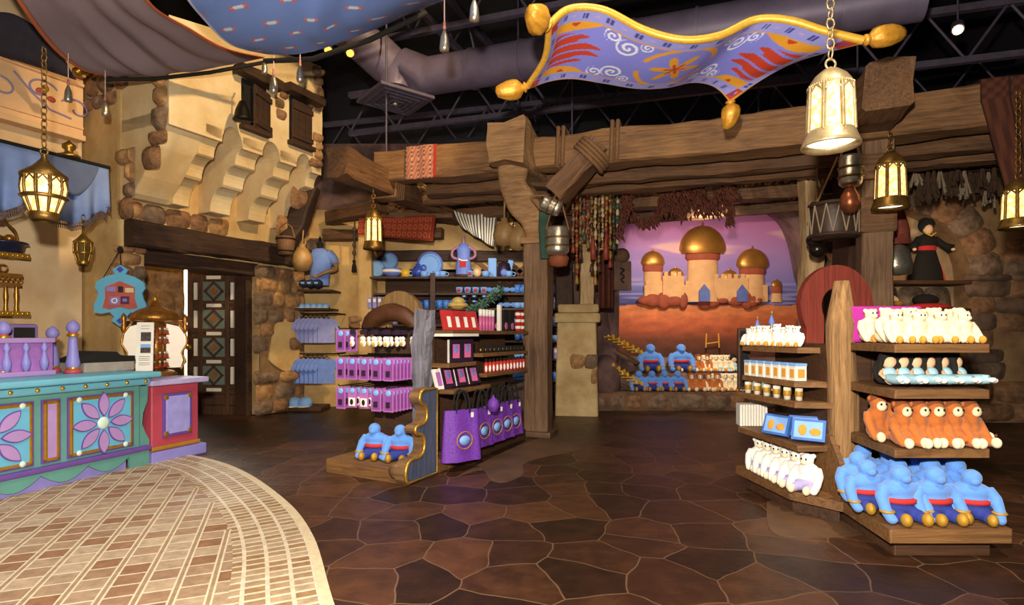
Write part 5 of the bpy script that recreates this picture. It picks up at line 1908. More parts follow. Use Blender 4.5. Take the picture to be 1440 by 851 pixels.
for i in range(4):
    place(bt, at(692 + i * 12.5, SH['second'], 10.5), 'little blue winged toy on the second wall shelf, %s from the spotted cups' % ORD[i], 'little blue winged toys')
for i in range(3):
    place(bt, at(708 + i * 10, SH['third'], 10.5), 'little blue winged toy on the third wall shelf, %s from the caps' % ORD[i], 'winged toys, third shelf')
place(bm_, at(783, SH['top'] - .3, 10.55), 'blue mug glimpsed in the gap behind the timber post, highest')
for j, nm in enumerate(('second', 'third', 'fourth', 'fifth', 'sixth', 'lowest')):
    for i in range(2):
        if j == 0 and i == 0:
            continue
        place((cup, pb, bm_)[j % 3], at(781 + i * 9, SH[nm], 10.55), 'blue goods glimpsed between timber post and pier, %s shelf, %s' % (nm, ('nearer the post', 'nearer the pier')[i]))
    for i in range(3):
        if nm in ('third', 'second', 'fourth', 'fifth', 'sixth', 'lowest'):
            place((bm_, cup, rc)[j % 3], at(728 + i * 9, SH[nm], 10.5), 'small blue crockery beside the timber post, %s wall shelf, %s toward it' % (nm, ORD[i]))
mb = MB(); gp = bez([P(662, 438, 9.2), P(685, 424, 9.2), P(706, 408, 9.2)], 30)
mb.tube(gp, .03, 6)
for q in range(220):
    p = gp[q % 31]; d = Vector((rnd.uniform(-1, 1), rnd.uniform(-1, 1), rnd.uniform(-1, 1))).normalized() * rnd.uniform(.07, .13)
    mb.tube([p, p + d * .6, p + d], [.006, .016, .003], 4)
single(mb, 'feather_garland', mat('dark_feather', '3c5a4a', .8, var=.3), 'dark green feathery garland above the pink tubes', 'garland')
mb = MB(); mb.box((0, 0, .14), (.24, .08, .28), bev=.02); mb.tube([(-.06, 0, .28), (-.04, 0, .36), (.04, 0, .36), (.06, 0, .28)], .01, 6)
single(mb, 'blue_gift_bag', mat('bag_blue', '4f86d8', .5), 'light blue gift bag standing beside the foot of the timber post', 'bag', at(731, .62, 9.6))
mb = MB(); mb.box((0, 0, .3), (.5, .4, .6), bev=.015); single(mb, 'low_cabinet', SHELFD, 'dark low cabinet behind the purple bags', 'cabinet', at(735, .01, 9.65))
mb = MB()
def stripe(u, v):
    return H('ece6d6') if (u * 13) % 1 < .52 else H('1c1712')
STR = attr_mat('striped_cloth', .9)
Y = 10.1
tl, tr_, bl, br = P(638, 296, Y), P(700, 292, Y), P(652, 322, Y), P(694, 348, Y)
def strf(u, v):
    a = tl.lerp(tr_, u); c = bl.lerp(br, u)
    p = a.lerp(c, v)
    p += Vector((0, -.08 * math.sin(u * 14) * v - .05 * math.sin(v * 3), -.04 * math.sin(v * PI) - .1 * math.sin(u * PI) * (1 - v)))
    return p
o = grid_surface('hanging_cloth', strf, 104, 16, stripe, STR, None, .008)
tag(o, 'black and white striped cloth draped above the blue display form', 'cloth')

# ---------------------------------------------------------------- shirt alcove
def shirt_mesh(w_=.3, h_=.46, thin=.012):
    mb = MB()
    def fn(u, v):
        x = (u - .5) * w_
        return x
    out = [(-.08, 0), (-.17, -.05), (-.25, -.2), (-.19, -.24), (-.15, -.16), (-.15, -h_), (.15, -h_), (.15, -.16), (.19, -.24), (.25, -.2), (.17, -.05), (.08, 0), (.04, -.03), (-.04, -.03)]
    mb.prism([(a * w_ / .3, c) for a, c in out], -thin, thin, Matrix.Rotation(PI / 2, 4, 'X'))
    return mb


SHB = mat('shirt_blue', '6f8fe0', .9, var=.1, scale=10, bump=.1)
SHP = mat('shirt_periwinkle', '8f97d8', .9, var=.1, scale=10, bump=.1)
for lvl, (z, nn, m_, nm) in enumerate(((1.72, 9, SHP, 'upper'), (.98, 9, SHB, 'lower'))):
    rr = shirt_mesh()
    sh = thing('hanging_shirt', 'x', 'shirt', None)
    o = rr.build('shirt_body', m_, sh); bv = o.modifiers.new('b', 'BEVEL'); bv.width = .008; bv.segments = 2
    mb = MB(); mb.tube([(-.12, 0, -.03), (0, 0, .03), (.12, 0, -.03)], .008, 5); mb.tube([(0, 0, .03), (0, 0, .07), (.02, 0, .09), (.02, 0, .06)], .006, 5); mb.build('hanger', IRON, sh)
    for i in range(nn):
        T = Matrix.Translation((-4.1 + .088 * i, 10.5 - .012 * i, z - .02)) @ Matrix.Rotation(math.radians(60 - 4 * i), 4, 'Z')
        place(sh, T, 'hanging %s shirt on the %s rail of the alcove, %s from the stone jamb' % (('lavender', 'blue')[lvl], nm, ORD[i]), 'shirts on the %s alcove rail' % nm)
    mb = MB(); mb.tube([(-4.3, 10.53, z + .06), (-3.25, 10.4, z + .06), (-3.22, 11.0, z + .06)], .014, 8)
    single(mb, 'clothes_rail', IRON, '%s dark clothes rail of the shirt alcove' % nm, 'rail')
r = thing('shirt_mannequin', 'blue shirt on a dark headless mannequin on the alcove shelf', 'mannequin', Matrix.Translation(P(450, 402, 10.6)))
mb = MB(); mb.lathe([(.15, .0), (.165, .2), (.2, .42), (.2, .55), (.14, .66), (.07, .7), (0, .7)], 20, Matrix.Diagonal((1.1, .7, 1, 1)))
for q in (-1, 1):
    mb.tube([(q * .15, 0, .6), (q * .26, -.02, .5), (q * .29, -.04, .4)], [.1, .085, .08], 10)
remesh(mb, 'shirt', SHB, r, .02, 3)
mb = MB(); mb.lathe([(.06, .66), (.055, .76), (.065, .78), (.03, .82), (.02, .9), (.0, .92)], 14); mb.build('neck_block', BLK_, r)
mb = MB(); mb.tube(bez([(.28, -.03, .45), (.33, -.1, .3), (.2, -.2, .24), (.02, -.22, .16)], 10), [.05, .05, .045, .042, .04, .038, .036, .034, .032, .03, .03], 9); mb.ell((-.02, -.225, .15), (.05, .03, .03)); mb.build('arm', mat('dummy_arm', '8b6a48', .5), r)
for i, px in enumerate((428, 437, 447)):
    place(capm, Matrix.Translation(P(px, 402, 10.45)) @ Matrix.Scale(1.3, 4), 'small cap by the feet of the shirt mannequin, %s from the jamb' % ORD[i], 'caps by the mannequin')
wc = thing('visor_hat', 'x', 'cap', None)
mb = MB(); mb.ell((0, 0, .03), (.07, .075, .06)); mb.build('crown', LBLUE, wc)
mb = MB(); mb.prism([(.06 * math.cos(a), -.05 - .07 * math.sin(a)) for a in [PI - i * PI / 8 for i in range(9)]][::-1], .0, .008); mb.build('peak', PAPER, wc)
for i in range(7):
    place(wc, Matrix.Translation((-4.1 + .11 * i, 10.5, 1.882)), 'pale blue cap with white peak on the lower alcove shelf, %s from the jamb' % ORD[i], 'pale caps in the alcove')
mb = MB(); mb.box((0, 0, .04), (.8, .55, .08), bev=.02); single(mb, 'alcove_plinth', SHELFD, 'dark low plinth on the alcove floor', 'plinth', Matrix.Translation((-3.85, 10.55, .0)))
for i in range(2):
    place(wc, Matrix.Translation((-3.98 + .2 * i, 10.4, .085)) @ Matrix.Scale(1.9, 4), 'large pale cap on the alcove floor plinth, %s' % ('nearer the jamb', 'further out')[i])

# ---------------------------------------------------------------- goods in the stone niche
r = thing('robed_doll', 'black robed doll with red sash and gold collar on the niche shelf', 'doll', Matrix.Translation((6.72, 9.22, 2.252)) @ Matrix.Scale(.86, 4))
mb = MB(); mb.lathe([(.3, 0), (.27, .2), (.17, .55), (.15, .62)], 18, Matrix.Diagonal((1, .6, 1, 1))); mb.lathe([(.15, .6), (.2, .74), (.17, .84), (.06, .9), (0, .9)], 18, Matrix.Diagonal((1, .6, 1, 1)))
for q in (-1, 1):
    mb.tube([(q * .14, 0, .8), (q * .3, -.06, .66), (q * .36, -.14, .6)], [.07, .06, .09], 8)
mb.build('robe', BLK_, r)
mb = MB(); mb.ell((0, -.03, .98), (.085, .08, .1)); mb.build('face', SKIN, r)
mb = MB(); mb.ell((0, .02, 1.05), (.14, .1, .12)); mb.lathe([(.14, 1.06), (.12, 1.16), (.0, 1.24)], 12); mb.build('hood', BLK_, r)
mb = MB(); mb.lathe([(.155, .58), (.17, .6), (.17, .66), (.155, .67)], 18, Matrix.Diagonal((1, .65, 1, 1))); mb.build('sash', REDC, r)
mb = MB(); mb.tube([(-.1, -.1, .9), (0, -.12, .84), (.1, -.1, .9)], .014, 6); mb.build('gold_collar', YELG, r)
mb = MB(); mb.tube([(.2, .06, .5), (.28, .05, .3), (.36, .05, .03)], [.03, .05, .06], 6, flat=.4); mb.build('cape_edge', REDC, r)
for q in (-1, 1):
    mb = MB(); mb.ell((q * .36, -.18, .58), (.035, .04, .03)); mb.build('hand', SKIN, r)
r = thing('hanging_pouch', 'silvery cloth pouch with brown tassel hanging beside the timber post', 'pouch', Matrix.Translation(P(1263, 388, 7.4)))
mb = MB(); mb.lathe([(.0, 0), (.16, .02), (.18, .14), (.15, .3), (.1, .38), (.05, .42), (0, .43)], 14, Matrix.Diagonal((1, .7, 1, 1)))
for v in mb.v:
    v += v.normalized() * noise.noise(v * 16) * .025
mb.build('pouch_cloth', SILV, r)
mb = MB(); mb.lathe([(.04, .42), (.14, .4), (.13, .6), (.08, .8), (.03, 1.0), (0, 1.05)], 14); mb.build('red_wrap', mat('rust_cloth', '7e3b2c', .85, var=.3, scale=20), r)
mb = MB(); mb.tube([(0, 0, 1.0), (0, 0, 1.5)], .012, 6); mb.build('cord', ROPE, r)
hatr = thing('brimmed_hat', 'red and black hat lying on the lower niche shelf', 'hat', Matrix.Translation((6.75, 9.22, 1.812)))
mb = MB(); mb.lathe([(0, .02), (.36, .0), (.37, .03), (.2, .08), (0, .1)], 20, Matrix.Diagonal((1, .6, 1, 1))); mb.build('brim', REDC, hatr)
mb = MB(); mb.ell((-.05, 0, .14), (.2, .14, .1)); mb.build('crown', BLK_, hatr)
hatb = thing('cream_turban', 'cream turban on the lower niche shelf beside the red and black hat', 'hat', Matrix.Translation((6.05, 9.22, 1.812)))
mb = MB(); mb.ell((0, 0, .12), (.2, .16, .12)); mb.build('crown', CREAMP, hatb)
mb = MB(); mb.torus((0, 0, .07), .19, .045, None, 20, 8); mb.build('rolled_brim', GOLDP, hatb)
# ---------------------------------------------------------------- painted sales counter
CT = M(-3.9, 6.05, 0, 73.2)      # x along the front away from camera, -y out to the shop floor
TEAL = mat('teal_paint', '5f9a93', .5, var=.08, scale=3)
TURQ = mat('turquoise_paint', '6cb3cc', .45, var=.06, scale=3)
SKYB = mat('sky_panel', '66b4d8', .45, var=.06, scale=3)
LILA = mat('lilac_paint', '8f8ad6', .5, var=.06, scale=3)
ORCH = mat('orchid_paint', 'ac8cc8', .45, var=.06, scale=4)
PLUM = mat('plum_paint', '6a4a9c', .5, var=.06)
ROSE = mat('rose_paint', 'b5475a', .5, var=.06, scale=3)
PEARL = mat('pearl', 'cfe6dc', .25, var=.03)
ct = thing('sales_counter', 'teal painted sales counter with flower panels and gold studs', 'counter', CT)


def cpart(mb, nm, m, bevel=0.0):
    o = mb.build(nm, m, ct)
    if bevel:
        bv = o.modifiers.new('b', 'BEVEL'); bv.width = bevel; bv.segments = 3
    return o


X0, X1 = -3.3, .0
mb = MB(); mb.prism([(X0, .95), (X0, .02), (X1 - .05, .02), (X1, .06), (X1, .95)][::-1], .2, .86); cpart(mb, 'body', TEAL, .01)
# end cap with its wavy profile
mb = MB(); mb.prism([(.0, .18), (.07, .2), (.075, .26), (.03, .34), (-.01, .44), (.0, .56), (.05, .68), (.06, .84), (-.2, .86), (-.2, .18)][::-1], 0, .9, Matrix(((1, 0, 0, 0), (0, 0, 1, 0.03), (0, 1, 0, 0), (0, 0, 0, 1)))); cpart(mb, 'end_cap', TEAL, .01)
mb = MB(); mb.box(((X0 + X1) / 2, .45, .9), (X1 - X0 + .06, 1.0, .075)); cpart(mb, 'cornice', TURQ, .025)
mb = MB(); mb.box(((X0 + X1) / 2 + .03, .44, .97), (X1 - X0 + .16, 1.1, .06)); cpart(mb, 'worktop', TURQ, .02)
mb = MB(); mb.box(((X0 + X1) / 2 + .02, .45, .19), (X1 - X0 + .06, .98, .05)); cpart(mb, 'lower_moulding', PLUM, .015)
# scalloped apron
pts = [(X0, .165), (X1 + .03, .165), (X1 + .03, .0), (X1 - .18, .0), (X1 - .2, .14)]
x = X1 - .2
while x > X0 + .3:
    for q in range(1, 9):
        t = q / 8
        pts.append((x - .42 * t, .14 - .1 * math.sin(PI * t)))
    x -= .42
pts.append((X0, .14))
mb = MB(); mb.prism(pts[::-1], 0, .03, Matrix(((1, 0, 0, 0), (0, 0, 1, -.02), (0, 1, 0, 0), (0, 0, 0, 1)))); cpart(mb, 'scalloped_apron', TEAL)
mb = MB(); mb.box(((X0 + X1) / 2 - .1, .47, .09), (X1 - X0 - .2, .9, .18)); cpart(mb, 'plinth', LILA, .005)
for k in range(14):
    mb = MB(); mb.ell((-.04 - k * .21, -.055, .905), (.02, .016, .02), None, 10, 8); cpart(mb, 'gold_stud', GLD)


def framed(x0, x1, z0, z1, fm, border=.035):
    mb = MB()
    mb.box(((x0 + x1) / 2, .012, z0), (x1 - x0 + border, .04, border), None, .012); mb.box(((x0 + x1) / 2, .012, z1), (x1 - x0 + border, .04, border), None, .012)
    mb.box((x0, .012, (z0 + z1) / 2), (border, .04, z1 - z0 + border), None, .012); mb.box((x1, .012, (z0 + z1) / 2), (border, .04, z1 - z0 + border), None, .012)
    cpart(mb, 'gold_frame', GLD)
    b2 = border * 1.75
    mb = MB()
    mb.box(((x0 + x1) / 2, .014, (z0 + z1) / 2), (x1 - x0 + b2, .02, z1 - z0 + b2)); cpart(mb, 'lilac_outline', PLUM)
    mb = MB(); mb.box(((x0 + x1) / 2, .004, (z0 + z1) / 2), (x1 - x0, .02, z1 - z0)); cpart(mb, 'panel', fm)


def flower(cx, cz, s):
    for k in range(8):
        a = k * PI / 4 + PI / 2
        T = Matrix.Translation((cx + math.cos(a) * s * .62, -.008, cz + math.sin(a) * s * .62)) @ Matrix.Rotation(-a, 4, 'Y')
        o_ = [(-.36 * s + .72 * s * i / 10, .155 * s * math.sin(PI * i / 10) ** .8) for i in range(11)]
        out = [(p[0], -p[1]) for p in o_] + [(p[0], p[1]) for p in o_[-2:0:-1]]
        mb = MB(); mb.prism([(p[0] * 1.14, p[1] * 1.22) for p in out], -.004, .006, T @ Matrix.Rotation(PI / 2, 4, 'X')); pe = cpart(mb, 'petal', PLUM)
        mb = MB(); mb.prism(out, .004, .012, T @ Matrix.Rotation(PI / 2, 4, 'X'))
        mb.build('petal_face', ORCH, pe)
    mb = MB(); mb.ell((cx, -.006, cz), (s * .2, .02, s * .2)); cpart(mb, 'pearl_centre', PEARL)
    for sx in (-1, 1):
        for sz in (-1, 1):
            mb = MB(); mb.ell((cx + sx * s * .78, -.006, cz + sz * s * .84), (s * .09, .014, s * .09), None, 10, 7); cpart(mb, 'pearl_stud', PEARL)


for cx in (-.46, -1.41, -2.36):
    framed(cx - .3, cx + .3, .27, .78, SKYB)
    flower(cx, .525, .3)
for cx in (-.935, -1.885):
    framed(cx - .05, cx + .05, .27, .78, ORCH)
# rose end unit
ru = thing('rose_counter', 'rose red counter end unit with lilac framed panel and lilac plinth', 'counter', M(-3.86, 6.12, 0, 69))
mb = MB(); mb.prism([(.02, .05), (.6, .05), (.6, .9), (.02, .9)], .1, .84); o = mb.build('body', ROSE, ru); bv = o.modifiers.new('b', 'BEVEL'); bv.width = .01
mb = MB(); mb.box((.32, .46, .87), (.72, .98, .06), bev=.015); mb.build('top', mat('pale_lilac', 'b9b0e0', .45), ru)
mb = MB(); mb.box((.32, .46, .06), (.68, .94, .12), bev=.01); mb.build('plinth', LILA, ru)
mb = MB(); mb.box((.31, .04, .15), (.6, .03, .04), bev=.01); mb.build('brown_moulding', GOLDC, ru)
mb = MB(); mb.box((.32, .044, .5), (.36, .03, .48), bev=.008); mb.build('plum_frame', PLUM, ru)
mb = MB(); mb.box((.32, .038, .5), (.3, .03, .42), bev=.01); mb.build('lilac_panel', mat('periwinkle_panel', 'a29fe6', .45), ru)
for sx in (-1, 1):
    for sz in (-1, 1):
        mb = MB(); mb.box((.32 + sx * .145, .03, .5 + sz * .2), (.05, .03, .05), bev=.012); mb.build('gold_corner', GLD, ru)

# purple balustrade on the counter
bl_ = thing('counter_balustrade', 'purple balustrade screen with onion-topped end post on the counter', 'balustrade', CT @ M(-.5, .47, 1.0))
mb = MB(); mb.box((-1.25, .0, .34), (2.3, .07, .05), bev=.015); mb.box((-1.25, 0, .025), (2.3, .09, .05), bev=.015); mb.build('rail', ORCH, bl_)
mb = MB(); mb.box((-1.25, .02, .18), (2.3, .02, .3)); mb.build('backboard', mat('mauve_board', 'a36fb8', .5), bl_)
for k in range(11):
    mb = MB(); mb.lathe([(.012, .05), (.03, .08), (.038, .13), (.02, .2), (.014, .235), (.03, .27), (.012, .315)], 10, Matrix.Translation((-.2 - k * .16, -.025, 0))); mb.build('spindle', LILA, bl_)


def onion_post(nm, label, T, h_=.36):
    r = thing(nm, label, 'finial post', T)
    mb = MB(); mb.lathe([(.0, .0), (.075, 0), (.075, .03), (.055, .045), (0, .05)], 16); mb.build('rose_base', ROSE, r)
    mb = MB(); mb.lathe([(.056, .045), (.06, .055), (.056, .065), (0, .066)], 16); mb.build('lower_ring', GLD, r)
    mb = MB(); mb.lathe([(.055, .065), (.062, .11), (.05, .18), (.036, h_ - .08), (.034, h_ - .04), (0, h_ - .04)], 16); mb.build('shaft', LILA, r)
    mb = MB(); mb.lathe([(.05, h_ - .045), (.056, h_ - .03), (.05, h_ - .015), (0, h_ - .015)], 16); mb.build('upper_ring', GLD, r)
    mb = MB(); mb.lathe([(.036, h_ - .015), (.04, h_), (.0, h_)], 16); mb.build('rose_neck', ROSE, r)
    mb = MB(); mb.lathe([(.034, h_), (.055, h_ + .02), (.06, h_ + .05), (.05, h_ + .085), (.025, h_ + .11), (.0, h_ + .13)], 16); mb.build('onion_finial', LILA, r)
    return r


onion_post('finial_post', 'lilac onion-topped post at the end of the counter balustrade', CT @ M(-.42, .46, 1.0), .42)
onion_post('finial_post', 'shorter lilac onion finial standing behind the balustrade', CT @ M(-.35, .85, 1.0), .36)
onion_post('finial_post', 'lilac onion finial standing just in front of the purple till monitor', CT @ M(-1.0, .52, 1.0), .4)
# tills
r = thing('cash_monitor', 'purple cased till monitor with dark screen behind the balustrade', 'monitor', CT @ M(-.72, .75, 1.0, -22))
mb = MB(); mb.box((0, 0, .4), (.26, .16, .2), None, .03); mb.build('case', mat('purple_case', '7a629c', .5), r)
mb = MB(); mb.box((.02, -.083, .41), (.16, .01, .11)); mb.build('screen', BLK_, r)
mb = MB(); mb.box((.05, 0, .24), (.34, .26, .1), None, .02); mb.lathe([(.05, 0), (.05, .3)], 10); mb.build('stand', BLK_, r)
r = thing('cash_register', 'black cash register with grey drawer on the counter', 'cash register', CT @ M(-.02, .62, 1.0, -6))
mb = MB(); mb.box((-.02, 0, .05), (.52, .42, .1), None, .01); mb.build('grey_drawer', mat('till_grey', 'a39a90', .5), r)
mb = MB(); mb.prism([(-.3, .1), (.26, .1), (.26, .16), (.1, .17), (.06, .21), (-.12, .22), (-.2, .18), (-.3, .14)], -.19, .19, Matrix(((1, 0, 0, 0), (0, 0, 1, 0), (0, 1, 0, 0), (0, 0, 0, 1)))); o = mb.build('black_top', BLK_, r); bv = o.modifiers.new('b', 'BEVEL'); bv.width = .012
# notice stand
r = thing('notice_stand', 'white upright notice with small photographs on the counter end', 'sign', Matrix.Translation(P(203, 522, 6.28)) @ Matrix.Rotation(math.radians(12), 4, 'Z'))
mb = MB(); mb.box((0, 0, .27), (.17, .02, .54), Matrix.Rotation(math.radians(-4), 4, 'X'), .004); mb.build('board', PAPER, r)
PHO = mat('photo_dark', '4a3c3c', .5, var=.5, scale=40)
for z, m_, h_ in ((.38, PHO, .1), (.28, LBLUE, .035), (.23, PHO, .06)):
    mb = MB(); mb.box((.01, -.012, z), (.1, .006, h_), Matrix.Rotation(math.radians(-4), 4, 'X')); mb.build('photograph', m_, r)
GREY = mat('print_grey', '8f8a84', .6)
mb = MB()
for z in (.5, .47, .16, .14, .12, .09, .07):
    mb.box((.0, -.0115, z), (.11 if z < .4 else .08, .004, .006), Matrix.Rotation(math.radians(-4), 4, 'X'))
mb.build('printed_lines', GREY, r)

# golden pin kiosk with dome
kz = .9
r = thing('gold_kiosk', 'ornate gold domed display kiosk with lobed white panels on the rose counter', 'kiosk', Matrix.Translation((-4.33, 6.9, kz)) @ Matrix.Rotation(math.radians(30), 4, 'Z') @ Matrix.Scale(.9, 4))
COP = mat('antique_gold', 'b07a34', .35, .7, var=.3, scale=18, bump=.2)
mb = MB(); mb.lathe([(0, 0), (.26, 0), (.27, .03), (.22, .06), (.12, .08), (0, .08)], 24); mb.build('base', COP, r)
mb = MB(); mb.lathe([(0, .08), (.11, .08), (.11, .72), (0, .72)], 20); mb.build('core', COP, r)
mb = MB(); mb.lathe([(.16, .72), (.28, .74), (.295, .78), (.26, .84), (.2, .88), (.1, .92), (.06, .95), (.04, 1.0), (.0, 1.0)], 28); mb.build('dome', COP, r)
mb = MB(); mb.lathe([(.02, 1.0), (.035, 1.02), (.03, 1.05), (.012, 1.07), (.0, 1.1)], 14); mb.build('finial', GLD, r)
for q in (-1, 1):
    mb = MB(); mb.prism([(q * .13, .1), (q * .3, .1), (q * .33, .2), (q * .3, .3), (q * .36, .42), (q * .34, .56), (q * .28, .66), (q * .13, .7)][::q], -.008, .008, Matrix.Rotation(PI / 2, 4, 'X')); mb.build('white_lobed_panel', mat('glare_white_panel', 'fff6e4', .4, var=.02), r)  # near-white colour stands for daylight glare on the panels
    mb = MB(); mb.tube(bez([(q * .3, 0, .08), (q * .35, 0, .2), (q * .31, 0, .3), (q * .37, 0, .43), (q * .35, 0, .57), (q * .28, 0, .68)], 20), .014, 6); mb.build('gold_scroll', COP, r)
    mb = MB(); mb.tube([(q * .1, 0, .74), (q * .34, 0, .74)], .018, 8); mb.lathe([(.01, .56), (.03, .6), (.035, .66), (.02, .7), (.035, .74), (.03, .8), (.0, .84)], 12, Matrix.Translation((q * .35, 0, 0))); mb.build('lamp_arm', COP, r)
mb = MB(); mb.box((-.035, -.12, .4), (.05, .02, .62), bev=.006); mb.build('gold_strip', GLD, r)
for z in (.16, .24, .33, .45, .58, .66):
    mb = MB(); mb.ell((-.035, -.135, z), (.014, .008, .014), None, 8, 6); mb.build('jewel', mat('jewel_violet', '4a3a7a', .2), r)
ka = r.matrix_basis.copy()
pin = thing('tiny_figurine', 'x', 'figurine', None)
mb = MB(); mb.lathe([(0, 0), (.02, 0), (.016, .04), (.008, .055), (0, .055)], 9); mb.build('body', REDG, pin)
mb = MB(); mb.ell((0, 0, .068), (.013, .013, .015), None, 8, 6); mb.build('head', WHITEC, pin)
mb = MB(); mb.ell((.004, -.012, .035), (.01, .01, .016), None, 8, 6); mb.build('green_sash', GREENG, pin)
for j, z in enumerate((.12, .24, .44, .56)):
    for i in range(4):
        a = math.radians(-92 + i * 27)
        place(pin, ka @ Matrix.Translation((.145 * math.cos(a), .145 * math.sin(a), z)), 'tiny red and green figurine on the gold kiosk, %s tier up, %s from jewelled strip' % (ORD[j], ORD[i]), 'tiny figurines on the gold kiosk')
for z in (.11, .23, .43, .55):
    mb = MB(); mb.lathe([(.1, z), (.175, z), (.175, z + .008), (.1, z + .008)], 20)
    mb.build('tier_ring', COP, r)

# hanging payment sign on the tower's near side
r = thing('hanging_sign', 'turquoise framed red hanging sign with card emblems on the tower wall', 'sign', Matrix.Translation(P(170, 418, 7.45)) @ Matrix.Rotation(math.radians(14), 4, 'Z'))
out = [(0, .42), (.09, .36), (.06, .3), (.16, .27), (.27, .2), (.29, .12), (.25, .05), (.27, -.03), (.3, -.1), (.3, -.2), (.22, -.22), (.12, -.2), (.07, -.26), (.1, -.31), (0, -.39)]
full = out + [(-x, z) for x, z in out[-2:0:-1]]
mb = MB(); mb.prism([(x, z) for x, z in full][::-1], -.02, .02, Matrix.Rotation(PI / 2, 4, 'X')); o = mb.build('turquoise_frame', SKYB, r); bv = o.modifiers.new('b', 'BEVEL'); bv.width = .01; bv.segments = 2
red = [(0, .21), (.17, .13), (.17, -.02), (.2, -.14), (.12, -.16), (.0, -.13)]
mb = MB(); mb.prism(([(x, z) for x, z in red] + [(-x, z) for x, z in red[-2:0:-1]])[::-1], .015, .03, Matrix.Rotation(PI / 2, 4, 'X')); mb.build('red_board', mat('sign_red', 'b85a4c', .6), r)
for nm, x, z, w_, h_, m_ in (('lilac_card', -.1, .1, .1, .06, LILA), ('brown_card', .01, .1, .06, .08, CARDK), ('cream_card', .11, .09, .1, .06, mat('cream_card', 'dcc69a', .5)), ('violet_card', -.06, -.05, .11, .11, mat('violet_card', '8d7ac8', .5)), ('maroon_card', .06, -.04, .1, .1, mat('maroon_card', '5a2448', .5))):
    mb = MB(); mb.box((x, -.034, z), (w_, .008, h_), bev=.003); mb.build(nm, m_, r)
mb = MB(); mb.torus((-.06, -.04, -.05), .03, .009, None, 18, 6, 'Y'); mb.build('white_ring', PAPER, r)
mb = MB(); mb.box((.06, -.04, -.04), (.05, .006, .04), bev=.003); mb.build('blue_emblem', PERI, r)
for z, s_ in ((.36, .06), (-.31, .06)):
    mb = MB(); mb.box((0, -.024, z), (s_, .01, s_), Matrix.Translation((0, 0, z)) @ Matrix.Rotation(PI / 4, 4, 'Y') @ Matrix.Translation((0, 0, -z))); mb.build('blue_diamond', mat('royal', '3c4fc0', .4), r)
mb = MB(); mb.tube([(0, 0, .42), (-.02, .02, .62)], .006, 5); mb.tube([(-.2, 0, .25), (-.02, .02, .62)], .006, 5); mb.build('hanging_wire', IRON, r)
mb = MB(); mb.ell((-.02, .03, .63), (.035, .03, .04)); mb.build('wall_hook', BLK_, r)

# shelves behind the counter
def gold_shelf(nm, px0, px1, py, label):
    """against the wall behind the counter"""
    z = EYE + (HZ - py) / F * 7.0
    T = TW @ M(-3.62, .62, z)
    mb = MB(); mb.box((-1.2, .0, -.02), (2.4, .44, .04), None, .008)
    s_ = thing(nm, label, 'shelf', T)
    mb.build('board', PLA2, s_)
    mb = MB(); mb.box((-1.2, -.225, -.02), (2.42, .02, .06), None, .008)
    for k in range(48):
        mb.ell((-.02 - k * .05, -.236, -.02), (.018, .012, .022), None, 6, 5)
    mb.build('gold_beading', GLD, s_)
    return T


t1 = gold_shelf('beaded_shelf', 0, 80, 357, 'gold beaded wall shelf behind the counter holding the footed dish')
t2 = gold_shelf('beaded_shelf', 0, 80, 439, 'lower gold beaded wall shelf behind the counter')
r = thing('footed_dish', 'dark blue footed dish with domed wire handle on the gold beaded shelf', 'dish', t1 @ M(-.2, -.05, 0))
mb = MB(); mb.lathe([(0, 0), (.16, 0), (.2, .02), (.22, .12), (.26, .13), (.25, .15), (0, .15)], 22); mb.build('bowl', mat('midnight', '2c3250', .35, .3), r)
for k in range(4):
    mb = MB(); a = k * PI / 2 + .4
    mb.tube(bez([(.2 * math.cos(a), .2 * math.sin(a), .15), (.17 * math.cos(a), .17 * math.sin(a), .28), (.06 * math.cos(a), .06 * math.sin(a), .38), (0, 0, .5)], 10), .012, 6); mb.build('wire_handle', BRASS, r)
mb = MB()
for k in range(5):
    a = k * 2 * PI / 5
    mb.ell((.1 * math.cos(a), .1 * math.sin(a), .19), (.055, .055, .05))
mb.build('copper_fruit', COP, r)
r = thing('pierced_stand', 'dark pierced brass stand on the lower beaded shelf', 'stand', t2 @ M(-.28, -.02, 0))
mb = MB(); mb.box((0, 0, .34), (.44, .34, .04), None, .006); mb.box((0, 0, .45), (.46, .36, .05), None, .01); mb.build('top_tray', COP, r)
for sx in (-1, 1):
    for sy in (-1, 1):
        mb = MB(); mb.lathe([(.03, 0), (.02, .1), (.03, .2), (.02, .32)], 10, Matrix.Translation((sx * .18, sy * .13, 0))); mb.build('leg', BRASS, r)
mb = MB()
for k in range(9):
    mb.torus((-.2 + k * .05, -.17, .4), .022, .007, None, 10, 5, 'Y')
mb.build('pierced_gallery', COP, r)
r = thing('copper_teapot', 'small dark copper teapot on the pierced brass stand', 'teapot', t2 @ M(-.28, -.02, .477))
mb = MB(); mb.lathe([(0, 0), (.05, 0), (.08, .05), (.07, .1), (.03, .13), (.02, .15), (.03, .17), (0, .22)], 16); mb.build('pot', COP, r)
mb = MB(); mb.torus((.1, 0, .07), .045, .009, None, 14, 6, 'Y'); mb.build('handle', COP, r)
mb = MB(); mb.tube([(-.06, 0, .05), (-.11, 0, .08), (-.13, 0, .14)], [.018, .013, .009], 7); mb.build('spout', COP, r)
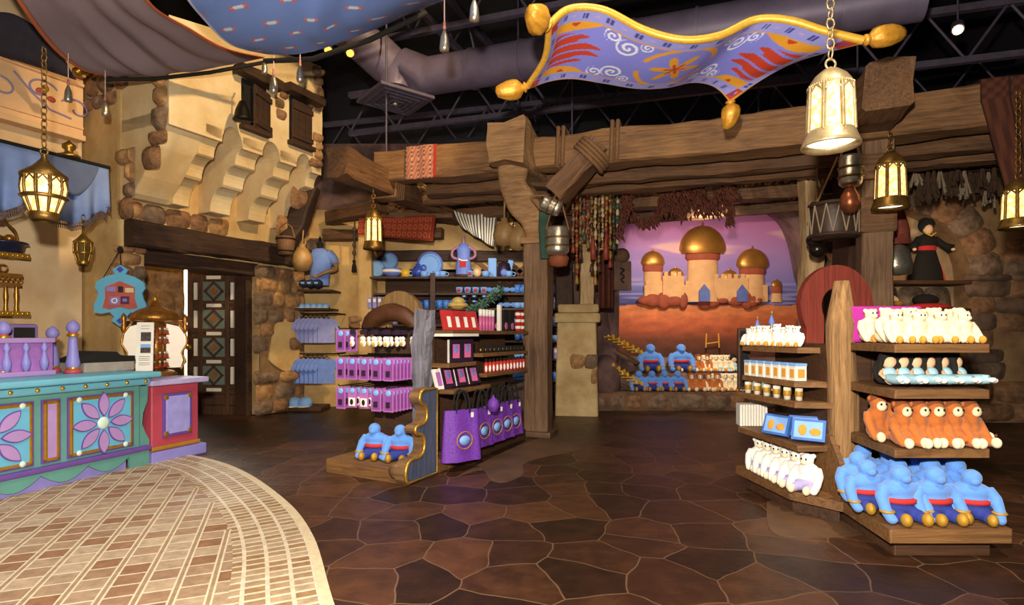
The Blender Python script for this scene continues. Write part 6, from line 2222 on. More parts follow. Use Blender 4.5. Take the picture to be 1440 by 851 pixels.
# brass bits on the wall
r = thing('brass_finial', 'brass knob finial on the rod above the blue valance', 'finial', Matrix.Translation(P(97, 212, 6.9)))
mb = MB(); mb.lathe([(.11, -.08), (.12, -.06), (.05, -.03), (.04, 0), (.07, .03), (.07, .07), (.03, .1), (0, .13)], 16); mb.build('knob', BRASS, r)
mb = MB(); mb.ell((0, 0, 0), (.06, .06, .055)); mb.tube([(0, 0, 0), (.12, .02, -.03)], [.03, .01], 8); single(mb, 'brass_stud', BRASS, 'round brass stud on the wall near the mauve cloth', 'stud', Matrix.Translation(P(109, 101, 7.1)))
# ---------------------------------------------------------------- cloth sails
def patch_surf(ctrl):
    """bicubic-ish surface through a small grid of points"""
    rows_ = [[Vector(p) for p in r] for r in ctrl]

    def cr(pts, t):
        m = len(pts) - 1
        t *= m
        i = min(int(t), m - 1)
        f = t - i
        p0, p1, p2, p3 = pts[max(i - 1, 0)], pts[i], pts[i + 1], pts[min(i + 2, m)]
        return .5 * ((2 * p1) + (p2 - p0) * f + (2 * p0 - 5 * p1 + 4 * p2 - p3) * f * f + (3 * p1 - p0 - 3 * p2 + p3) * f ** 3)

    def fn(u, v):
        return cr([cr(r, u) for r in rows_], v)
    return fn


def sail_folds(fn, amp, n):
    def g(u, v):
        p = fn(u, v)
        w_ = math.sin(u * PI) * math.sin(min(1, v * 1.0) * PI) ** .5 if 0 < v < 1 else 0
        k = noise.noise(Vector((u * n, v * 1.6, 2.0)))
        return p + Vector((0, 0, amp * k * w_))
    return g


CLOTH1 = attr_mat('mauve_cloth', .85, .25, 140)


def c1(u, v):
    if u < .05 or u > .95:
        return H('c9704c')
    if u < .06 or u > .94:
        return H('8a4a3a')
    return H('8d7c84')


f1 = patch_surf([
    [P(-70, -170, 4.4), P(20, -150, 4.5), P(120, -160, 4.6), P(215, -130, 4.7)],
    [P(15, -15, 5.2), P(80, -10, 5.3), P(150, -10, 5.35), P(205, -8, 5.4)],
    [P(68, 60, 6.1), P(140, 62, 6.2), P(215, 55, 6.25), P(272, 42, 6.3)],
    [P(110, 95, 6.6), P(185, 96, 6.75), P(260, 86, 6.9), P(320, 68, 7.05)],
    [P(148, 106, 6.85), P(215, 104, 7.1), P(295, 95, 7.35), P(372, 80, 7.6)]])
o = grid_surface('cloth_sail', sail_folds(f1, .1, 9), 90, 60, c1, CLOTH1, None, .012)
tag(o, 'mauve cloth sail with orange borders sagging above the counter', 'cloth')
CLOTH2 = attr_mat('blue_motif_cloth', .8, .2, 140)


def c2(u, v):
    base = H('7391d8')
    if u > .975 or u < .02:
        return H('b9c6ee')
    a, b_ = u * 5.2, v * 7.5
    row = int(b_)
    fx = (a + .5 * (row % 2)) % 1 - .5
    fy = b_ % 1 - .5
    d = abs(fx) * 1.0
    if abs(fy) < .12 and abs(fx) < .2:
        if abs(fx) < .1 and abs(fy) < .06:
            return H('dfe6f0')
        if abs(abs(fx) - .14) < .05 and abs(abs(fy) - .07) < .05:
            return H('c9707a')
        if abs(fx) < .15 and abs(fy) < .09:
            return H('a9c0e8')
    return base


f2 = patch_surf([
    [P(190, -170, 4.2), P(330, -150, 4.2), P(500, -160, 4.2), P(660, -130, 4.3)],
    [P(250, -25, 4.8), P(360, -60, 4.7), P(520, -70, 4.7), P(655, -30, 4.9)],
    [P(285, 25, 5.4), P(390, 10, 5.3), P(500, -5, 5.3), P(632, -5, 5.5)],
    [P(325, 62, 6.0), P(405, 50, 5.8), P(490, 32, 5.8), P(615, 2, 6.0)],
    [P(375, 75, 6.5), P(430, 73, 6.3), P(505, 48, 6.3), P(590, 12, 6.4)]])
o = grid_surface('cloth_sail', sail_folds(f2, .06, 7), 230, 170, c2, CLOTH2, None, .012)
tag(o, 'blue cloth sail with small red and white motifs sagging from the ceiling', 'cloth')
mb = MB(); mb.tube([P(372, 86, 6.6), P(440, 83, 6.45), P(520, 56, 6.4), P(600, 18, 6.45)], .03, 8); single(mb, 'sail_pole', BLK_, 'dark pole along the lower edge of the blue cloth sail', 'pole')
mb = MB(); mb.tube([P(146, 112, 6.86), P(215, 111, 7.12), P(295, 102, 7.37), P(376, 87, 7.62)], .025, 8); single(mb, 'sail_pole', BLK_, 'dark pole along the lower edge of the mauve cloth sail', 'pole')
mb = MB()
BLKC = mat('violet_black_cloth', '2c2733', .9, var=.2)
f3 = patch_surf([[P(-40, 20, 6.6), P(20, 20, 6.8), P(80, 60, 7.0)], [P(-40, 55, 6.7), P(20, 70, 6.9), P(100, 100, 7.1)], [P(-40, 65, 6.8), P(20, 82, 7.0), P(108, 112, 7.15)]])
o = grid_surface('dark_swag', f3, 20, 12, None, BLKC, None, .02)
tag(o, 'dark violet cloth swag above the painted frieze', 'cloth')
# hanging tassels
ts = thing('crystal_tassel', 'x', 'tassel', None)
mb = MB(); mb.lathe([(0, 0), (.05, .01), (.055, .05), (.045, .16), (.025, .22), (.012, .25), (0, .25)], 12)
mb.build('beaded_skirt', SILV, ts)
mb = MB(); mb.lathe([(.014, .25), (.022, .27), (.014, .3), (.018, .33), (0, .34)], 10); mb.build('coral_neck', mat('coral', 'b5756a', .6), ts)
mb = MB(); mb.tube([(0, 0, .34), (0, 0, .95)], .008, 6); mb.build('cord', mat('pale_cord', 'c9a8a0', .8), ts)
for px, py, Y, s_, lab in ((625, 73, 5.4, .85, 'crystal tassel on a long pale cord, nearer the duct elbow'), (667, 31, 5.0, .8, 'crystal tassel at the top edge between the cloth and the carpet'), (385, 132, 6.55, .85, 'lowest crystal tassel under the edge of the blue cloth'), (422, 116, 6.4, .75, 'crystal tassel under the blue cloth beside the amber spotlight'), (372, 104, 6.6, .6, 'short bluish tassel where the two cloth sails meet'), (96, 144, 6.3, .75, 'crystal tassel before the painted frieze scroll'), (148, 164, 6.7, .75, 'crystal tassel hanging from the mauve cloth corner')):
    place(ts, Matrix.Translation(P(px, py, Y)) @ Matrix.Scale(s_, 4), lab)

# ---------------------------------------------------------------- blue valance
VAL = mat('valance_blue', '7f97cc', .85, var=.1, scale=4, bump=.1)
VAL2 = mat('valance_slate', '5d6b8e', .85, var=.1, scale=4)
v0, v1 = P(-60, 186, 5.95), P(152, 238, 7.3)


r = thing('blue_valance', 'pale blue fringed valance with slate swag over the counter shelves', 'valance')


def val(u, v):
    p = v0.lerp(v1, u)
    drop = .55 + .22 * abs(math.sin(u * PI * 2.0 + .35)) - .12 * (u > .97)
    return p + Vector((.05 * math.sin(u * 40) * v, -.03 * math.sin(u * 40) * v, -drop * v))


o = grid_surface('blue_drape', val, 100, 10, None, VAL, r, .012)


def swag(u, v):
    a = v0.lerp(v1, .52 + .4 * u) + Vector((.05, -.06, -.02))
    return a + Vector((0, 0, -.42 * math.sin(PI * u) ** .8 * v))


grid_surface('slate_swag', swag, 30, 10, None, VAL2, r, .012)
mb = MB()
for i in range(110):
    u = i / 109
    p = val(u, 1)
    mb.tube([p, p + Vector((0, 0, -.035)), p + Vector((.01, 0, -.09))], .006, 4)
    mb.ell(p + Vector((0, 0, -.04)), (.012, .012, .014), None, 6, 4)
tag(mb.build('bead_fringe', mat('fringe', '6a5a5c', .8), r), None, None, None, 'stuff')
mb = MB(); mb.tube([v0 + Vector((0, -.01, .02)), v1 + Vector((.02, 0, .02))], .022, 8); mb.build('curtain_rod', BLK_, r)

# ---------------------------------------------------------------- flying carpet
CARP = attr_mat('carpet_paint', .5, .1, 90)
TL, TR, BL, BR_ = (772, 36), (1214, 57), (741, 122), (1027, 141)
top_ = [P(772, 36, 5.0), P(800, 13, 5.0), P(848, 14, 5.0), P(905, 42, 4.95), P(960, 56, 4.9), P(1012, 50, 4.85), P(1062, 28, 4.8), P(1110, 29, 4.7), P(1160, 44, 4.65), P(1214, 57, 4.6)]
bot_ = [P(741, 122, 5.75), P(770, 112, 5.75), P(805, 108, 5.7), P(850, 114, 5.7), P(895, 121, 5.65), P(935, 120, 5.6), P(970, 113, 5.6), P(995, 115, 5.6), P(1012, 124, 5.6), P(1027, 141, 5.6)]
mid_ = []
for i in range(10):
    p = top_[i].lerp(bot_[i], .5)
    p += Vector(((.07, 0, .0) if i == 0 else ((0, 0, -.02) if i < 9 else (-.02, 0, .1))))
    mid_.append(p)
fc = patch_surf([top_, mid_, bot_])
PW, YL, RDc, WH, DK = H('7f83dc'), H('d99a2e'), H('b8402c'), H('dfe4f6'), H('4a4890')
LAV = H('9296e0')


def spiral(x, y, cx, cy, r0, turns=1.6, hand=1):
    dx, dy = x - cx, y - cy
    r = math.hypot(dx, dy)
    if r > r0:
        return False
    th = math.atan2(dy, dx) * hand
    k = (r / r0 * turns - th / (2 * PI)) % 1
    return k < .42


def cc(u, v):
    x, y = u * 3.0, v          # 3:1 rug
    e = min(x, 3 - x, y, 1 - y)
    if e < .02:
        return H('d8a24a')
    if e < .17:
        s_ = (x if min(y, 1 - y) < min(x, 3 - x) else y) * 8.5
        f = s_ % 1
        e2 = (e - .1)
        if int(s_) % 2 == 0:
            if abs(f - .5) < .3 and abs(e2) < .04 and (abs(abs(f - .5) - .15) < .1):
                return DK
        elif abs(f - .5) < .2 and abs(e2) < .016:
            return H('b49ad0')
        if (x < .17 or x > 2.83) and (y < .17 or y > .83):
            return RDc
        return LAV
    if e < .185:
        return H('c79a5a')
    X = abs(x - 1.5)
    s_ = 1.5 - X                # distance from the short end
    yy = abs(y - .5)
    # red pointed field in the end, gold lobes in the corners
    tip = .44 + .06 * math.sin(y * 46)
    if yy < .2 and .19 < s_ < .16 + (.62 - yy * 1.4) + .09 * math.sin(y * 60):
        return RDc if math.sin(y * 60 + s_ * 9) > -.75 else PW
    if yy > .17 and s_ < .72 and (s_ - .36) ** 2 / .14 + (yy - .34) ** 2 / .014 < 1:
        if (s_ - .46) ** 2 + (yy - .32) ** 2 < .0022:
            return RDc
        return YL
    # rosette in the middle
    r = math.hypot(x - 1.5, (y - .5))
    if r < .25:
        a = math.atan2(y - .5, x - 1.5)
        pet = .15 + .09 * math.cos(a * 6)
        if r < .03:
            return RDc
        if r < pet:
            return YL if r > .055 * (1 + math.cos(a * 6)) else RDc
    if abs(r - .34) < .022 and abs(math.sin(math.atan2(y - .5, x - 1.5) * 2)) > .5:
        return YL
    for (cx, cy, r0, h_) in ((.98, .3, .1, 1), (.83, .24, .075, -1), (.98, .7, .1, -1), (.83, .76, .075, 1), (1.12, .22, .06, 1), (1.12, .78, .06, -1)):
        xx = x if x < 1.5 else 3 - x
        if spiral(xx, y, cx, cy, r0, 1.7, h_):
            return WH
    return PW


fl = thing('flying_carpet', 'blue and gold flying carpet with four gold tassels floating above the arbor', 'carpet')
grid_surface('carpet_cloth', fc, 330, 120, cc, CARP, fl, .03)
ROPEG = mat('gold_rope', 'f0bc48', .4, .3, var=.12, scale=30)
edge_pts = [fc(i / 60, 0) for i in range(61)]
mb = MB(); mb.tube(edge_pts, .034, 10); mb.build('gold_border', ROPEG, fl)
mb = MB(); mb.tube([fc(0, i / 20) for i in range(21)], .03, 8); mb.tube([fc(1, i / 20) for i in range(21)], .018, 8); mb.tube([fc(i / 60, 1) for i in range(61)], .018, 8); mb.build('thin_border', ROPEG, fl)
GT = mat('gold_tassel', 'd99c34', .4, .25, var=.2, scale=14, bump=.3)


def tassel(p, d, L_, w_, nm='gold_tassel'):
    d = d.normalized()
    q = d.to_track_quat('Z', 'Y').to_matrix().to_4x4()
    mb = MB()
    n_, k_ = 12, 24
    pr = [(.03, 0), (.06, .04), (.06, .09), (.035, .12), (.06, .16), (.1, .26), (.115, .4), (.11, .6), (.085, .8), (.06, .95), (.0, 1.0)]
    vs, fs = [], []
    for j, (r_, z) in enumerate(pr):
        for i in range(k_):
            a = 2 * PI * i / k_
            rr = r_ * w_ / .115 * (1 + (.07 * math.cos(a * 8) if j > 4 else 0))
            b_ = .25 * w_ * max(0, z - .3) ** 2 * 4
            vs.append((rr * math.cos(a) + b_, rr * math.sin(a), z * L_))
    for j in range(len(pr) - 1):
        for i in range(k_):
            fs.append((j * k_ + i, j * k_ + (i + 1) % k_, (j + 1) * k_ + (i + 1) % k_, (j + 1) * k_ + i))
    mb.add(vs, fs, Matrix.Translation(p) @ q, True)
    mb.build(nm, GT, fl)


tassel(fc(0, 0), Vector((-.85, -.6, .05)), .27, .12)
tassel(fc(0, 1), Vector((-.8, .1, -.15)), .32, .1)
tassel(fc(1, 1), Vector((.1, .1, -1)), .27, .09)
tassel(fc(1, 0), Vector((1, -.05, .2)), .36, .085)

# ---------------------------------------------------------------- lanterns
def glow_glass(name, c_edge, c_mid, s_):
    m, nt, b = base_mat(name)
    tc = nt.nodes.new('ShaderNodeTexCoord')
    nz = nt.nodes.new('ShaderNodeTexNoise'); nz.inputs['Scale'].default_value = 26; nz.inputs['Detail'].default_value = 3
    rp = nt.nodes.new('ShaderNodeValToRGB')
    rp.color_ramp.elements[0].position = .36; rp.color_ramp.elements[0].color = (*H(c_edge), 1)
    rp.color_ramp.elements[1].position = .58; rp.color_ramp.elements[1].color = (*H(c_mid), 1)
    nt.links.new(tc.outputs['Object'], nz.inputs['Vector']); nt.links.new(nz.outputs['Fac'], rp.inputs['Fac'])
    nt.links.new(rp.outputs['Color'], b.inputs['Emission Color']); nt.links.new(rp.outputs['Color'], b.inputs['Base Color'])
    b.inputs['Emission Strength'].default_value = s_
    b.inputs['Roughness'].default_value = .3
    MATS[name] = m
    return m


AMBER = glow_glass('amber_glass', 'ff9a2e', 'ffd27a', 1.15)
WARM = glow_glass('warm_glass', 'f2b45a', 'ffe6a8', 1.1)
CAND = mat('bulb_glow', 'fff0c8', .3, var=0, emit=2.2)
OLDB = mat('aged_brass', '8a6a34', .4, .8, var=.3, scale=14, bump=.2)
PALEB = mat('pale_brass', 'c9b489', .4, .7, var=.2, scale=14, bump=.2)


def chain(p, top_z, m=None, nm='chain', parent=None, link=.06):
    mb = MB()
    n_ = max(2, int((top_z - p.z) / (link * .8)))
    for i in range(n_):
        z = p.z + i * (top_z - p.z) / n_
        mb.torus((p.x, p.y, z + link * .45), link * .34, link * .09, Matrix.Translation((p.x, p.y, z)) @ Matrix.Diagonal((1, 1, 1.5, 1)) @ Matrix.Translation((-p.x, -p.y, -z)), 8, 4, 'XY'[i % 2])
    return mb


def lantern(label, T, h_, r_, metal, glass, topz, n=8, bell=True, power=0):
    L_ = thing('hanging_lantern', label, 'lantern', T)
    mb = MB()
    if bell:
        roof = [(r_ * .12, h_ * 1.0), (r_ * .3, h_ * .98), (r_ * .6, h_ * .9), (r_ * .8, h_ * .8), (r_ * .86, h_ * .74)]
    else:
        roof = [(r_ * .1, h_ * 1.02), (r_ * .16, h_ * .95), (r_ * .5, h_ * .83), (r_ * 1.06, h_ * .7), (r_ * 1.04, h_ * .67)]
    mb.lathe(roof, n * 2, None, True); mb.build('roof', metal, L_)
    gl = MB()
    prof = ([(r_ * .8, h_ * .76), (r_ * .84, h_ * .5), (r_ * .88, h_ * .16)] if bell else [(r_ * .92, h_ * .67), (r_ * .96, h_ * .5), (r_ * .9, h_ * .38), (r_ * .6, h_ * .14)])
    for i in range(n):
        a0, a1 = 2 * PI * (i + .17) / n, 2 * PI * (i + .83) / n
        vs, fs = [], []
        for (r, z) in prof:
            vs += [(r * math.cos(a0), r * math.sin(a0), z), (r * math.cos((a0 + a1) / 2) * .985, r * math.sin((a0 + a1) / 2) * .985, z), (r * math.cos(a1), r * math.sin(a1), z)]
        for j in range(len(prof) - 1):
            for q in range(2):
                fs.append((j * 3 + q, j * 3 + q + 1, j * 3 + q + 4, j * 3 + q + 3))
        g1 = MB(); g1.add(vs, fs, None, True); g1.build('glass_pane', glass, L_)
    cage = MB()
    for i in range(n):
        a = 2 * PI * i / n
        cage.tube([(r * 1.02 * math.cos(a), r * 1.02 * math.sin(a), z) for r, z in prof], .032 * r_ + .006, 5)
        for (r, z) in prof[:2]:
            cage.ell((r * 1.05 * math.cos(a), r * 1.05 * math.sin(a), z), (.06 * r_, .06 * r_, .06 * r_), None, 6, 4)
    for i in range(n):          # pierced band above and between the panes
        a = 2 * PI * i / n
        r, z = prof[0]
        for q in range(7):
            a2 = a + 2 * PI / n * q / 7
            cage.ell((r * 1.03 * math.cos(a2), r * 1.03 * math.sin(a2), z), (.05 * r_,) * 3, None, 6, 4)
        am = a + PI / n
        cage.tube([(r * 1.01 * math.cos(a + .12 * PI / n), r * 1.01 * math.sin(a + .12 * PI / n), z - h_ * .09), (r * 1.01 * math.cos(am), r * 1.01 * math.sin(am), z - h_ * .01), (r * 1.01 * math.cos(a + 1.88 * PI / n), r * 1.01 * math.sin(a + 1.88 * PI / n), z - h_ * .09)], .03 * r_ + .004, 5)
    cage.build('cage_bars', metal, L_)
    if bell:
        core = MB(); core.lathe([(r_ * .78, h_ * .14), (r_ * .76, h_ * .5), (r_ * .7, h_ * .74)], n, None, False); core.build('inner_shell', metal, L_)
    mb = MB()
    if bell:
        mb.lathe([(r_ * .9, h_ * .18), (r_ * .95, h_ * .12), (r_ * 1.05, h_ * .04), (r_ * 1.1, 0), (r_ * 1.06, -.01), (r_ * .9, .02), (r_ * .86, h_ * .14)], 28)
    else:
        mb.lathe([(r_ * .95, h_ * .4), (r_ * 1.08, h_ * .37), (r_ * .95, h_ * .34)], 24); mb.lathe([(r_ * .62, h_ * .14), (r_ * .7, h_ * .1), (r_ * .66, .02), (r_ * .5, 0), (r_ * .5, .03)], 24)
    mb.build('rim', metal, L_)
    if bell:
        mb = MB(); mb.lathe([(0, h_ * .05), (r_ * .85 if bell else r_ * .5, h_ * .05), (r_ * .8 if bell else r_ * .48, h_ * .09), (0, h_ * .09)], 20); mb.build('glowing_base', CAND, L_)
    mb = MB(); mb.torus((0, 0, h_ * 1.06), r_ * .2, r_ * .05, None, 16, 6, 'Y'); mb.lathe([(r_ * .12, h_ * .98), (r_ * .08, h_ * 1.02), (0, h_ * 1.02)], 10); mb.build('top_ring', metal, L_)
    mb = chain(Vector((0, 0, h_ * 1.1)), (topz - T.translation.z), link=.07); mb.build('chain', metal, L_)
    if power:
        p = T @ Vector((0, 0, h_ * .45))
        d = lamp('lantern_glow', 'POINT', p, power, 'ffc878', r_ * .5)
    return L_


def LT(px, py_bottom, Y, rz=0):
    return Matrix.Translation(P(px, py_bottom, Y)) @ Matrix.Rotation(math.radians(rz), 4, 'Z')


lantern('big pale bell lantern on a chain below the flying carpet', LT(1168, 205, 3.55), .48, .155, PALEB, WARM, P(1157, -40, 3.55).z, 8, True, 0)
lantern('faceted amber lantern on a chain before the blue valance', LT(62, 312, 5.0), .58, .165, OLDB, WARM, P(75, 70, 5.0).z, 10, False, 0)
lantern('slim amber lantern hanging from the cross beam before the red rug', LT(525, 350, 7.9), .56, .13, OLDB, WARM, P(525, 268, 7.9).z, 8, True, 0)
lantern('amber lantern glimpsed behind the carved post bracket', LT(722, 352, 8.9), .55, .15, OLDB, WARM, 3.5, 8, True, 0)
lantern('amber lantern hanging under the beam end on the timber post', LT(1252, 293, 6.05), .6, .165, OLDB, WARM, P(1252, 185, 6.05).z, 8, True, 0)
lantern('amber lantern at the far edge before the stone arch', LT(1432, 320, 5.3), .45, .14, OLDB, WARM, 3.66, 8, True, 0)
lantern('small unlit brass lantern on the tower wall under the valance', LT(117, 374, 7.0), .42, .1, BRASS, mat('smoky_glass', '6b5326', .3, .4), P(117, 302, 7.0).z, 8, False, 0)

# ---------------------------------------------------------------- rugs over the beams
RUGM = attr_mat('rug_weave', .95, .4, 220)


def rug_col(u, v):
    if v > .93 or v < .02:
        return H('a8402c')
    k = (math.sin(u * 60) * math.sin(v * 40) > .1)
    if (v * 4) % 1 < .12:
        return H('2c1712') if (u * 18) % 1 < .5 else H('b86a4a')
    return H('8e3a26') if k else H('a85a40')


def rug_small(u, v):
    if u > .9:
        return H('b0382a')
    if (u * 5) % 1 < .25:
        return H('3a221c') if (v * 22) % 1 < .5 else H('c9a184')
    return H('a8604a') if (v * 30 + u * 9) % 1 < .5 else H('b8806a')


def beam_rug(name, label, T, x0, x1, drop, colf, back=.35, hang=.0):
    """T: beam frame; cloth over the top of the main beam"""
    pr = [(-.31 - .01, 3.87 + .25 - drop), (-.31, 3.87), (-.3, 4.1), (-.1, 4.13), (.1, 4.1), (.11, 3.95)]
    def fn(u, v):
        k = v * 5
        i = min(int(k), 4)
        f = k - i
        y = pr[i][0] + (pr[i + 1][0] - pr[i][0]) * f
        z = pr[i][1] + (pr[i + 1][1] - pr[i][1]) * f
        sk = hang * (u - .5)
        return (x0 + (x1 - x0) * u + (.3 * (1 - u) * (1 - f) if i == 0 and hang else 0), y - .01 * math.sin(u * 12), z + (sk if i == 0 else 0) * (1 - f if i == 0 else 0))
    o = grid_surface(name, fn, 60, 40, lambda u, v: colf(u, 1 - v) if colf is rug_col else colf(u, v), RUGM, None, .012, T)
    return tag(o, label, 'rug')


beam_rug('draped_rug', 'small red patterned rug draped over the main beam near the tower', AR, -1.9, -1.42, .5, rug_small)
beam_rug('draped_rug', 'long brown patterned rug draped over the main beam at the far edge', AR, 4.95, 6.2, 1.6, lambda u, v: H('26130c') if (u * 5) % 1 < .08 else (H('43221a') if (math.sin(u * 70) * math.sin(v * 60)) > 0 else H('5c3222')), .35, .001)
Y = 9.75
def wr(u, v):
    a = P(505, 306, Y).lerp(P(613, 303, Y), u)
    c = P(503, 330, Y).lerp(P(609, 340, Y), u)
    p = a.lerp(c, v)
    return p + Vector((0, -.03 * math.sin(u * 9), 0))
def wrc(u, v):
    if v < .08 or v > .93 or u > .96:
        return H('7c2c1a')
    s_ = math.hypot((u * 14) % 1 - .5, (v * 3.2) % 1 - .5)
    return H('a8603a') if abs(s_ - .3) < .07 else H('8e3420')
tag(grid_surface('hanging_rug', wr, 130, 44, wrc, RUGM, None, .012), 'red and orange ring-patterned rug hanging behind the slim lantern', 'rug')
mb = MB(); mb.timber(1.7, .09, .09, Matrix.Translation(P(498, 303, Y + .06)), .008, 130); single(mb, 'rug_pole', BEAM, 'thin pole holding the ring-patterned rug', 'pole')

# ---------------------------------------------------------------- things hung from the arbor
def hang_pot(name, label, T, h_, r_, cord=.5):
    r = thing(name, label, 'pot', T)
    mb = MB(); mb.lathe([(0, 0), (r_ * .8, 0), (r_, h_ * .1), (r_ * 1.04, h_ * .3), (r_ * .98, h_ * .34), (r_ * 1.05, h_ * .6), (r_ * .98, h_ * .64), (r_ * 1.0, h_ * .9), (r_ * .9, h_), (r_ * .85, h_), (r_ * .85, h_ * .1), (0, .02)], 20); mb.build('vessel', SILV, r)
    for z in (.3, .6):
        mb = MB(); mb.torus((0, 0, h_ * z), r_ * 1.04, .012, None, 20, 6); mb.build('hoop', OLDB, r)
    for q in (-1, 1):
        mb = MB(); mb.tube([(q * r_, 0, h_ * .9), (q * r_ * .4, 0, h_ + cord * .6), (0, 0, h_ + cord)], .012, 6); mb.build('cord', ROPE, r)
    return r


hang_pot('hanging_pot', 'shiny embossed metal pot hanging by cords beside the timber post', Matrix.Translation(P(784, 358, 7.5)), .36, .15, .52)
hang_pot('hanging_pot', 'tilted silver pot slung above the embossed metal pot', Matrix.Translation(P(776, 290, 7.3)) @ Matrix.Rotation(math.radians(-66), 4, 'Y') @ Matrix.Translation((0, 0, -.12)), .26, .1, .16)
mb = MB(); mb.lathe([(0, 0), (.12, .02), (.15, .12), (.1, .22), (.05, .26), (0, .26)], 16); single(mb, 'hanging_pot', mat('clay', '8a4a2c', .7, var=.2, scale=6), 'round clay pot hanging under the embossed metal pot', 'pot', Matrix.Translation(P(785, 376, 7.75)))
for i, (px, py, s_, lab) in enumerate(((709, 328, .17, 'round straw-covered gourd nearer the striped cloth'), (729, 334, .17, 'round straw-covered gourd nearer the timber post'), (716, 268, .13, 'rusty round pot high behind the carved bracket'))):
    mb = MB(); mb.lathe([(0, -s_ * 1.2), (s_ * .7, -s_), (s_, -s_ * .2), (s_ * .8, s_ * .6), (s_ * .3, s_), (s_ * .34, s_ * 1.3), (0, s_ * 1.3)], 16)
    mb.tube([(0, 0, s_ * 1.2), (.01, 0, s_ * 1.2 + .4)], .014, 6)
    single(mb, 'hanging_gourd', MATS['gourd'] if i < 2 else MATS['clay'], lab, 'gourd', Matrix.Translation(P(px, py, 8.4)))
STRC = [mat('strand_%s' % n_, c_, .5, var=.1) for n_, c_ in (('red', '8e3a2a'), ('green', '3a5a44'), ('cream', 'c9b184'), ('mustard', 'a07a34'), ('brown', '4c3020'), ('tan', '8a6a48'))]
STRN = ['red', 'green', 'cream', 'mustard', 'brown', 'tan']
rnd = random.Random(31)
# one bead in a strand never repeats its neighbour's colour
for i in range(13):
    px = 806 + i * 5.2
    Y = 8.9 + rnd.uniform(-.2, .3)
    p = P(px, 268 + rnd.uniform(-4, 6), Y)
    ln = rnd.uniform(.5, 1.25)
    main = rnd.randrange(6)
    second = (main + rnd.randrange(1, 6)) % 6
    r = thing('hanging_strand', '%s and %s bead strand, %s in the cluster past the metal pots' % (STRN[main], STRN[second], ORD[i]), 'bead strand', Matrix.Translation(p), 'bead strands on the arbor')
    mb = MB(); mb2 = MB()
    z = 0
    k = 0
    while z > -ln:
        s_ = rnd.uniform(.014, .032)
        (mb if k % 3 else mb2).ell((rnd.uniform(-.008, .008), 0, z - s_), (s_, s_, s_ * rnd.uniform(.9, 2.2)), None, 8, 6)
        z -= s_ * 2.6
        k += 1
    mb.tube([(0, 0, z + .02), (0, 0, z - .05)], .006, 4)
    mt = MB(); mt.lathe([(0, z - .16), (.035, z - .14), (.02, z - .02), (0, z)], 8); mt.build('tassel', STRC[second], r)
    mb.tube([(0, 0, .12), (0, 0, -ln)], .006, 4)
    mb.build('beads', STRC[main], r); mb2.tube([(0, 0, .1), (0, 0, -ln)], .005, 4); mb2.build('spacer_beads', STRC[second], r)
mb = MB(); mb.tube([(0, 0, 0), (.0, 0, -.35), (.01, 0, -.75)], [.06, .075, .06], 10, flat=.5)
single(mb, 'hanging_cloth', mat('green_cloth', '2f4a3e', .9, var=.2), 'dark green rolled cloth hanging beside the timber post', 'cloth', Matrix.Translation(P(765, 285, 7.6)))
for i, (px, py, c_, lab) in enumerate(((834, 300, 'red', 'red tassel in the bead cluster'), (852, 300, 'red', 'red tassel before the star ornament'))):
    mb = MB(); mb.lathe([(0, -.28), (.04, -.27), (.045, -.1), (.02, 0), (.03, .04), (0, .07)], 10); single(mb, 'hanging_tassel', STRC[0], lab, 'tassel', Matrix.Translation(P(px, py + 40, 8.6)))
# brass star
mb = MB(); mb.ell((0, 0, 0), (.05, .05, .05)); mb.lathe([(0, -.14), (.03, -.05), (.0, .0)], 8); mb.lathe([(0, .0), (.03, .05), (0, .14)], 8)
for q in range(4):
    mb.tube([(0, 0, 0), (.1 * math.cos(q * PI / 2), .1 * math.sin(q * PI / 2), 0)], [.03, .004], 6)
single(mb, 'hanging_star', BRASS, 'small brass star ornament hanging at the mural corner', 'ornament', Matrix.Translation(P(852, 350, 8.7)))
# rusty red cloth lengths by the mural
mb = MB()
def rc_fn(u, v):
    return (P(842, 350, 9.6).lerp(P(862, 350, 9.6), u) + Vector((0, .06 * math.sin(u * 16), -1.0 * v)))
o = grid_surface('hanging_cloth', rc_fn, 30, 6, None, mat('rust_brown_cloth', '5c2a1c', .9, var=.3, scale=14), None, .012)
tag(o, 'rust brown folded cloth hanging at the mural corner', 'cloth')
mb = MB(); mb.box((0, 0, 0), (.36, .1, .56), None, .02)
wsb = single(mb, 'wooden_plaque', wood('plaque', '7a5c4a', '4c3630', .7, 2), 'weathered vertical wooden plaque with a dark carved mark beside the mural', 'plaque', Matrix.Translation(P(874, 388, 10.9)))
mb = MB(); mb.tube(bez([(-.03, -.06, .14), (.04, -.06, .1), (-.03, -.06, .04), (.04, -.06, -.02), (-.02, -.06, -.08), (.04, -.06, -.14)], 24), .014, 5); mb.build('carved_mark', BLK_, wsb)
mb = MB(); mb.ell((0, 0, 0), (.16, .14, .15)); single(mb, 'stone_ball', ROCKB, 'round stone ball on top of the wooden plaque', 'ball', Matrix.Translation(P(874, 360, 10.9)))
# dried pepper garlands
PEP = mat('dried_pepper', '5e2c1c', .7, var=.35, scale=10)


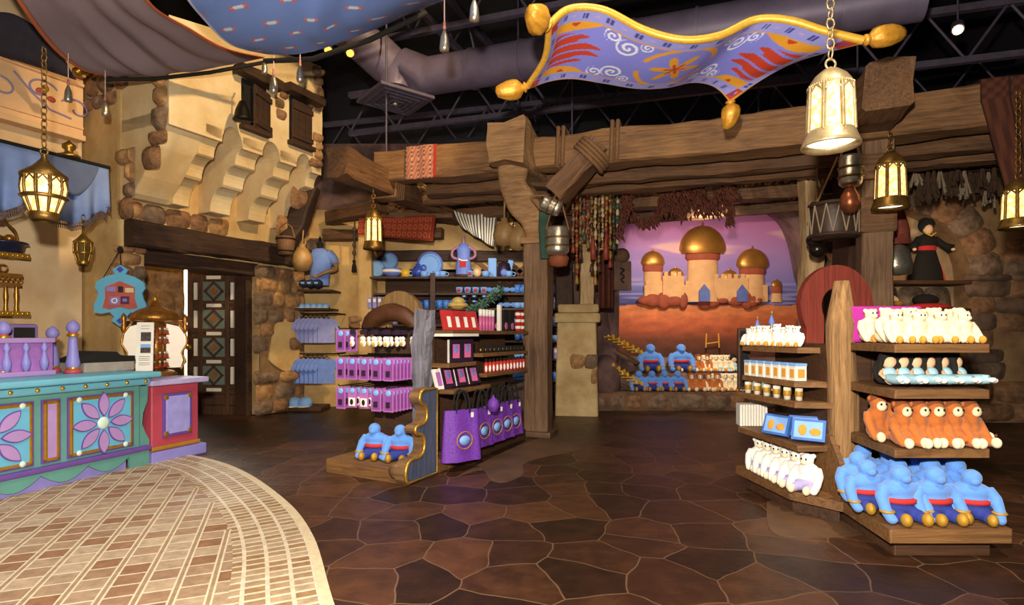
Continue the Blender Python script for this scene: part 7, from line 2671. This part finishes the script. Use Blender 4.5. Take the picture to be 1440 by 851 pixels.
def garland(label, pts, r_, dens, Y, seed, droop=.1):
    rr = random.Random(seed)
    path = bez([P(px, py, Y) for px, py in pts], 40)
    mb = MB()
    mb.tube(path, .012, 5)
    for q in range(dens):
        p = path[int(rr.random() * 40)] + Vector((rr.uniform(-1, 1), rr.uniform(-1, 1), rr.uniform(-1, .4))) * r_
        d = Vector((rr.uniform(-.5, .5), rr.uniform(-.5, .5), -1)).normalized()
        L_ = rr.uniform(.07, .13)
        mb.tube([p, p + d * L_ * .5, p + d * L_ + Vector((.015, 0, 0))], [.008, .018, .003], 5)
    return single(mb, 'hanging_garland', PEP, label, 'garland')


garland('dried pepper garland swagged in a loop before the mural sky', [(880, 270), (888, 295), (900, 310), (918, 308), (930, 290), (936, 268)], .07, 170, 8.7, 1)
garland('dried pepper garland running from the loop along the rafter', [(886, 268), (876, 300), (870, 330)], .05, 60, 8.7, 2)
garland('short dried pepper bunch next to the garland loop', [(934, 262), (934, 290)], .07, 60, 8.6, 3)
garland('dried pepper bunch hanging over the mural between loop and great bunch', [(950, 262), (954, 285), (958, 295)], .12, 130, 8.6, 4)
garland('great dried pepper bunch above the main mural dome', [(975, 258), (985, 280), (1000, 288), (1018, 275), (1022, 258)], .15, 300, 8.5, 5)
garland('slim dried pepper string hanging past the great bunch', [(1026, 262), (1027, 290), (1025, 312)], .04, 70, 8.4, 6)
# drum and shells by the dark post
r = thing('hanging_drum', 'dark carved drum hanging on ropes by the weathered post', 'drum', Matrix.Translation(P(1172, 336, 6.6)))
DR = mat('drum_wood', '3b2a22', .5, var=.3, scale=9, bump=.2)
mb = MB(); mb.lathe([(.0, 0), (.22, 0), (.245, .06), (.255, .3), (.24, .4), (0, .4)], 26); mb.build('shell', DR, r)
for z in (.03, .39):
    mb = MB(); mb.torus((0, 0, z), .25, .022, None, 26, 6); mb.build('hoop', BEAM_D, r)
mb = MB()
for k in range(12):
    a = k * PI / 6
    mb.tube([(.255 * math.cos(a), .255 * math.sin(a), .05), (.262 * math.cos(a + .26), .262 * math.sin(a + .26), .37)], .009, 5); mb.tube([(.255 * math.cos(a), .255 * math.sin(a), .05), (.262 * math.cos(a - .26), .262 * math.sin(a - .26), .37)], .009, 5)
mb.build('lacing', mat('lacing', '8d7c66', .7), r)
for q in (-1, 1):
    mb = MB(); mb.tube([(q * .2, 0, .4), (q * .05 + .1, 0, .95)], .012, 6); mb.build('rope', ROPE, r)
r = thing('hanging_gourds', 'string of shiny dark gourds hanging beside the drum', 'gourd', Matrix.Translation(P(1149, 362, 7.0)))
for k in range(7):
    mb = MB(); s_ = .1 - .009 * k
    mb.ell((.04 * (-1) ** k if k else 0, 0, .1 + k * .105), (s_, s_, s_ * 1.05)); mb.build('gourd', mat('black_gourd', '1f1712', .25, var=.3), r)
mb = MB(); mb.tube([(0, 0, 0), (0, 0, 1.1)], .01, 5); mb.build('string', ROPE, r)
hang_pot('hanging_pot', 'shiny tin pot hanging over a copper jug beside the timber post', Matrix.Translation(P(1196, 262, 6.0)), .32, .11, .3)
mb = MB(); mb.lathe([(0, 0), (.06, .02), (.1, .1), (.09, .18), (.05, .26), (.06, .3), (0, .3)], 14); single(mb, 'hanging_jug', mat('copper', '9c5a3a', .35, .7, var=.3, scale=9), 'copper jug hanging beneath the tin pot beside the timber post', 'jug', Matrix.Translation(P(1195, 300, 6.05)))
# herb bundles under the far rafters
HB = mat('dried_herb', '44301f', .9, var=.4, scale=12)
rnd = random.Random(9)
for i in range(14):
    px = 1288 + i * 8.5
    p = P(px, 232 + rnd.uniform(-3, 6), 7.6 + rnd.uniform(-.25, .25))
    mb = MB()
    ln = rnd.uniform(.25, .6)
    for q in range(9):
        a = rnd.uniform(0, 2 * PI)
        mb.tube([(0, 0, .05), (.03 * math.cos(a), .03 * math.sin(a), -ln * .4), (.07 * math.cos(a), .07 * math.sin(a), -ln * rnd.uniform(.75, 1))], [.006, .012, .018], 5)
    single(mb, 'hanging_herbs', HB if i % 4 else mat('pale_reed', '8d7c66', .8), 'dried %s bundle under the far rafters, %s from the timber post' % ('herb' if i % 4 else 'pale reed', ORD[i]), 'herb bundle', Matrix.Translation(p), 'herb bundles under the rafters')
mb = MB(); mb.timber(2.4, .05, .05, M(4.95, 8.0, 3.62, -14), .004, 140); single(mb, 'herb_pole', BEAM_D, 'thin pole the herb bundles hang from', 'pole')
# tassel cord on the alcove pilaster
r = thing('cord_tassel', 'dark cord with tassel hanging on the golden pilaster', 'tassel', Matrix.Translation(P(498, 375, 10.3)))
mb = MB(); mb.lathe([(0, -.12), (.05, -.1), (.04, .02), (.02, .06), (.035, .1), (0, .14)], 10); mb.build('skirt', BLK_, r)
mb = MB(); mb.tube([(0, 0, .1), (.01, 0, .9)], .014, 6)
for k in range(4):
    mb.ell((0, 0, .25 + k * .14), (.035, .035, .05))
mb.build('knotted_cord', mat('dark_cord', '4a3a2c', .8), r)
